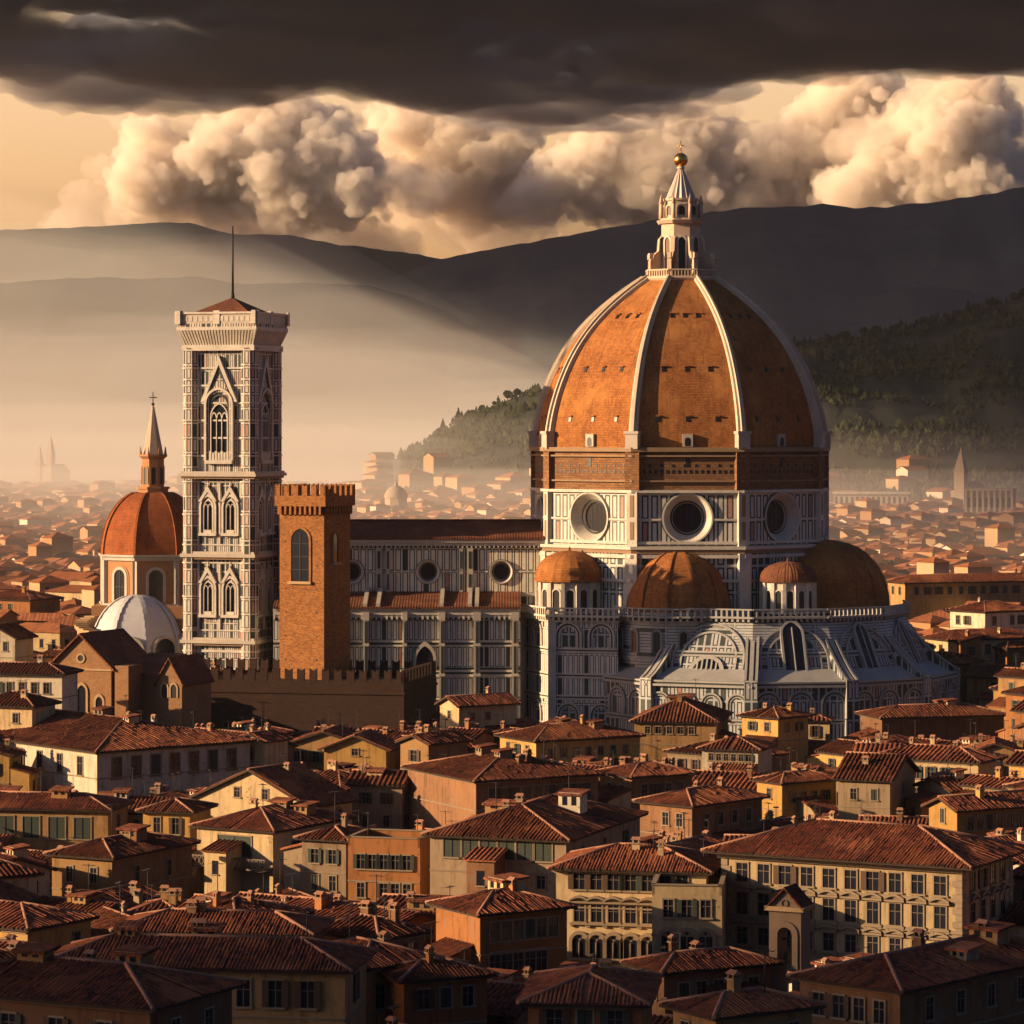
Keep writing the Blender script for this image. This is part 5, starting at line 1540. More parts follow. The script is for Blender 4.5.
_win = {}
def window_mesh(style, w, h):
    key = (style, round(w, 2), round(h, 2))
    if key in _win: return _win[key]
    b = MB(); F = Fr((0, 0, 0), (1, 0, 0))
    hw = w / 2
    mats = [M_trim, M_glass, M_shut_g if style != 'shutb' else M_shut_b, M_pale]
    if style in ('rect', 'ped', 'shut', 'shutb', 'closed'):
        t = 0.14
        b.poly([F(-hw, 0, 0.02), F(hw, 0, 0.02), F(hw, h, 0.02), F(-hw, h, 0.02)], 1 if style != 'closed' else 2)
        b.fbox(F, -hw - t, -hw, 0, h, -0.05, 0.10, 0); b.fbox(F, hw, hw + t, 0, h, -0.05, 0.10, 0)
        b.fbox(F, -hw - t, hw + t, h, h + t, -0.05, 0.12, 0); b.fbox(F, -hw - t - 0.1, hw + t + 0.1, -0.16, 0, -0.05, 0.2, 0)
        if style == 'closed':
            b.fbox(F, -0.03, 0.03, 0, h, 0.02, 0.06, 1)
            for k in range(int(h / 0.28)): b.fbox(F, -hw, hw, k * 0.28 + 0.1, k * 0.28 + 0.14, 0.02, 0.05, 2)
        else:
            b.fbox(F, -0.035, 0.035, 0, h, 0.02, 0.06, 3); b.fbox(F, -hw, hw, h * 0.62, h * 0.62 + 0.06, 0.02, 0.06, 3)
        if style in ('shut', 'shutb'):
            for s in (-1, 1):
                a0, a1 = sorted((s * (hw + 0.03), s * (hw + 0.03 + w * 0.48)))
                b.fbox(F, a0, a1, 0.0, h, 0.02, 0.16, 2)
        if style == 'ped':
            n = 8
            arc = [(-(hw + 0.42) + (w + 0.84) * k / n, h + 0.34 + 0.34 * math.sin(math.pi * k / n)) for k in range(n + 1)]
            b.band(F, [(x, y) for x, y in arc], [(x, y + 0.2) for x, y in arc], -0.05, 0.42, 0)
            b.fbox(F, -hw - 0.42, hw + 0.42, h + 0.16, h + 0.34, -0.05, 0.36, 0)
            for s in (-1, 1): b.fbox(F, s * (hw + 0.2) - 0.13, s * (hw + 0.2) + 0.13, -0.5, -0.16, -0.05, 0.22, 0)
            b.fbox(F, -hw - 0.4, hw + 0.4, -0.28, -0.1, -0.05, 0.3, 0)
    elif style == 'arch':
        zs = h - hw
        b.arch_band(F, 0, 0, zs, hw, hw + 0.24, -0.05, 0.16, 0); b.arch_fill(F, 0, 0, zs, hw, 0.02, 1)
        b.fbox(F, -hw - 0.3, hw + 0.3, -0.2, 0, -0.05, 0.24, 0); b.fbox(F, -0.04, 0.04, 0, h, 0.02, 0.08, 3)
        b.fbox(F, -hw, hw, zs - 0.04, zs + 0.04, 0.02, 0.08, 3)
    elif style == 'arch2':
        zs = h - hw
        b.arch_band(F, 0, 0, zs, hw, hw + 0.32, -0.05, 0.22, 0); b.arch_fill(F, 0, 0, zs, hw, 0.02, 0)
        for s in (-1, 1):
            b.arch_fill(F, s * hw * 0.5, 0, zs, hw * 0.42, 0.06, 1)
        b.tube(F(0, 0, 0.14), F(0, zs, 0.14), 0.08, None, 3, 6); b.disc(F, 0, zs + hw * 0.6, hw * 0.22, 0.06, 1, 10)
        b.fbox(F, -hw - 0.4, hw + 0.4, -0.24, 0, -0.05, 0.3, 0)
    me = b.mesh('window', mats)
    _win[key] = me
    return me

def add_window(root, side, W, D, a, z, style, w, h):
    "side 0 front, 1 right, 3 left; a from the left end of that facade"
    o = bpy.data.objects.new('window', window_mesh(style, w, h)); COL.objects.link(o)
    o.parent = root
    if side == 0: o.location = (-W / 2 + a, -D / 2, z)
    elif side == 1: o.location = (W / 2, -D / 2 + a, z); o.rotation_euler = (0, 0, R(90))
    elif side == 3: o.location = (-W / 2, D / 2 - a, z); o.rotation_euler = (0, 0, R(-90))
    return o

def roof_planes(W, D, kind):
    "plan polygons (first edge the eave) and a height function per unit pitch"
    x, y = W / 2, D / 2
    if kind == 'hip':
        if W >= D:
            r = (W - D) / 2
            pl = [[(-x, -y), (x, -y), (r, 0), (-r, 0)], [(x, -y), (x, y), (r, 0)], [(x, y), (-x, y), (-r, 0), (r, 0)], [(-x, y), (-x, -y), (-r, 0)]]
            rid = [((-r, 0), (r, 0)), ((-x, -y), (-r, 0)), ((x, -y), (r, 0)), ((x, y), (r, 0)), ((-x, y), (-r, 0))]
        else:
            r = (D - W) / 2
            pl = [[(-x, -y), (x, -y), (0, -r)], [(x, -y), (x, y), (0, r), (0, -r)], [(x, y), (-x, y), (0, r)], [(-x, y), (-x, -y), (0, -r), (0, r)]]
            rid = [((0, -r), (0, r)), ((-x, -y), (0, -r)), ((x, -y), (0, -r)), ((x, y), (0, r)), ((-x, y), (0, r))]
        f = lambda px, py: max(0.0, min(x - abs(px), y - abs(py)))
    elif kind == 'gable':      # ridge along x, gable on the right-hand side
        pl = [[(-x, -y), (x, -y), (x, 0), (-x, 0)], [(x, y), (-x, y), (-x, 0), (x, 0)]]
        rid = [((-x, 0), (x, 0))]
        f = lambda px, py: max(0.0, y - abs(py))
    elif kind == 'front':      # ridge along y, gable on the front
        pl = [[(x, -y), (x, y), (0, y), (0, -y)], [(-x, y), (-x, -y), (0, -y), (0, y)]]
        rid = [((0, -y), (0, y))]
        f = lambda px, py: max(0.0, x - abs(px))
    elif kind == 'lean':       # one slope, falling to the front
        pl = [[(-x, -y), (x, -y), (x, y), (-x, y)]]
        rid = [((-x, y), (x, y))]
        f = lambda px, py: max(0.0, (py + y) * 0.6)
    return pl, rid, f

def build_roof(root, W, D, ze, kind, pitch, ov=0.7, step=0.5, name='roof', parent=None, mat=None):
    W2, D2 = W + 2 * ov, D + 2 * ov
    pl, rid, f = roof_planes(W2, D2, kind)
    base = ze - ov * pitch * (0.0 if kind == 'lean' else 1.0) + 0.12
    z = lambda p: base + pitch * f(*p)
    mb = MB()
    for poly in pl:
        pts = [Vector((px, py, z((px, py)))) for px, py in poly]
        o = pts[0]; u = (pts[1] - pts[0]).normalized()
        n = u.cross(pts[2] - pts[0]).normalized()
        w = n.cross(u)
        ab = [((p - o).dot(u), (p - o).dot(w)) for p in pts]
        mb.poly([p + n * 0.1 for p in pts], 0, ab)
        mb.poly([p - n * 0.12 for p in pts][::-1], 2)
        q0, q1 = pts[0], pts[1]
        mb.poly([q0 - n * 0.12, q1 - n * 0.12, q1 + n * 0.1, q0 + n * 0.1], 2)
        if kind in ('gable', 'front', 'lean'):
            for i in range(1, len(pts)):
                a, b = pts[i], pts[(i + 1) % len(pts)]
                mb.poly([a - n * 0.12, b - n * 0.12, b + n * 0.1, a + n * 0.1], 2)
        # rows of cover tiles
        a0, a1 = min(a for a, b in ab), max(a for a, b in ab)
        cnt = max(2, int((a1 - a0) / step))
        for i in range(cnt):
            uu = a0 + (a1 - a0) * (i + 0.5) / cnt
            vs = []
            for k in range(len(ab)):
                (x0, y0), (x1, y1) = ab[k], ab[(k + 1) % len(ab)]
                if (x0 - uu) * (x1 - uu) < 0:
                    t = (uu - x0) / (x1 - x0); vs.append(y0 + (y1 - y0) * t)
            if len(vs) < 2: continue
            v0, v1 = min(vs) - 0.06, max(vs)
            if v1 - v0 < 0.3: continue
            hw = step * 0.32; hh = step * 0.22
            G = lambda a, b, c: o + u * a + w * b + n * (0.1 + c)
            rj = random.Random(i * 7919 + int(W * 1000) + len(mb.F))
            va = v0 - rj.uniform(0, 0.08); first = True
            while va < v1 - 0.05:
                vb = min(v1, va + rj.uniform(1.1, 3.2))
                if v1 - vb < 0.4: vb = v1
                da = rj.gauss(0, 0.03); lf = rj.uniform(-0.02, 0.04) + 0.09 * (fbm(uu * 0.22 + W, va * 0.25, D, 2) + 0.3); tl = rj.uniform(0.0, 0.05)
                E = [(uu + da - hw, 0), (uu + da - hw * 0.45, hh), (uu + da + hw * 0.45, hh), (uu + da + hw, 0)]
                for j in range(3):
                    (ea, ec), (fa, fc) = E[j], E[j + 1]
                    mb.poly([G(ea, va, ec + lf + tl), G(fa, va, fc + lf + tl), G(fa, vb, fc + lf), G(ea, vb, ec + lf)], 0, [(uu, va), (uu, va), (uu, vb), (uu, vb)])
                mb.poly([G(E[0][0], va, 0), G(E[3][0], va, 0), G(E[2][0], va, hh + lf + tl), G(E[1][0], va, hh + lf + tl)], 2 if first else 0)
                va = vb; first = False
    for a, b in rid:
        p, q = Vector((*a, z(a) + 0.14)), Vector((*b, z(b) + 0.14))
        if (q - p).length > 0.3: mb.tube(p, q, 0.17, None, 1, 6)
    o = mb.build(name, [mat or M_tile, M_ridge, M_eave], parent or root)
    return o, lambda px, py: z((px, py)), max(z(p) for r_ in rid for p in r_)

def chimney(parent, x, y, z, rnd, col):
    b = MB(); w, d, h = rnd.uniform(0.4, 0.9), rnd.uniform(0.4, 0.7), rnd.uniform(0.4, 1.2)
    b.box(x - w / 2, x + w / 2, y - d / 2, y + d / 2, z - 0.8, z + h, 0)
    b.box(x - w / 2 - 0.1, x + w / 2 + 0.1, y - d / 2 - 0.1, y + d / 2 + 0.1, z + h, z + h + 0.12, 1)
    for s in (-1, 1): b.box(x + s * w * 0.36 - 0.06, x + s * w * 0.36 + 0.06, y - d / 2, y + d / 2, z + h + 0.12, z + h + 0.4, 0)
    c = [Vector((x + sx * (w / 2 + 0.12), y + sy * (d / 2 + 0.1), z + h + 0.4)) for sx, sy in ((-1, -1), (1, -1), (1, 1), (-1, 1))]
    t = [Vector((x - w / 2, y, z + h + 0.68)), Vector((x + w / 2, y, z + h + 0.68))]
    b.poly([c[0], c[1], t[1], t[0]], 2); b.poly([c[2], c[3], t[0], t[1]], 2); b.poly([c[1], c[2], t[1]], 2); b.poly([c[3], c[0], t[0]], 2); b.poly(c[::-1], 2)
    b.build('chimney', [col, M_trim, M_ridge], parent)
def antenna(parent, x, y, z, rnd):
    b = MB(); h = rnd.uniform(1.8, 4.2)
    b.tube((x, y, z - 0.3), (x, y, z + h), 0.05, 0.04, 0, 5)
    a = rnd.uniform(0, 3); d = Vector((math.cos(a), math.sin(a), 0)); t = Vector((-d.y, d.x, 0))
    c = Vector((x, y, z + h - 0.15))
    b.tube(c - d * 0.7, c + d * 0.7, 0.025, None, 0, 4)
    for k in range(5): b.tube(c + d * (k * 0.3 - 0.6) - t * 0.35, c + d * (k * 0.3 - 0.6) + t * 0.35, 0.02, None, 0, 4)
    b.build('antenna', [M_iron], parent)

BUILT = []
FOOT = []      # footprints taken: centre, half sizes, angle
KEEP = []      # what must stay in view: px0, px1, lowest py, depth
def taken(c, hw, hd, ang, gap=0.6):
    ca, sa = math.cos(ang), math.sin(ang)
    ax = [Vector((ca, sa)), Vector((-sa, ca))]
    P1 = [Vector((c[0], c[1])) + ax[0] * sx * (hw + gap) + ax[1] * sy * (hd + gap) for sx, sy in ((-1, -1), (1, -1), (1, 1), (-1, 1))]
    for (cx, cy, w2, d2, an2) in FOOT:
        if abs(cx - c[0]) + abs(cy - c[1]) > (hw + hd + w2 + d2) * 1.5: continue
        cb, sb = math.cos(an2), math.sin(an2)
        bx = [Vector((cb, sb)), Vector((-sb, cb))]
        P2 = [Vector((cx, cy)) + bx[0] * sx * w2 + bx[1] * sy * d2 for sx, sy in ((-1, -1), (1, -1), (1, 1), (-1, 1))]
        sep = False
        for a in ax + bx:
            p1 = [p.dot(a) for p in P1]; p2 = [p.dot(a) for p in P2]
            if max(p1) < min(p2) or max(p2) < min(p1): sep = True; break
        if not sep: return True
    return False

def make_house(c, ang, W, D, ze, kind, pitch, col, label, rnd, rowsA=(), rowsB=(), rowsL=(), name='house', group=None, ov=0.7, step=0.5, chim=1, ant=0.75, dormer=(), cat='house', band=True):
    root = empty(name, (c[0], c[1], 0), ang, label, cat, group)
    wm = WALLS[col]
    b = MB(); x, y = W / 2, D / 2
    b.box(-x, x, -y, y, 0, ze, 0, skip=(0,))
    if kind == 'gable':
        for s in (-1, 1):
            q = [(s * x, -y * s, ze), (s * x, y * s, ze), (s * x, 0, ze + pitch * y)]
            b.poly(q, 0)
    elif kind == 'front':
        for s in (-1, 1): b.poly([(x * s, y * s, ze), (-x * s, y * s, ze), (0, y * s, ze + pitch * x)], 0)
    elif kind == 'lean':
        zt = ze + pitch * 0.6 * D
        b.poly([(x, -y, ze), (x, y, ze), (x, y, zt)], 0); b.poly([(-x, y, ze), (-x, -y, ze), (-x, y, zt)], 0)
        b.poly([(x, y, ze), (-x, y, ze), (-x, y, zt), (x, y, zt)], 0)
    if kind == 'flat':
        for i in range(4):
            F, w = frame_on(None, i, W, D); b.fbox(F, 0, w, ze, ze + 0.9, -0.25, 0.0, 0); b.fbox(F, -0.1, w + 0.1, ze + 0.9, ze + 1.02, -0.35, 0.1, 1)
        b.poly([(-x, -y, ze + 0.02), (x, -y, ze + 0.02), (x, y, ze + 0.02), (-x, y, ze + 0.02)], 1)
    elif kind in ('hip', 'gable'):
        for i in (0, 1, 3):
            if kind == 'gable' and i != 0: continue
            F, w = frame_on(None, i, W, D); b.fbox(F, 0, w, ze - 0.35, ze - 0.1, -0.1, 0.22, 1)
    if band and ze > 9 and kind != 'lean':
        for i in (0, 1, 3):
            F, w = frame_on(None, i, W, D); b.fbox(F, 0.02, w - 0.02, ze - 3.75, ze - 3.6, -0.1, 0.08, 1)
    b.build('wall', [wm, M_trim], root)
    if kind != 'flat':
        ro, zf, ztop = build_roof(root, W, D, ze, kind, pitch, ov, step)
    else:
        ro, zf, ztop = root, (lambda a, b_: ze), ze + 1
    for side, rows in ((0, rowsA), (1, rowsB), (3, rowsL)):
        L = W if side == 0 else D
        for rw_ in rows:
            n, dz, style, w, h = rw_[:5]
            m = rw_[5] if len(rw_) > 5 else min(1.6, L * 0.1)
            if n <= 0: continue
            for k in range(n):
                a = m + (L - 2 * m) * (k + 0.5) / n
                zb = ze - dz - h / 2
                if zb < 0.3: continue
                q = rnd.random()
                if q > 0.93 and n > 2 and not root.name.startswith('palace'): continue
                st_ = style
                if style in ('rect', 'shut', 'shutb') and q < 0.3: st_ = ('closed', 'shut', 'shutb')[int(q * 10)]
                add_window(root, side, W, D, a, zb, st_, w, h)
    for k in range(chim):
        px, py = rnd.uniform(-x * 0.7, x * 0.7), rnd.uniform(-y * 0.5, y * 0.6)
        if kind != 'flat': chimney(ro, px, py, zf(px, py), rnd, wm)
    for _k in range(rnd.choice((1, 1, 2)) if rnd.random() < ant else 0):
        px, py = rnd.uniform(-x * 0.7, x * 0.7), rnd.uniform(-y * 0.5, y * 0.5)
        antenna(ro, px, py, zf(px, py), rnd)
    for (dx, dy, dw, dd_, dh, dcol) in dormer:
        z0 = zf(dx, dy)
        q = MB(); q.box(dx - dw / 2, dx + dw / 2, dy - dd_ / 2, dy + dd_ / 2, z0 - 1.2, z0 + dh, 0)
        q.fbox(Fr((dx - dw / 2, dy - dd_ / 2, z0), (1, 0, 0)), dw * 0.18, dw * 0.40, dh * 0.35, dh * 0.8, 0, 0.03, 1)
        q.fbox(Fr((dx - dw / 2, dy - dd_ / 2, z0), (1, 0, 0)), dw * 0.6, dw * 0.82, dh * 0.35, dh * 0.8, 0, 0.03, 1)
        t_ = MB(); v = [Vector((dx + sx * (dw / 2 + 0.3), dy + sy * (dd_ / 2 + 0.3), z0 + dh - (0.0 if sy > 0 else 0.25))) for sx, sy in ((-1, -1), (1, -1), (1, 1), (-1, 1))]
        q.hexa(v + [p + Vector((0, 0, 0.2)) for p in v], 2)
        q.build('dormer', [WALLS[dcol], M_glass, M_tile], ro)
    FOOT.append((c[0], c[1], W / 2 + 0.2, D / 2 + 0.2, ang))
    BUILT.append((root, W, D, ze, wm, c, ang))
    return root, ro, zf, ztop

ANCH = []     # short names of things to describe others by: (name, px, py)
NEARS = []    # everything built by hand, for neighbour labels
def H(lab, xL, xC, xR, yE, Y, phi, kind, col, A=(), B=(), pitch=0.30, vis=25, rows_left=(), name='house', short=None, minB=7.0, minA=5.0, **kw):
    wA, wB = span(xL, xC, xR, Y, phi)
    if wB < minB or wB > 40: wB = max(minB, min(wB, 40)) if wB > 0 else 12.0
    if wA < minA or wA > 45: wA = max(minA, min(wA, 45)) if wA > 0 else 12.0
    c = place(xC, Y, phi, wA, wB)
    ze = CAM_Z - (yE - HOR) * Y / F_PX
    rnd = random.Random(int(xC * 31 + yE))
    if kind == 'hip' and 'dormer' not in kw and wA * wB > 120 and name != 'palace':
        kw['dormer'] = [(rnd.uniform(-wA * 0.3, wA * 0.3), rnd.uniform(-wB * 0.15, wB * 0.3), rnd.uniform(1.2, 2.6), rnd.uniform(1.2, 2.0), rnd.uniform(0.6, 1.3), rnd.choice(('cream', 'ochre', 'grey'))) for _ in range(2)]
    step = 0.30 if Y < 320 else (0.38 if Y < 420 else 0.55)
    KEEP.append((xL, xR, yE + vis, Y))
    r = make_house(c, R(-phi), wA, wB, ze, kind, pitch, col, lab, rnd, A, B, rows_left, name, step=kw.pop('step', step), **kw)
    if short: ANCH.append((short, (xL + xR) / 2, yE))
    return r + (wA, wB, ze)
# ---- the buildings one can tell apart
H('long off-white corner building with one row of tall dark windows under a low roof', -70, 97, 250, 752, 448, 50, 'hip', 'white',
  [(8, 2.2, 'rect', 1.25, 2.5)], [(7, 2.4, 'rect', 1.5, 2.9)], 0.22, 34, short='the long off-white corner building', chim=2, name='long_house')
H('low ochre building with wide green shutters below the long off-white corner building', -45, 108, 128, 810, 402, 10, 'hip', 'ochre',
  [(5, 2.3, 'closed', 2.1, 2.6)], [(1, 2.3, 'closed', 1.4, 2.6)], 0.29, 30, short='the green-shuttered ochre building', chim=0)
H('cream house with a broad blank gable and two tiny windows, right side shaded', 196, 308, 352, 806, 404, 35, 'front', 'cream',
  [(2, -1.0, 'rect', 0.9, 1.2, 4.5), (1, 1.9, 'arch', 1.1, 1.5)], [(2, 1.8, 'arch', 1.0, 1.8)], 0.42, 22, short='the cream gabled house', chim=1)
H('small bright yellow house squeezed between dark roofs left of the cream gabled house', 143, 190, 206, 812, 388, 15, 'hip', 'yellow',
  [(2, 1.7, 'rect', 0.8, 1.9)], [], 0.29, 22, chim=0)
r = H('cream house with an open loggia and a lattice balcony under a projecting roof', 197, 273, 348, 831, 369, 30, 'hip', 'cream',
  [(1, 2.0, 'closed', 4.5, 2.3, 0.6)], [(2, 2.4, 'shut', 0.9, 1.8)], 0.30, 50, short='the house with the lattice balcony', chim=1, band=False)
W_, D_, ze_ = r[4], r[5], r[6]
bal = MB(); F = Fr((-W_ / 2, -D_ / 2, 0), (1, 0, 0))
bal.fbox(F, 0.0, W_, ze_ - 4.4, ze_ - 4.2, -0.1, 1.7, 0); bal.fbox(F, 0, W_, ze_ - 3.2, ze_ - 3.05, 1.5, 1.65, 0)
n = int(W_ / 0.55)
for i in range(n):
    a = W_ * i / n
    bal.band(F, [(a, ze_ - 4.2), (a + 0.5, ze_ - 3.2)], [(a + 0.09, ze_ - 4.2), (a + 0.59, ze_ - 3.2)], 1.55, 1.62, 0)
    bal.band(F, [(a + 0.5, ze_ - 4.2), (a, ze_ - 3.2)], [(a + 0.59, ze_ - 4.2), (a + 0.09, ze_ - 3.2)], 1.54, 1.6, 0)
bal.build('balcony', [M_pale], r[0])
H('ochre house with a grey shaded side wall, left of the lattice balcony', 52, 112, 192, 858, 349, 28, 'hip', 'ochre',
  [(2, 2.0, 'rect', 0.8, 1.6)], [(2, 2.2, 'rect', 0.8, 1.7)], 0.29, 28, chim=1, dormer=[(1.0, 0.5, 2.2, 2.0, 1.3, 'brown')])
H('long low ochre building with eight dark windows under a wide dark roof', 48, 345, 366, 970, 246, 8, 'hip', 'ochre',
  [(8, 1.9, 'rect', 1.0, 2.0)], [(1, 1.9, 'rect', 1.0, 2.0)], 0.32, 45, short='the long low ochre building', chim=2, name='long_house')
H('dark tiled house at the very bottom left with only its hip roof showing', -80, 150, 232, 1008, 215, 26, 'hip', 'brown',
  [(4, 2.0, 'shutb', 1.0, 1.6)], [(2, 2.0, 'rect', 1.0, 1.6)], 0.29, 12, chim=1)
H('tall house with three-window side wall right of the long low ochre building', 296, 363, 420, 968, 258, 50, 'hip', 'ochre',
  [(1, 2.6, 'shut', 1.0, 2.0), (1, 6.0, 'shut', 1.0, 2.0)], [(3, 2.4, 'rect', 0.9, 1.9), (3, 5.6, 'rect', 0.9, 1.9)], 0.32, 55, short='the tall shaded corner house', chim=1)
H('orange-brown house with two rows of dark windows on its receding side wall', 436, 480, 567, 914, 292, 58, 'hip', 'orange',
  [(1, 5.5, 'rect', 0.9, 1.6)], [(6, 1.7, 'rect', 1.0, 1.7), (6, 4.7, 'rect', 1.1, 2.2)], 0.29, 50, short='the orange-brown house', chim=2, dormer=[(-1.5, 1.5, 2.6, 2.4, 1.4, 'cream')])
H('broad house with a row of wide dark shuttered openings right under its eaves', 430, 566, 640, 840, 334, 20, 'hip', 'grey',
  [(6, 1.3, 'closed', 1.9, 1.9), (5, 4.3, 'rect', 0.9, 1.5)], [(3, 2.0, 'rect', 0.9, 1.6)], 0.30, 50, short='the broad shuttered house', chim=2,
  dormer=[(3.4, 1.5, 2.4, 2.4, 2.0, 'white'), (-4.0, 0.5, 3.5, 2.0, 0.9, 'ochre')])
H('cream palace with three rows of windows, the lowest row paired under round arches', 556, 706, 722, 872, 309, 12, 'hip', 'cream',
  [(7, 1.2, 'rect', 1.05, 1.5), (7, 4.2, 'ped', 1.0, 1.6), (7, 7.3, 'arch2', 1.35, 2.2)], [(3, 1.2, 'rect', 0.9, 1.4), (3, 4.2, 'rect', 0.9, 1.6)], 0.29, 72, short='the cream arched palace', chim=2, name='palace', cat='palace')
H('low cream wing with a dark roof terrace between the two palaces', 652, 722, 730, 896, 302, 6, 'flat', 'cream',
  [(3, 1.2, 'rect', 0.9, 1.6), (3, 4.2, 'arch2', 1.3, 1.9)], [], 0.3, 40, chim=0, name='palace_wing', cat='wing')
r = H('big palace with ten bays of pedimented windows under a long tiled roof', 722, 962, 1012, 863, 300, 28, 'hip', 'cream',
  [(10, 2.2, 'rect', 1.15, 1.75, 1.0), (10, 5.1, 'ped', 1.1, 2.0, 1.0), (10, 8.1, 'ped', 1.05, 1.6, 1.0)], [(4, 2.0, 'rect', 1.2, 1.7), (4, 5.0, 'ped', 1.2, 2.0), (4, 8.1, 'rect', 1.2, 1.6)], 0.30, 95, short='the big palace', chim=0, name='palace', cat='palace', step=0.32, ov=1.5, ant=0)
W_, D_, ze_ = r[4], r[5], r[6]
qs = MB()
for sd_ in (0, 1):
    F, w = frame_on(None, sd_, W_, D_)
    for z in (3.45, 6.35, 6.75, 9.4): qs.fbox(F, -0.1, w + 0.1, ze_ - z - 0.16, ze_ - z + 0.1, -0.1, 0.2, 0)
    qs.fbox(F, -0.3, w + 0.3, ze_ - 0.9, ze_ - 0.4, -0.1, 0.45, 0)
    for k in range(int(w / 0.9)): qs.fbox(F, k * 0.9, k * 0.9 + 0.3, ze_ - 0.4, ze_ + 0.0, -0.1, 0.62, 1)
    for k in range(18):
        l = 0.9 if k % 2 else 0.6
        qs.fbox(F, -0.05, l, ze_ - 1.0 - 0.62 * (k + 1), ze_ - 1.05 - 0.62 * k, -0.1, 0.1, 0)
        qs.fbox(F, w - l, w + 0.05, ze_ - 1.0 - 0.62 * (k + 1), ze_ - 1.05 - 0.62 * k, -0.1, 0.1, 0)
qs.build('cornice', [M_trim, M_eave], r[0])
H('yellow-gabled house with a long dark side wall behind the big palace', 929, 957, 1040, 810, 380, 60, 'front', 'yellow',
  [(1, 0.9, 'rect', 0.8, 1.6)], [(7, 1.6, 'rect', 0.9, 1.7)], 0.40, 24, short='the yellow-gabled house', chim=1)
H('long brown building with a big roof and grouped dark windows below the cathedral', 408, 476, 598, 781, 402, 62, 'hip', 'brown',
  [], [(9, 2.3, 'rect', 1.25, 2.6)], 0.26, 42, short='the long brown building', chim=3, name='long_house')
H('yellow house with a lit left end and small windows right below the cathedral nave', 500, 536, 640, 741, 500, 60, 'hip', 'yellow',
  [(3, 1.6, 'rect', 0.9, 1.4)], [(7, 2.0, 'rect', 0.9, 1.3)], 0.29, 14, short='the yellow house below the nave', chim=1)
H('small cream house with a red gabled roof against the dark base of the nave', 440, 459, 516, 706, 532, 56, 'front', 'cream',
  [(1, 1.6, 'rect', 0.8, 1.2)], [(3, 1.8, 'rect', 0.8, 1.1)], 0.40, 14, chim=1)
H('yellow house with a plain gable in front of the battlement wall', 324, 386, 398, 750, 460, 14, 'front', 'yellow',
  [(1, 0.4, 'rect', 0.9, 0.9)], [], 0.40, 10, chim=0)
H('low house with a pyramid of orange tiles just below the apse', 634, 716, 728, 722, 522, 10, 'hip', 'ochre',
  [(6, 1.4, 'rect', 0.8, 1.1)], [], 0.42, 12, chim=1, minB=12)
H('yellow house with two bright wall panels below the apse', 742, 778, 808, 718, 512, 42, 'hip', 'yellow',
  [(2, 1.5, 'rect', 0.9, 1.3)], [(2, 1.6, 'rect', 0.9, 1.3)], 0.29, 14, chim=2)
H('long dark windowless building right of the apse foot', 860, 882, 1004, 718, 530, 74, 'hip', 'brown',
  [], [], 0.28, 16, short='the dark windowless building', chim=0, name='long_house')
H('low white house with a sunlit row of small windows', 702, 758, 772, 750, 482, 18, 'hip', 'white',
  [(6, 1.2, 'rect', 0.7, 1.0)], [], 0.30, 12, chim=0)
H('yellow house lit on the left with a dark front below the low white house', 757, 782, 836, 783, 432, 55, 'hip', 'yellow',
  [(1, 1.6, 'rect', 0.8, 1.3)], [(4, 2.0, 'rect', 0.8, 1.3)], 0.29, 28, short='the yellow corner house', chim=1)
H('grey-beige gabled house right of the yellow corner house', 838, 890, 915, 780, 428, 22, 'gable', 'grey',
  [(2, 2.0, 'rect', 0.8, 1.4)], [(1, 1.5, 'rect', 0.8, 1.4)], 0.40, 26, chim=1)
H('dark brown block right of the long brown building', 600, 632, 692, 777, 416, 58, 'hip', 'brown',
  [(2, 2.0, 'rect', 0.9, 1.6)], [(4, 1.8, 'rect', 0.9, 1.5), (4, 4.6, 'rect', 0.9, 1.5)], 0.29, 45, chim=1)
H('brown house with a weathered hip roof above the cream arched palace', 640, 692, 762, 806, 392, 42, 'hip', 'brown',
  [(3, 1.8, 'rect', 0.9, 1.5)], [(4, 1.9, 'rect', 0.9, 1.5)], 0.29, 24, chim=2)
H('orange house with a tiled roof ending in a bright wall, low in the centre', 394, 404, 480, 980, 256, 66, 'hip', 'orange',
  [(1, 1.8, 'rect', 0.8, 1.4)], [(3, 1.6, 'rect', 0.9, 1.5)], 0.29, 20, chim=1)
H('orange house with shuttered windows at the bottom edge in the centre', 528, 642, 652, 1004, 236, 6, 'hip', 'orange',
  [(3, 1.4, 'shut', 1.1, 1.8)], [], 0.29, 20, short='the bottom orange house', chim=1, minB=11)
H('narrow orange house with four windows under a flat terrace in the middle', 348, 420, 434, 848, 346, 14, 'flat', 'orange',
  [(5, 1.6, 'shut', 0.8, 1.5), (5, 4.6, 'rect', 0.8, 1.5)], [], 0.29, 26, chim=0)
H('grey-beige house with two rows of windows right of the lattice balcony', 302, 346, 362, 840, 358, 24, 'hip', 'grey',
  [(2, 1.9, 'rect', 0.8, 1.5), (2, 4.8, 'rect', 0.8, 1.6)], [(1, 2, 'rect', 0.8, 1.5)], 0.30, 45, chim=1)
H('off-white house with four small windows left of the brick church', -30, 62, 75, 674, 500, 12, 'hip', 'white',
  [(6, 2.2, 'rect', 0.9, 1.6)], [], 0.32, 26, chim=1)
H('white gabled house by the left edge above the off-white house', -26, 15, 22, 638, 606, 20, 'front', 'white',
  [(3, 1.6, 'rect', 0.8, 1.6)], [], 0.5, 14, chim=0)
H('cream house with a low tiled roof left below the brick church', -22, 32, 46, 706, 470, 20, 'hip', 'cream',
  [(2, 1.8, 'rect', 0.8, 1.3)], [], 0.40, 14, chim=1)
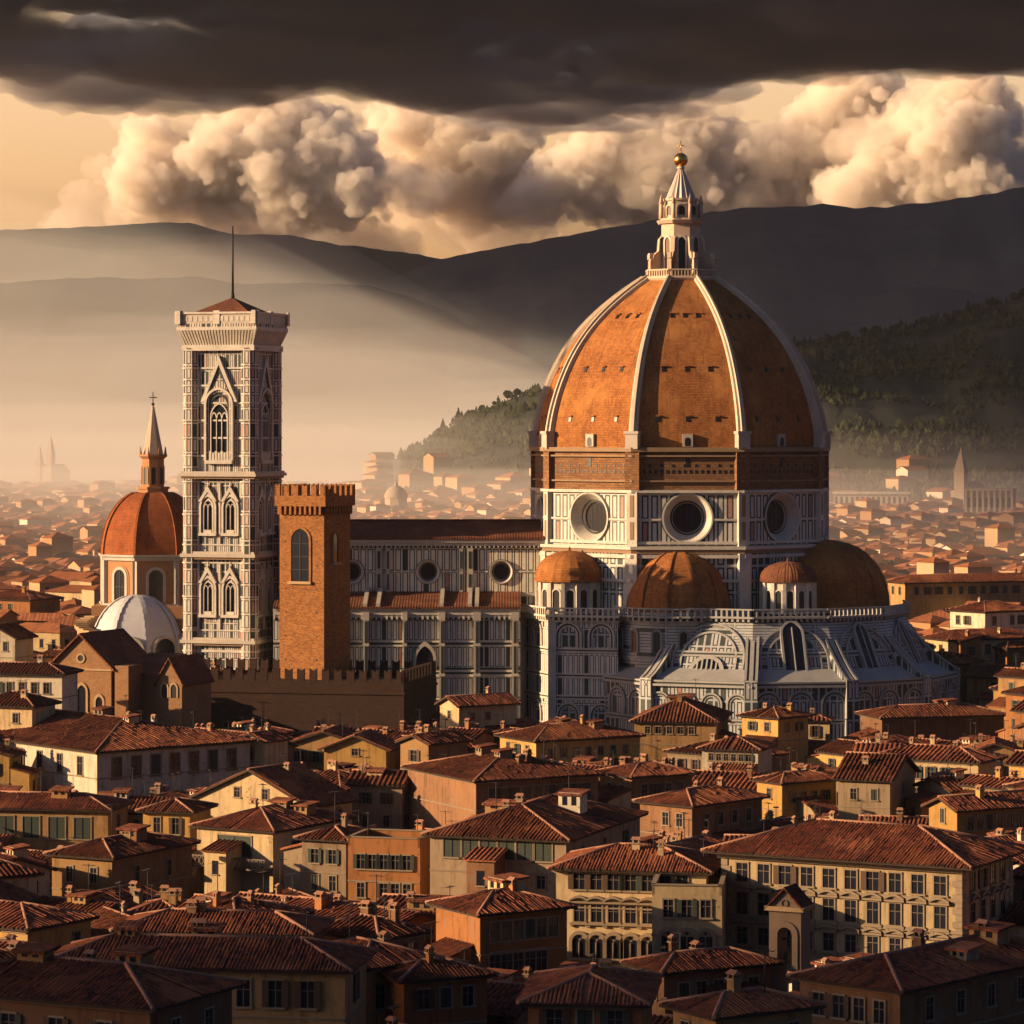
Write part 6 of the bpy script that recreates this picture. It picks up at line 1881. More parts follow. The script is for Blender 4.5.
H('orange house with a sunlit roof triangle below the lattice balcony', 168, 236, 304, 924, 294, 38, 'hip', 'orange',
  [(3, 1.7, 'rect', 0.8, 1.4)], [(3, 1.8, 'rect', 0.8, 1.4)], 0.29, 10, chim=2)
H('brown house with small openings under its eaves behind the long low ochre building', 120, 308, 322, 934, 274, 8, 'hip', 'brown',
  [(5, 1.3, 'rect', 0.9, 1.1)], [], 0.29, 8, chim=2)
H('brown house with a large ribbed tile roof in the bottom right corner', 800, 900, 1075, 990, 236, 42, 'hip', 'brown',
  [(4, 1.8, 'rect', 0.9, 1.6)], [(5, 1.8, 'rect', 0.9, 1.6)], 0.29, 16, short='the ribbed corner roof', chim=2)
H('brown house with a tiled roof in front of the cream arched palace', 632, 664, 772, 972, 258, 62, 'hip', 'brown',
  [(2, 1.6, 'rect', 0.9, 1.4)], [(5, 1.7, 'rect', 0.9, 1.4)], 0.29, 12, chim=2)
H('ochre house at the bottom edge below the stone belfry', 676, 716, 812, 1016, 220, 58, 'hip', 'ochre',
  [(2, 1.6, 'rect', 0.9, 1.4)], [(4, 1.7, 'rect', 0.9, 1.4)], 0.29, 8, chim=1)

# ---- stone belfry standing before the big palace
bf_c = place(802, 262, 22, 2.7, 2.2)
bf = empty('belfry', bf_c, R(-25), 'dark stone belfry with one open arch and a small gable, before the big palace', 'belfry')
zt = CAM_Z - (912 - HOR) * 262 / F_PX
M_dstone = plain('dark sandstone', (0.17, 0.12, 0.085), 0.9, 0.6, 0.7)
b = MB(); x, y = 1.35, 1.1
za, zb = zt - 7.6, zt - 2.6
b.box(-x, x, -y, y, 0, za - 0.5, 0); b.box(-x - 0.25, x + 0.25, -y - 0.25, y + 0.25, za - 0.5, za - 0.1, 0)
for s in (-1, 1): b.box(min(s * x, s * 0.62), max(s * x, s * 0.62), -y, y, za - 0.1, zt, 0)
F = Fr((0, -y, 0), (1, 0, 0))
for k in range(10):
    t0, t1 = math.pi * k / 10, math.pi * (k + 1) / 10
    r0 = 0.62; zs = zt - 1.9
    p0, p1 = (r0 * math.cos(t0), zs + r0 * math.sin(t0)), (r0 * math.cos(t1), zs + r0 * math.sin(t1))
    b.poly([F(p0[0], p0[1]), F(p0[0], zt), F(p1[0], zt), F(p1[0], p1[1])][::-1], 0)
    b.poly([F(p0[0], p0[1], -2 * y), F(p0[0], zt, -2 * y), F(p1[0], zt, -2 * y), F(p1[0], p1[1], -2 * y)], 0)
    b.poly([F(*p0), F(*p1), F(*p1, -2 * y), F(*p0, -2 * y)], 0)
b.arch_band(F, 0, za, zs, 0.62, 1.1, -0.05, 0.12, 0)
b.box(-x - 0.3, x + 0.3, -y - 0.3, y + 0.3, zt, zt + 0.35, 1)
b.build('shaft', [M_dstone, M_sand], bf)
b = MB(); gable_roof(b, -x, x, -y, y, zt + 0.35, zt + 1.75, 0.3, 0.18); b.poly([(-x, -y, zt + 0.35), (x, -y, zt + 0.35), (0, -y, zt + 1.75)], 1)
b.ring(F, 0, zt + 0.62, 0.25, 0.29, 0, 0.1, 1, 12)
b.build('roof', [M_tile, M_dstone], bf)
b = MB(); b.lathe((0, 0, zt - 4.3), [(0.62, 0), (0.5, 0.2), (0.42, 0.7), (0.28, 1.0), (0.001, 1.1)], 0, 14); b.tube((0, 0, zt - 3.3), (0, 0, zt - 2.0), 0.06); b.tube((-0.9, 0, zt - 2.4), (0.9, 0, zt - 2.4), 0.09)
b.build('bell', [plain('bronze', (0.10, 0.07, 0.035), 0.5, 0.3, 1.0)], bf)
FOOT.append((bf_c.x, bf_c.y, 2.0, 1.8, R(-25)))
KEEP.append((772, 815, 985, 262))

# ---- ground already taken by the monuments
for c, hw, hd, a in (((21, 598), 66, 24, 0), ((44, 590), 37, 36, 0), ((bt_c.x, bt_c.y), 8, 8, R(-17.7)), ((keep.location.x, keep.location.y), 6, 6, R(-27)),
                     ((rw.location.x, rw.location.y), 23, 4.5, R(-12)), ((dcx + 4, 640), 20, 24, 0), ((oc.location.x + 4, oc.location.y), 11, 8, R(-22))):
    FOOT.append((c[0], c[1], hw, hd, a))
KEEP += [(345, 522, 702, 578), (522, 640, 712, 556), (640, 960, 706, 556), (178, 440, 722, 540), (35, 178, 722, 515), (85, 180, 660, 622), (272, 352, 680, 556)]
ANCH += [('the battlement wall', 300, 690), ('the brick church', 100, 680), ('the apse', 760, 690), ('the nave', 430, 660), ('the stone belfry', 790, 930)]
# ---- the houses between them
def describe(px, py, exclude=()):
    best = None
    for nm, ax, ay in ANCH:
        d = math.hypot((px - ax) * 0.8, (py - ay) * 1.3)
        if best is None or d < best[0]: best = (d, nm, ax, ay)
    _, nm, ax, ay = best
    dx, dy = px - ax, py - ay
    if abs(dx) * 0.8 > abs(dy) * 1.3: return ('left of ' if dx < 0 else 'right of ') + nm
    return ('before ' if dy > 0 else 'behind ') + nm
used_labels = {}
def unique_label(base, px, py):
    used_labels.setdefault(base, []).append((px, py))
    return base

rndf = random.Random(77)
fillers = []
FILL_MAX = 226
def try_house(c, W, D, phi, ze, kind, pitch, far=False):
    ang = R(-phi)
    if taken(c, W / 2, D / 2, ang, 0.05 if not far else 0.8): return None
    # projected outline
    xs = []
    for sx in (-1, 1):
        for sy in (-1, 1):
            q = Vector((c[0], c[1])) + Vector((math.cos(ang), math.sin(ang))) * sx * W / 2 + Vector((-math.sin(ang), math.cos(ang))) * sy * D / 2
            xs.append((512 + F_PX * q.x / q.y, q.y))
    x0, x1 = min(x for x, _ in xs), max(x for x, _ in xs)
    if x1 < -40 or x0 > 1064: return None
    yn = min(y for _, y in xs)
    rise = pitch * (min(W, D) / 2 if kind != 'lean' else D * 0.6) * (1.0 if kind == 'hip' else 1.0) + 1.6
    for (k0, k1, ky, kY) in KEEP:
        if yn < kY and x0 < k1 and x1 > k0:
            lim = CAM_Z - (ky - HOR) * c[1] / F_PX - rise
            if lim < ze: ze = lim
    if ze < 4.6: return None
    return ang, ze, (x0 + x1) / 2, HOR + F_PX * (CAM_Z - ze) / c[1], x1 - x0
cols = ['cream', 'ochre', 'yellow', 'orange', 'brown', 'grey', 'white']
cw = [0.16, 0.22, 0.10, 0.16, 0.18, 0.14, 0.04]
tries = 0
while tries < 6500 and len(fillers) < FILL_MAX:
    tries += 1
    Y = 212 + (650 - 212) * rndf.random() ** 0.85
    X = rndf.uniform(-0.172, 0.172) * Y
    big = tries < 700
    W, D = (rndf.uniform(10, 17), rndf.uniform(7.5, 11)) if big else (rndf.uniform(5, 10), rndf.uniform(4.5, 8))
    phi = rndf.choice((28, 32, 58, 60, 12, 40)) + rndf.uniform(-5, 5)
    ze = rndf.uniform(9, 15) if Y > 260 else rndf.uniform(9, 14.5)
    kind = rndf.choice(('hip', 'hip', 'gable', 'front', 'lean') if not big else ('hip', 'hip', 'gable', 'front'))
    pitch = rndf.uniform(0.26, 0.36)
    r = try_house((X, Y), W, D, phi, ze, kind, pitch)
    if r is None: continue
    ang, ze, px, py, pw = r
    col = rndf.choices(cols, cw)[0]
    h = rndf.uniform(1.3, 1.9); w = rndf.uniform(0.75, 1.05)
    st = rndf.choice(('rect', 'rect', 'shut', 'shutb', 'closed', 'arch'))
    rows = 1 if ze < 7 else 2
    nA, nB = max(1, int(W / rndf.uniform(2.6, 3.6))), max(1, int(D / rndf.uniform(2.6, 3.8)))
    rA = [(nA, 1.7 + 2.9 * k, st, w, h) for k in range(rows)]
    rB = [(nB, 1.7 + 2.9 * k, st, w, h) for k in range(rows)] if rndf.random() < 0.8 else []
    KIND = {'hip': 'hipped', 'gable': 'gabled', 'front': 'front-gabled', 'lean': 'single-slope'}[kind]
    dm = []
    dtxt = ''
    if rndf.random() < 0.5 and min(W, D) > 6:
        dc = rndf.choice(('cream', 'white', 'ochre')); dm = [(rndf.uniform(-W * 0.3, W * 0.3), rndf.uniform(-D * 0.15, D * 0.25), rndf.uniform(1.2, 2.6), rndf.uniform(1.2, 2.0), rndf.uniform(0.6, 1.3), dc) for _ in range(rndf.choice((1, 1, 2)))]
        dtxt = ', %s dormer' % WALLNAME[dc]
    fillers.append((px, py, pw, (X, Y), ang, W, D, ze, kind, pitch, col, rA, rB, dm, dtxt, KIND))
    FOOT.append((X, Y, W / 2 + 0.25, D / 2 + 0.25, ang))
# labels: look first, then the nearest landmark, then the order among those that still agree
texts = []
for f in fillers:
    px, py, pw, c = f[:4]
    size = 'small' if f[5] * f[6] < 70 else ('large' if f[5] * f[6] > 170 else 'mid-sized')
    texts.append('%s %s house, %s roof%s, %s' % (size, WALLNAME[f[10]], f[15], f[14], describe(px, py)))
ORD = ['leftmost', 'second from left', 'third from left', 'fourth from left', 'fifth from left', 'sixth from left', 'seventh from left', 'eighth from left']
for t in set(texts):
    idx = sorted([i for i, x in enumerate(texts) if x == t], key=lambda i: fillers[i][0])
    if len(idx) > 1:
        for k, i in enumerate(idx): texts[i] = t + ', ' + (ORD[k] if k < len(idx) - 1 else 'rightmost')
for f, t in zip(fillers, texts):
    px, py, pw, c, ang, W, D, ze, kind, pitch, col, rA, rB, dm, dtxt, KIND = f
    FOOT.pop() if False else None
    Y = c[1]
    make_house(c, ang, W, D, ze, kind, pitch, col, t, rndf, rA, rB, (), 'house', 'tiled houses of the old town', 0.55, 0.5 if Y < 420 else 0.65, rndf.choice((1, 1, 2, 3)), 0.7, dm)
# lean-to annexes that have grown against the houses
ra = random.Random(31)
for root, W, D, ze, wm, c, ang in list(BUILT):
    if c[1] > 640: continue
    for _ in range(ra.choice((1, 2, 2, 3))):
        side = ra.choice((0, 0, 1, 3))
        L = W if side in (0, 2) else D
        w, d = min(L * 0.8, ra.uniform(2.6, 6.5)), ra.uniform(2.0, 4.2)
        off = ra.uniform(-0.5, 0.5) * (L - w)
        if side == 0: lx, ly, hw_, hd_ = off, -D / 2 - d / 2, w / 2, d / 2
        elif side == 1: lx, ly, hw_, hd_ = W / 2 + d / 2, off, d / 2, w / 2
        else: lx, ly, hw_, hd_ = -W / 2 - d / 2, off, d / 2, w / 2
        ca, sa = math.cos(ang), math.sin(ang)
        wx, wy = c[0] + ca * lx - sa * ly, c[1] + sa * lx + ca * ly
        save = [f for f in FOOT if abs(f[0] - c[0]) < 1e-6 and abs(f[1] - c[1]) < 1e-6]
        for f in save: FOOT.remove(f)
        bad = taken((wx, wy), hw_, hd_, ang, 0.0)
        FOOT.extend(save)
        if bad: continue
        h = ze * ra.uniform(0.5, 0.86)
        px = 512 + F_PX * wx / wy; pw = 4 * F_PX / wy
        py = HOR + F_PX * (CAM_Z - h - 1.2) / wy
        if any(wy < kY - 6 and px + pw > k0 and px - pw < k1 and py < ky for (k0, k1, ky, kY) in KEEP): continue
        FOOT.append((wx, wy, hw_, hd_, ang))
        b = MB()
        rz = {0: 0.0, 1: R(90), 3: R(-90)}[side]
        T = Matrix.Translation((lx, ly, 0)) @ Matrix.Rotation(rz, 4, 'Z')
        rise = d * ra.uniform(0.22, 0.34)
        q = lambda x, y, z: T @ Vector((x, y, z))
        x, y = w / 2, d / 2
        b.poly([q(-x, -y, 0), q(x, -y, 0), q(x, -y, h), q(-x, -y, h)], 0); b.poly([q(x, -y, 0), q(x, y, 0), q(x, y, h + rise), q(x, -y, h)], 0); b.poly([q(-x, y, 0), q(-x, -y, 0), q(-x, -y, h), q(-x, y, h + rise)], 0)
        F = Fr(q(-x, -y, 0), q(x, -y, 0) - q(-x, -y, 0))
        n = max(1, int(w / 2.4))
        for k in range(n):
            a = w * (k + 0.5) / n
            b.fbox(F, a - 0.42, a + 0.42, h - 2.5, h - 1.0, -0.05, 0.03, 1); b.fbox(F, a - 0.55, a + 0.55, h - 2.65, h - 2.5, -0.05, 0.14, 2)
        an = b.build('annex', [ra.choice([wm, wm, WALLS['ochre'], WALLS['cream'], WALLS['brown']]), M_glass, M_trim], root)
        r = MB(); s = rise / d
        e0, e1 = q(-x - 0.3, -y - 0.35, h - 0.35 * s + 0.05), q(x + 0.3, -y - 0.35, h - 0.35 * s + 0.05)
        t0, t1 = q(-x - 0.3, y, h + rise + 0.05), q(x + 0.3, y, h + rise + 0.05)
        up = Vector((0, 0, 0.14))
        r.hexa([e0, e1, t1, t0, e0 + up, e1 + up, t1 + up, t0 + up], 0)
        nn = int(w / 0.42)
        for k in range(nn):
            f0, f1 = (k + 0.2) / nn, (k + 0.8) / nn; fm = (k + 0.5) / nn
            for fa, fb, la, lb in ((f0, fm, 0.14, 0.24), (fm, f1, 0.24, 0.14)):
                r.poly([e0.lerp(e1, fa) + Vector((0, 0, la)), e0.lerp(e1, fb) + Vector((0, 0, lb)), t0.lerp(t1, fb) + Vector((0, 0, lb)), t0.lerp(t1, fa) + Vector((0, 0, la))], 0, [(fa * w, 0), (fb * w, 0), (fb * w, d), (fa * w, d)])
        r.build('annex_roof', [M_tile], an)
N_NEAR = len(fillers) + 40
# ================================================================== the town beyond
from mathutils.bvhtree import BVHTree
near_hill = [o for o in bpy.data.objects if o.name.startswith('hill')][0]
_bvh = BVHTree.FromPolygons([v.co.copy() for v in near_hill.data.vertices], [tuple(p.vertices) for p in near_hill.data.polygons])
def hill_z(x, y):
    h = _bvh.ray_cast(Vector((x, y, 900)), Vector((0, 0, -1)))
    return h[0].z if h[0] is not None else 0.0

def town_wall(name, spread=True):
    m = Mat(name, 0.9, 0.1)
    u, v = m.uv()
    r = m.white(m.vec((u / 40.0).floor(), (v / 40.0).floor(), 0.5))
    c = m.mix(r, (0.30, 0.17, 0.085), (0.40, 0.29, 0.18))
    c = m.mix((r * 7.3).fract().gt(0.90), c, (0.55, 0.46, 0.36))
    m.color(weather(m, c, 0.4, 0.1))
    return m.m
def town_roof(name):
    m = Mat(name, 0.92, 0.1)
    u, v = m.uv()
    r = m.white(m.vec((u / 40.0).floor(), (v / 40.0).floor(), 1.5))
    c = m.mix(r, (0.17, 0.058, 0.028), (0.36, 0.135, 0.06))
    n = m.noise(m.pos(), 0.5, 4, 0.7)
    c = m.mix(n.step(0.45, 0.7) * 0.6, c, (0.09, 0.045, 0.032))
    m.color(c)
    m.bump((u.fract() * (2 * math.pi / 0.6)).sin() * 0.5, 0.04)
    return m.m
M_twall = town_wall('town walls'); M_troof = town_roof('town roofs')

def far_house(b, c, ang, W, D, z0, ze, kind, pitch, seed, wins=True, mw=0, mr=1, mo=2):
    "box with a pitched roof appended to b"
    ca, sa = math.cos(ang), math.sin(ang)
    G = lambda x, y, z: Vector((c[0] + ca * x - sa * y, c[1] + sa * x + ca * y, z))
    k = (seed % 97) * 40 + 20; k2 = (seed // 97 % 89) * 40 + 20
    x, y = W / 2, D / 2
    cor = [(-x, -y), (x, -y), (x, y), (-x, y)]
    for i in (0, 1, 2, 3):
        p, q = cor[i], cor[(i + 1) % 4]
        b.poly([G(*p, z0), G(*q, z0), G(*q, ze), G(*p, ze)], mw, [(k, k2), (k + 1, k2), (k + 1, k2 + 1), (k, k2 + 1)])
    ov = 0.6
    X, Yh = x + ov, y + ov
    zb = ze - 0.1
    def rp(pts): b.poly([G(*p) for p in pts], mr, [(k + p[0] * 0.5 + p[1] * 0.13, k2 + p[1] * 0.3) for p in pts])
    if kind == 'hip':
        if W >= D:
            h = zb + pitch * Yh; r = X - Yh
            rp([(-X, -Yh, zb), (X, -Yh, zb), (r, 0, h), (-r, 0, h)]); rp([(X, -Yh, zb), (X, Yh, zb), (r, 0, h)]); rp([(X, Yh, zb), (-X, Yh, zb), (-r, 0, h), (r, 0, h)]); rp([(-X, Yh, zb), (-X, -Yh, zb), (-r, 0, h)])
        else:
            h = zb + pitch * X; r = Yh - X
            rp([(-X, -Yh, zb), (X, -Yh, zb), (0, -r, h)]); rp([(X, -Yh, zb), (X, Yh, zb), (0, r, h), (0, -r, h)]); rp([(X, Yh, zb), (-X, Yh, zb), (0, r, h)]); rp([(-X, Yh, zb), (-X, -Yh, zb), (0, -r, h), (0, r, h)])
    else:
        h = zb + pitch * Yh
        rp([(-X, -Yh, zb), (X, -Yh, zb), (X, 0, h), (-X, 0, h)]); rp([(X, Yh, zb), (-X, Yh, zb), (-X, 0, h), (X, 0, h)])
        for s in (-1, 1): b.poly([G(s * x, -y * s, ze), G(s * x, y * s, ze), G(s * x, 0, ze + pitch * y)], mw, [(k, k2), (k + 1, k2), (k, k2 + 1)])
    if wins:
        for i in (0, 1):
            p, q = Vector((*cor[i], 0)), Vector((*cor[(i + 1) % 4], 0))
            L = (q - p).length; n = max(1, int(L / 3.2)); d = (q - p) / L; nn = Vector((d.y, -d.x, 0)) * 0.04
            for rr in range(3):
                zt = ze - 1.2 - rr * 3.3
                if zt - 1.7 < z0 + 1: break
                for j in range(n):
                    a = L * (j + 0.5) / n
                    P0, P1 = p + d * (a - 0.5) + nn, p + d * (a + 0.5) + nn
                    b.poly([G(P0.x, P0.y, zt - 1.7), G(P1.x, P1.y, zt - 1.7), G(P1.x, P1.y, zt), G(P0.x, P0.y, zt)], mo)

rt = random.Random(5)
def plain_window():
    if 'plain' in _win: return _win['plain']
    b = MB(); F = Fr((0, 0, 0), (1, 0, 0))
    b.poly([F(-0.55, 0, 0.03), F(0.55, 0, 0.03), F(0.55, 1.8, 0.03), F(-0.55, 1.8, 0.03)], 1)
    b.fbox(F, -0.75, 0.75, -0.18, 0, -0.05, 0.2, 0); b.fbox(F, -0.75, 0.75, 1.8, 1.98, -0.05, 0.12, 0)
    _win['plain'] = b.mesh('window', [M_trim, M_glass]); return _win['plain']

# hand-placed mid-distance blocks: xL, xC, xR, yEave, Y, phi, label
MID = [
    (925, 948, 1040, 640, 640, 66, 'long pale house with a windowed side wall right of the apse', 'cream'),
    (888, 905, 1060, 583, 800, 70, 'very long house with a rust red roof right of the big dome', 'ochre'),
    (950, 985, 1030, 612, 705, 52, 'pale house with a sunlit end standing right of the half domes', 'white'),
    (905, 962, 985, 664, 628, 35, 'low ochre house at the right foot of the apse', 'ochre'),
    (26, 78, 92, 660, 655, 25, 'brown house directly left of the white half dome', 'brown'),
    (-20, 30, 60, 600, 780, 30, 'dark roofed house at the left edge above the white gabled house', 'orange')]
for xL, xC, xR, yE, Y, phi, lab, col in MID:
    wA, wB = span(xL, xC, xR, Y, phi)
    wA = max(8, min(60, wA)); wB = max(8, min(60, wB))
    c = place(xC, Y, phi, wA, wB)
    FOOT_ok = True
    make_house(c, R(-phi), wA, wB, CAM_Z - (yE - HOR) * Y / F_PX, 'hip', 0.32, col, lab, rt, [(max(1, int(wA / 3.2)), 2.0, 'rect', 1.1, 1.8)], [(max(1, int(wB / 3.2)), 2.0, 'rect', 1.1, 1.8)], (), 'house', None, 0.7, 0.8, 1, 0)

# single houses of the first rows behind the monuments
mid_list = []
cand = 0
while cand < 5000 and len(mid_list) < 26:
    cand += 1
    Y = rt.uniform(622, 960); X = rt.uniform(-0.162, 0.162) * Y
    px = 512 + F_PX * X / Y
    if 105 < px < 345 or 520 < px < 880: continue
    W, D = rt.uniform(9, 22), rt.uniform(8, 13); phi = rt.choice((30, 34, 58, 62, 15)) + rt.uniform(-5, 5); ze = rt.uniform(8, 14)
    py = HOR + F_PX * (CAM_Z - ze) / Y
    if 345 <= px <= 520 and py > 525: continue
    if taken((X, Y), W / 2, D / 2, R(-phi), 0.8): continue
    FOOT.append((X, Y, W / 2 + 0.3, D / 2 + 0.3, R(-phi)))
    mid_list.append((px, py, X, Y, W, D, phi, ze, rt.choice(('hip', 'hip', 'gable')), rt.choice(('cream', 'ochre', 'orange', 'brown', 'white', 'grey', 'ochre'))))
def zone(px): return 'left of the domed church' if px < 120 else ('beyond the nave roof' if px < 540 else 'right of the big dome')
mt = []
for m_ in mid_list:
    sz = 'long' if m_[4] > 16 else 'short'
    mt.append('%s hazy %s house with %s tiled roof, %s' % (sz, WALLNAME[m_[9]], 'hipped' if m_[8] == 'hip' else 'gabled', zone(m_[0])))
RK = ['farthest', 'second farthest', 'third farthest', 'fourth farthest', 'fifth farthest', 'sixth farthest', 'seventh farthest', 'eighth farthest', 'ninth farthest']
for t in sorted(set(mt)):
    idx = sorted([i for i, x in enumerate(mt) if x == t], key=lambda i: mid_list[i][1])
    if len(idx) > 1:
        for k, i in enumerate(idx): mt[i] = t + ', ' + (RK[k] if k < len(idx) - 1 else 'nearest')
for m_, t in zip(mid_list, mt):
    px, py, X, Y, W, D, phi, ze, kind, col = m_
    root = empty('house', (X, Y, 0), R(-phi), t, 'house', 'first rows of houses beyond the cathedral')
    b = MB(); sd_ = rt.randrange(8000)
    far_house(b, (0, 0), 0, W, D, 0, ze, kind, 0.34, sd_, False)
    # walls and roof as two meshes
    wb, rb = MB(), MB()
    for v_, f_, u_, m2 in zip(range(len(b.F)), b.F, b.UV, b.M):
        (wb if m2 == 0 else rb).poly([b.V[i] for i in f_], 0, u_)
    wb.build('wall', [WALLS[col]], root); rb.build('roof', [M_troof], root)
    for side, L in ((0, W), (1, D)):
        n = max(1, int(L / 3.4))
        for k in range(n):
            o = bpy.data.objects.new('window', plain_window()); COL.objects.link(o); o.parent = root
            a = L * (k + 0.5) / n
            if side == 0: o.location = (-W / 2 + a, -D / 2, ze - 3.4)
            else: o.location = (W / 2, -D / 2 + a, ze - 3.4); o.rotation_euler = (0, 0, R(90))

# the rest of the town, too many to count
tb_ = MB()
def cells(y0, y1, cell, seed, wins, side=45.0):
    rr = random.Random(seed)
    th = R(31); ct, st_ = math.cos(th), math.sin(th)
    n = int(y1 * 1.3 / cell)
    for i in range(-n, n):
        for j in range(-n, n):
            if i % 7 == 0 and rr.random() < 0.45: continue
            
            gx, gy = (i + rr.uniform(-0.12, 0.12)) * cell, (j + rr.uniform(-0.12, 0.12)) * cell
            X, Y = ct * gx - st_ * gy, st_ * gx + ct * gy
            if not (y0 <= Y < y1) or abs(X) > 0.172 * Y + 6 + side: continue
            if side and Y < 640 and abs(X) < 0.160 * Y + 14: continue
            W, D = cell * rr.uniform(0.7, 1.02), cell * rr.uniform(0.6, 0.98)
            if taken((X, Y), W / 2, D / 2, th, 0.2): continue
            px = 512 + F_PX * X / Y
            z0 = hill_z(X, Y) if Y > 2000 else 0.0
            if z0 > 6 and rr.random() < 0.62 + z0 * 0.012: continue
            if z0 > 34: continue
            ze = z0 + 9.5 + rr.gauss(0, 1.5) + (5 if rr.random() < 0.03 else 0)
            far_house(tb_, (X, Y), th + rr.choice((0, 0, 0, R(90))) + rr.uniform(-0.06, 0.06), W, D, z0 - 2, ze, rr.choice(('hip', 'hip', 'hip', 'gable')), rr.uniform(0.28, 0.42), rr.randrange(8600), wins)
cells(225, 625, 11.5, 23, True, 70.0)
cells(625, 1000, 9.2, 3, True)
cells(1000, 1500, 9.6, 13, False)
cells(1500, 2050, 11.5, 4, False)
cells(2050, 2750, 19.0, 6, False)
tag(tb_.build('distant_houses', [M_twall, M_troof, M_black]), label='hazy sea of tiled rooftops stretching to the hills', kind='stuff')

# ------------------------------------------------------------------ landmarks in the haze
def spire(b, x, y, w, z1, z2, m=0, mr=1):
    b.box(x - w / 2, x + w / 2, y - w / 2, y + w / 2, 0, z1, m)
    b.box(x - w / 2 - 0.3, x + w / 2 + 0.3, y - w / 2 - 0.3, y + w / 2 + 0.3, z1, z1 + 0.7, m)
    v = [Vector((x + sx * w / 2, y + sy * w / 2, z1 + 0.7)) for sx, sy in ((-1, -1), (1, -1), (1, 1), (-1, 1))]
    for k in range(4): b.poly([v[k], v[(k + 1) % 4], Vector((x, y, z2))], mr)
M_hz = plain('pale stone', (0.34, 0.27, 0.2), 0.9, 0.4, 0.1)
Yl = 2950; s = Yl / F_PX; cx = P(54, 0, Yl).x
ch = empty('church', (cx, Yl, 0), R(-30), 'faint church with two pointed towers in the bright haze at far left', 'church')
b = MB(); gable_box(b, -7, 7, -14, 14, 19, 25); b.build('nave', [M_hz], ch)
b = MB(); gable_roof(b, -7, 7, -14, 14, 19, 25, 0.5); b.build('roof', [M_troof], ch)
for xx, zt in ((-6.2, 43), (6.2, 52)):
    b = MB(); spire(b, xx, -12.5, 5.5, zt - 17, zt); b.build('spire', [M_hz, M_hz], ch)
Yl = 1850; cx = P(396, 0, Yl).x
ch = empty('church', (cx, Yl, 0), R(-30), 'faint small domed church in the haze above the nave roof', 'church')
b = MB(); prism(b, (0, 0, 0), 8, 0, 6.4, 6.4, 0, 18, 0); b.build('drum', [M_hz], ch)
b = MB(); b.lathe((0, 0, 18), [(6.8, 0), (6.3, 2.2), (5, 4.4), (2.9, 6.2), (0.9, 6.9), (0.7, 8.6), (0.001, 10)], 0, 12); b.build('dome', [M_hz], ch)
Yl = 2020; cx = P(961, 0, Yl).x
ch = empty('church_tower', (cx, Yl, 0), R(-30), 'faint dark church tower with a pointed top at the foot of the right-hand hill', 'tower')
b = MB(); spire(b, 0, 0, 6.5, 31, 46); b.box(-8, 8, 3, 26, 0, 19, 0); b.build('shaft', [M_hz, M_hz], ch)
b = MB(); gable_roof(b, -8, 8, 3, 26, 19, 24, 0.4); b.build('roof', [M_troof], ch)
Yl = 1800; wA, wB = span(966, 1012, 1060, Yl, 14)
pc = place(1012, Yl, 14, wA, 22)
pl = empty('palace', pc, R(-14), 'hazy pale palace with a row of tall pilasters at the right edge', 'palace')
b = MB(); ze = CAM_Z - (491 - HOR) * Yl / F_PX; b.box(-wA / 2, wA / 2, -11, 11, 0, ze, 0)
F, w = frame_on(None, 0, wA, 22)
b.fbox(F, -0.5, w + 0.5, ze, ze + 1.2, -22, 0.8, 0)
for k in range(9): b.fbox(F, w * k / 8 - 0.5, w * k / 8 + 0.5, 2, ze, -0.1, 0.8, 0)
b.build('wall', [M_hz], pl)
for k in range(8):
    b = MB(); a = w * (k + 0.5) / 8; b.arch_fill(F, a, ze - 9, ze - 4.5, 0.8, 0.06, 0); b.build('window', [M_black], pl)
Yl = 1950; wA, wB = span(834, 908, 930, Yl, 6)
pl = empty('hall', place(908, Yl, 6, wA, 24), R(-6), 'long low pale hall catching the sun right of the big dome', 'hall')
b = MB(); b.box(-wA / 2, wA / 2, -12, 12, 0, 18, 0); b.box(-wA / 2 - 1, wA / 2 + 1, -13, 13, 18, 19.2, 1); 
for k in range(14): b.box(-wA / 2 + (k + 0.2) * wA / 14, -wA / 2 + (k + 0.65) * wA / 14, -12.05, -11.9, 12.5, 16.5, 2)
b.build('wall', [M_white_d, M_white, M_black], pl)

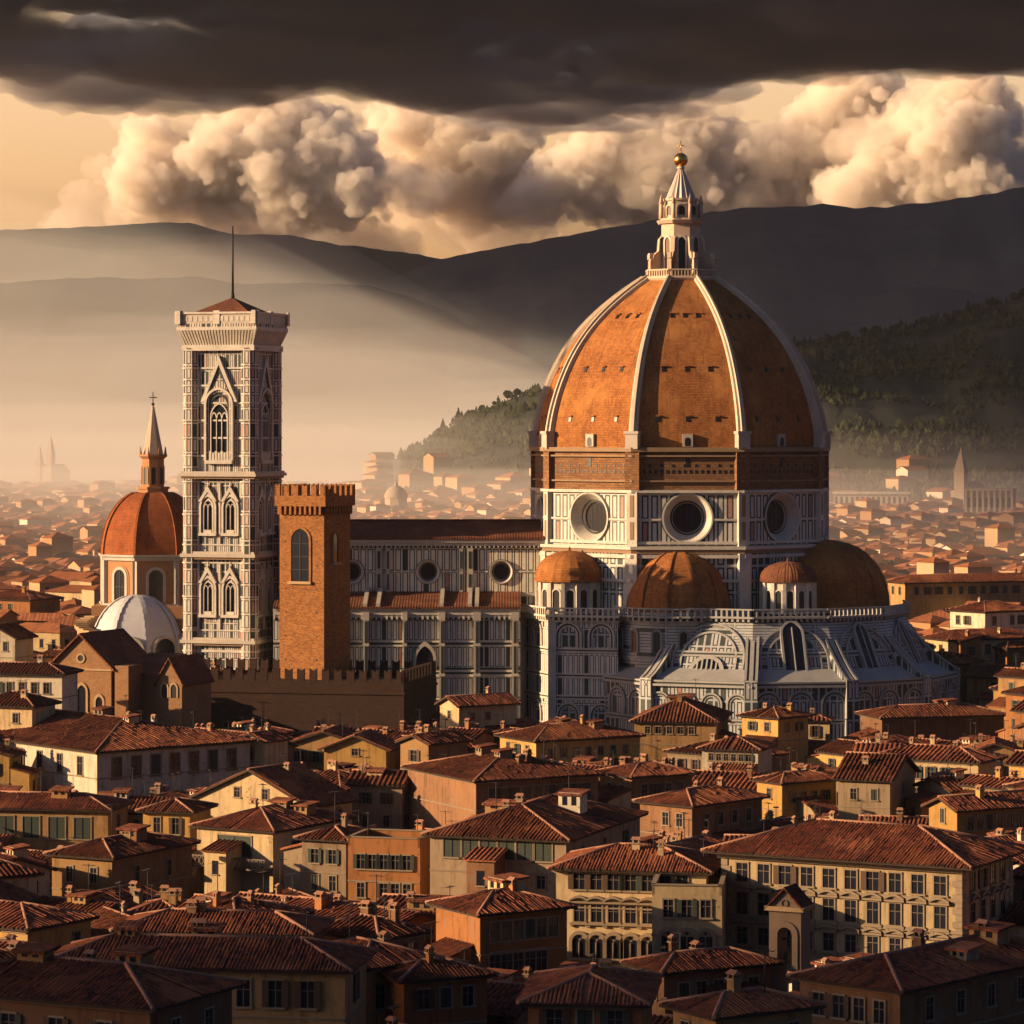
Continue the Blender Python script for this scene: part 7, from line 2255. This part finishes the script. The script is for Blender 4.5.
# ------------------------------------------------------------------ trees
M_leaf = Mat('dark foliage', 0.9, 0.1)
_n = M_leaf.noise(M_leaf.pos(), 0.4, 4, 0.7)
M_leaf.color(M_leaf.mix(_n.step(0.4, 0.65), (0.022, 0.03, 0.014), (0.055, 0.065, 0.028)))
M_leaf = M_leaf.m
M_bark = plain('bark', (0.06, 0.045, 0.03), 0.95, 0.4, 1.0)
def crown_mesh(kind, seed):
    rr = random.Random(seed); b = MB()
    for k in range(260):
        if kind == 'cypress':
            z = rr.random() ** 0.9; r = (0.13 * math.sin(min(1.0, z * 1.05 + 0.12) * math.pi) ** 0.7 + 0.012) * rr.uniform(0.75, 1.1); zz_ = 0.06 + z * 0.94
        else:
            z = rr.uniform(-1, 1); r = 0.36 * math.sqrt(max(0, 1 - z * z)) * rr.uniform(0.5, 1.12); zz_ = 0.66 + z * 0.3
            zz_ += 0.05 * math.sin(seed + k * 0.3)
        a = rr.uniform(0, 6.283)
        c = Vector((r * math.cos(a), r * math.sin(a), zz_))
        q = 0.055 if kind == 'cypress' else 0.09
        u = Vector((rr.gauss(0, 1), rr.gauss(0, 1), rr.gauss(0, 1))).normalized(); v = u.orthogonal().normalized(); w = u.cross(v)
        b.poly([c + v * q, c + w * q, c - v * q * 0.9, c - w * q * rr.uniform(0.6, 1.2)], 0)
        b.poly([c + u * q, c + w * q * 0.8, c - u * q, c - w * q], 0)
    return b.mesh('crown', [M_leaf])
def trunk_mesh(kind):
    b = MB(); b.tube((0, 0, -0.05), (0, 0, 0.3 if kind == 'cypress' else 0.5), 0.025, 0.016, 0, 6)
    if kind != 'cypress':
        for a in (0.4, 2.2, 4.3): b.tube((0, 0, 0.36), (0.2 * math.cos(a), 0.2 * math.sin(a), 0.66), 0.014, 0.006, 0, 5)
    return b.mesh('trunk', [M_bark])
CR = {k: [crown_mesh(k, s_) for s_ in range(4)] for k in ('cypress', 'pine')}
TR = {k: trunk_mesh(k) for k in ('cypress', 'pine')}
def tree(kind, x, y, z, h, label, group):
    o = empty('%s_tree' % kind, (x, y, z), rt.uniform(0, 6), label, 'tree', group)
    o.scale = (h * (1.0 if kind == 'cypress' else 1.1), h * (1.0 if kind == 'cypress' else 1.1), h)
    for nm, me in (('trunk', TR[kind]), ('crown', rt.choice(CR[kind]))):
        c = bpy.data.objects.new(nm, me); COL.objects.link(c); c.parent = o
    return o
rx = [p[0] for p in NEAR_RIDGE]
for k in range(120):
    px = rt.uniform(795, 1032) if k < 96 else rt.uniform(430, 545)
    X = (px - 512) / F_PX * 2700
    Y = 2700 + rt.uniform(-6, 6)
    kind = 'cypress' if rt.random() < 0.42 else 'pine'
    h = rt.uniform(5.5, 13) if kind == 'cypress' else rt.uniform(5, 9)
    if rt.random() < 0.5: h *= 0.7
    tree(kind, X, Y, hill_z(X, Y) - 0.6, h, 'dark %s on the ridge of the near wooded hill' % ('slender cypress' if kind == 'cypress' else 'round-topped pine'), 'ridge %ss' % kind if kind == 'pine' else 'ridge cypresses')
for px, py, Y, h in ((487, 492, 1350, 17), (493, 490, 1355, 19), (499, 493, 1345, 15), (884, 505, 1150, 14), (890, 506, 1140, 13), (952, 478, 1600, 18), (957, 479, 1590, 15), (967, 478, 1595, 16), (20, 588, 860, 11), (868, 520, 1050, 12)):
    X = (px - 512) / F_PX * Y
    tree('pine', X, Y, 0, h * 0.75, 'dark leafy tree rising among the far rooftops', 'trees among the far rooftops')
# woods on the slope
wd = MB(); wr = random.Random(9)
cnt = 0
while cnt < 9000:
    Y = wr.uniform(2080, 2700); px = wr.uniform(400, 1040); X = (px - 512) / F_PX * Y
    z = hill_z(X, Y)
    if z < 6: 
        cnt += 1; continue
    dens = fbm(X * 0.012, Y * 0.012, 3.0) 
    cnt += 1
    if dens < -0.12 + 0.15 * wr.random(): continue
    h = wr.uniform(3.5, 8); r = h * wr.uniform(0.28, 0.5)
    c = Vector((X, Y, z))
    ring = [c + Vector((math.cos(a + wr.random()) * r * wr.uniform(0.7, 1.2), math.sin(a + wr.random()) * r, h * wr.uniform(0.25, 0.55))) for a in (0, 1.57, 3.14, 4.71)]
    top = c + Vector((wr.uniform(-0.2, 0.2) * r, 0, h))
    for k in range(4):
        wd.poly([ring[k], ring[(k + 1) % 4], top], 0); wd.poly([c, ring[(k + 1) % 4], ring[k]], 0)
tag(wd.build('forest', [M_leaf]), label='scrubby dark woods on the near hill', kind='stuff')
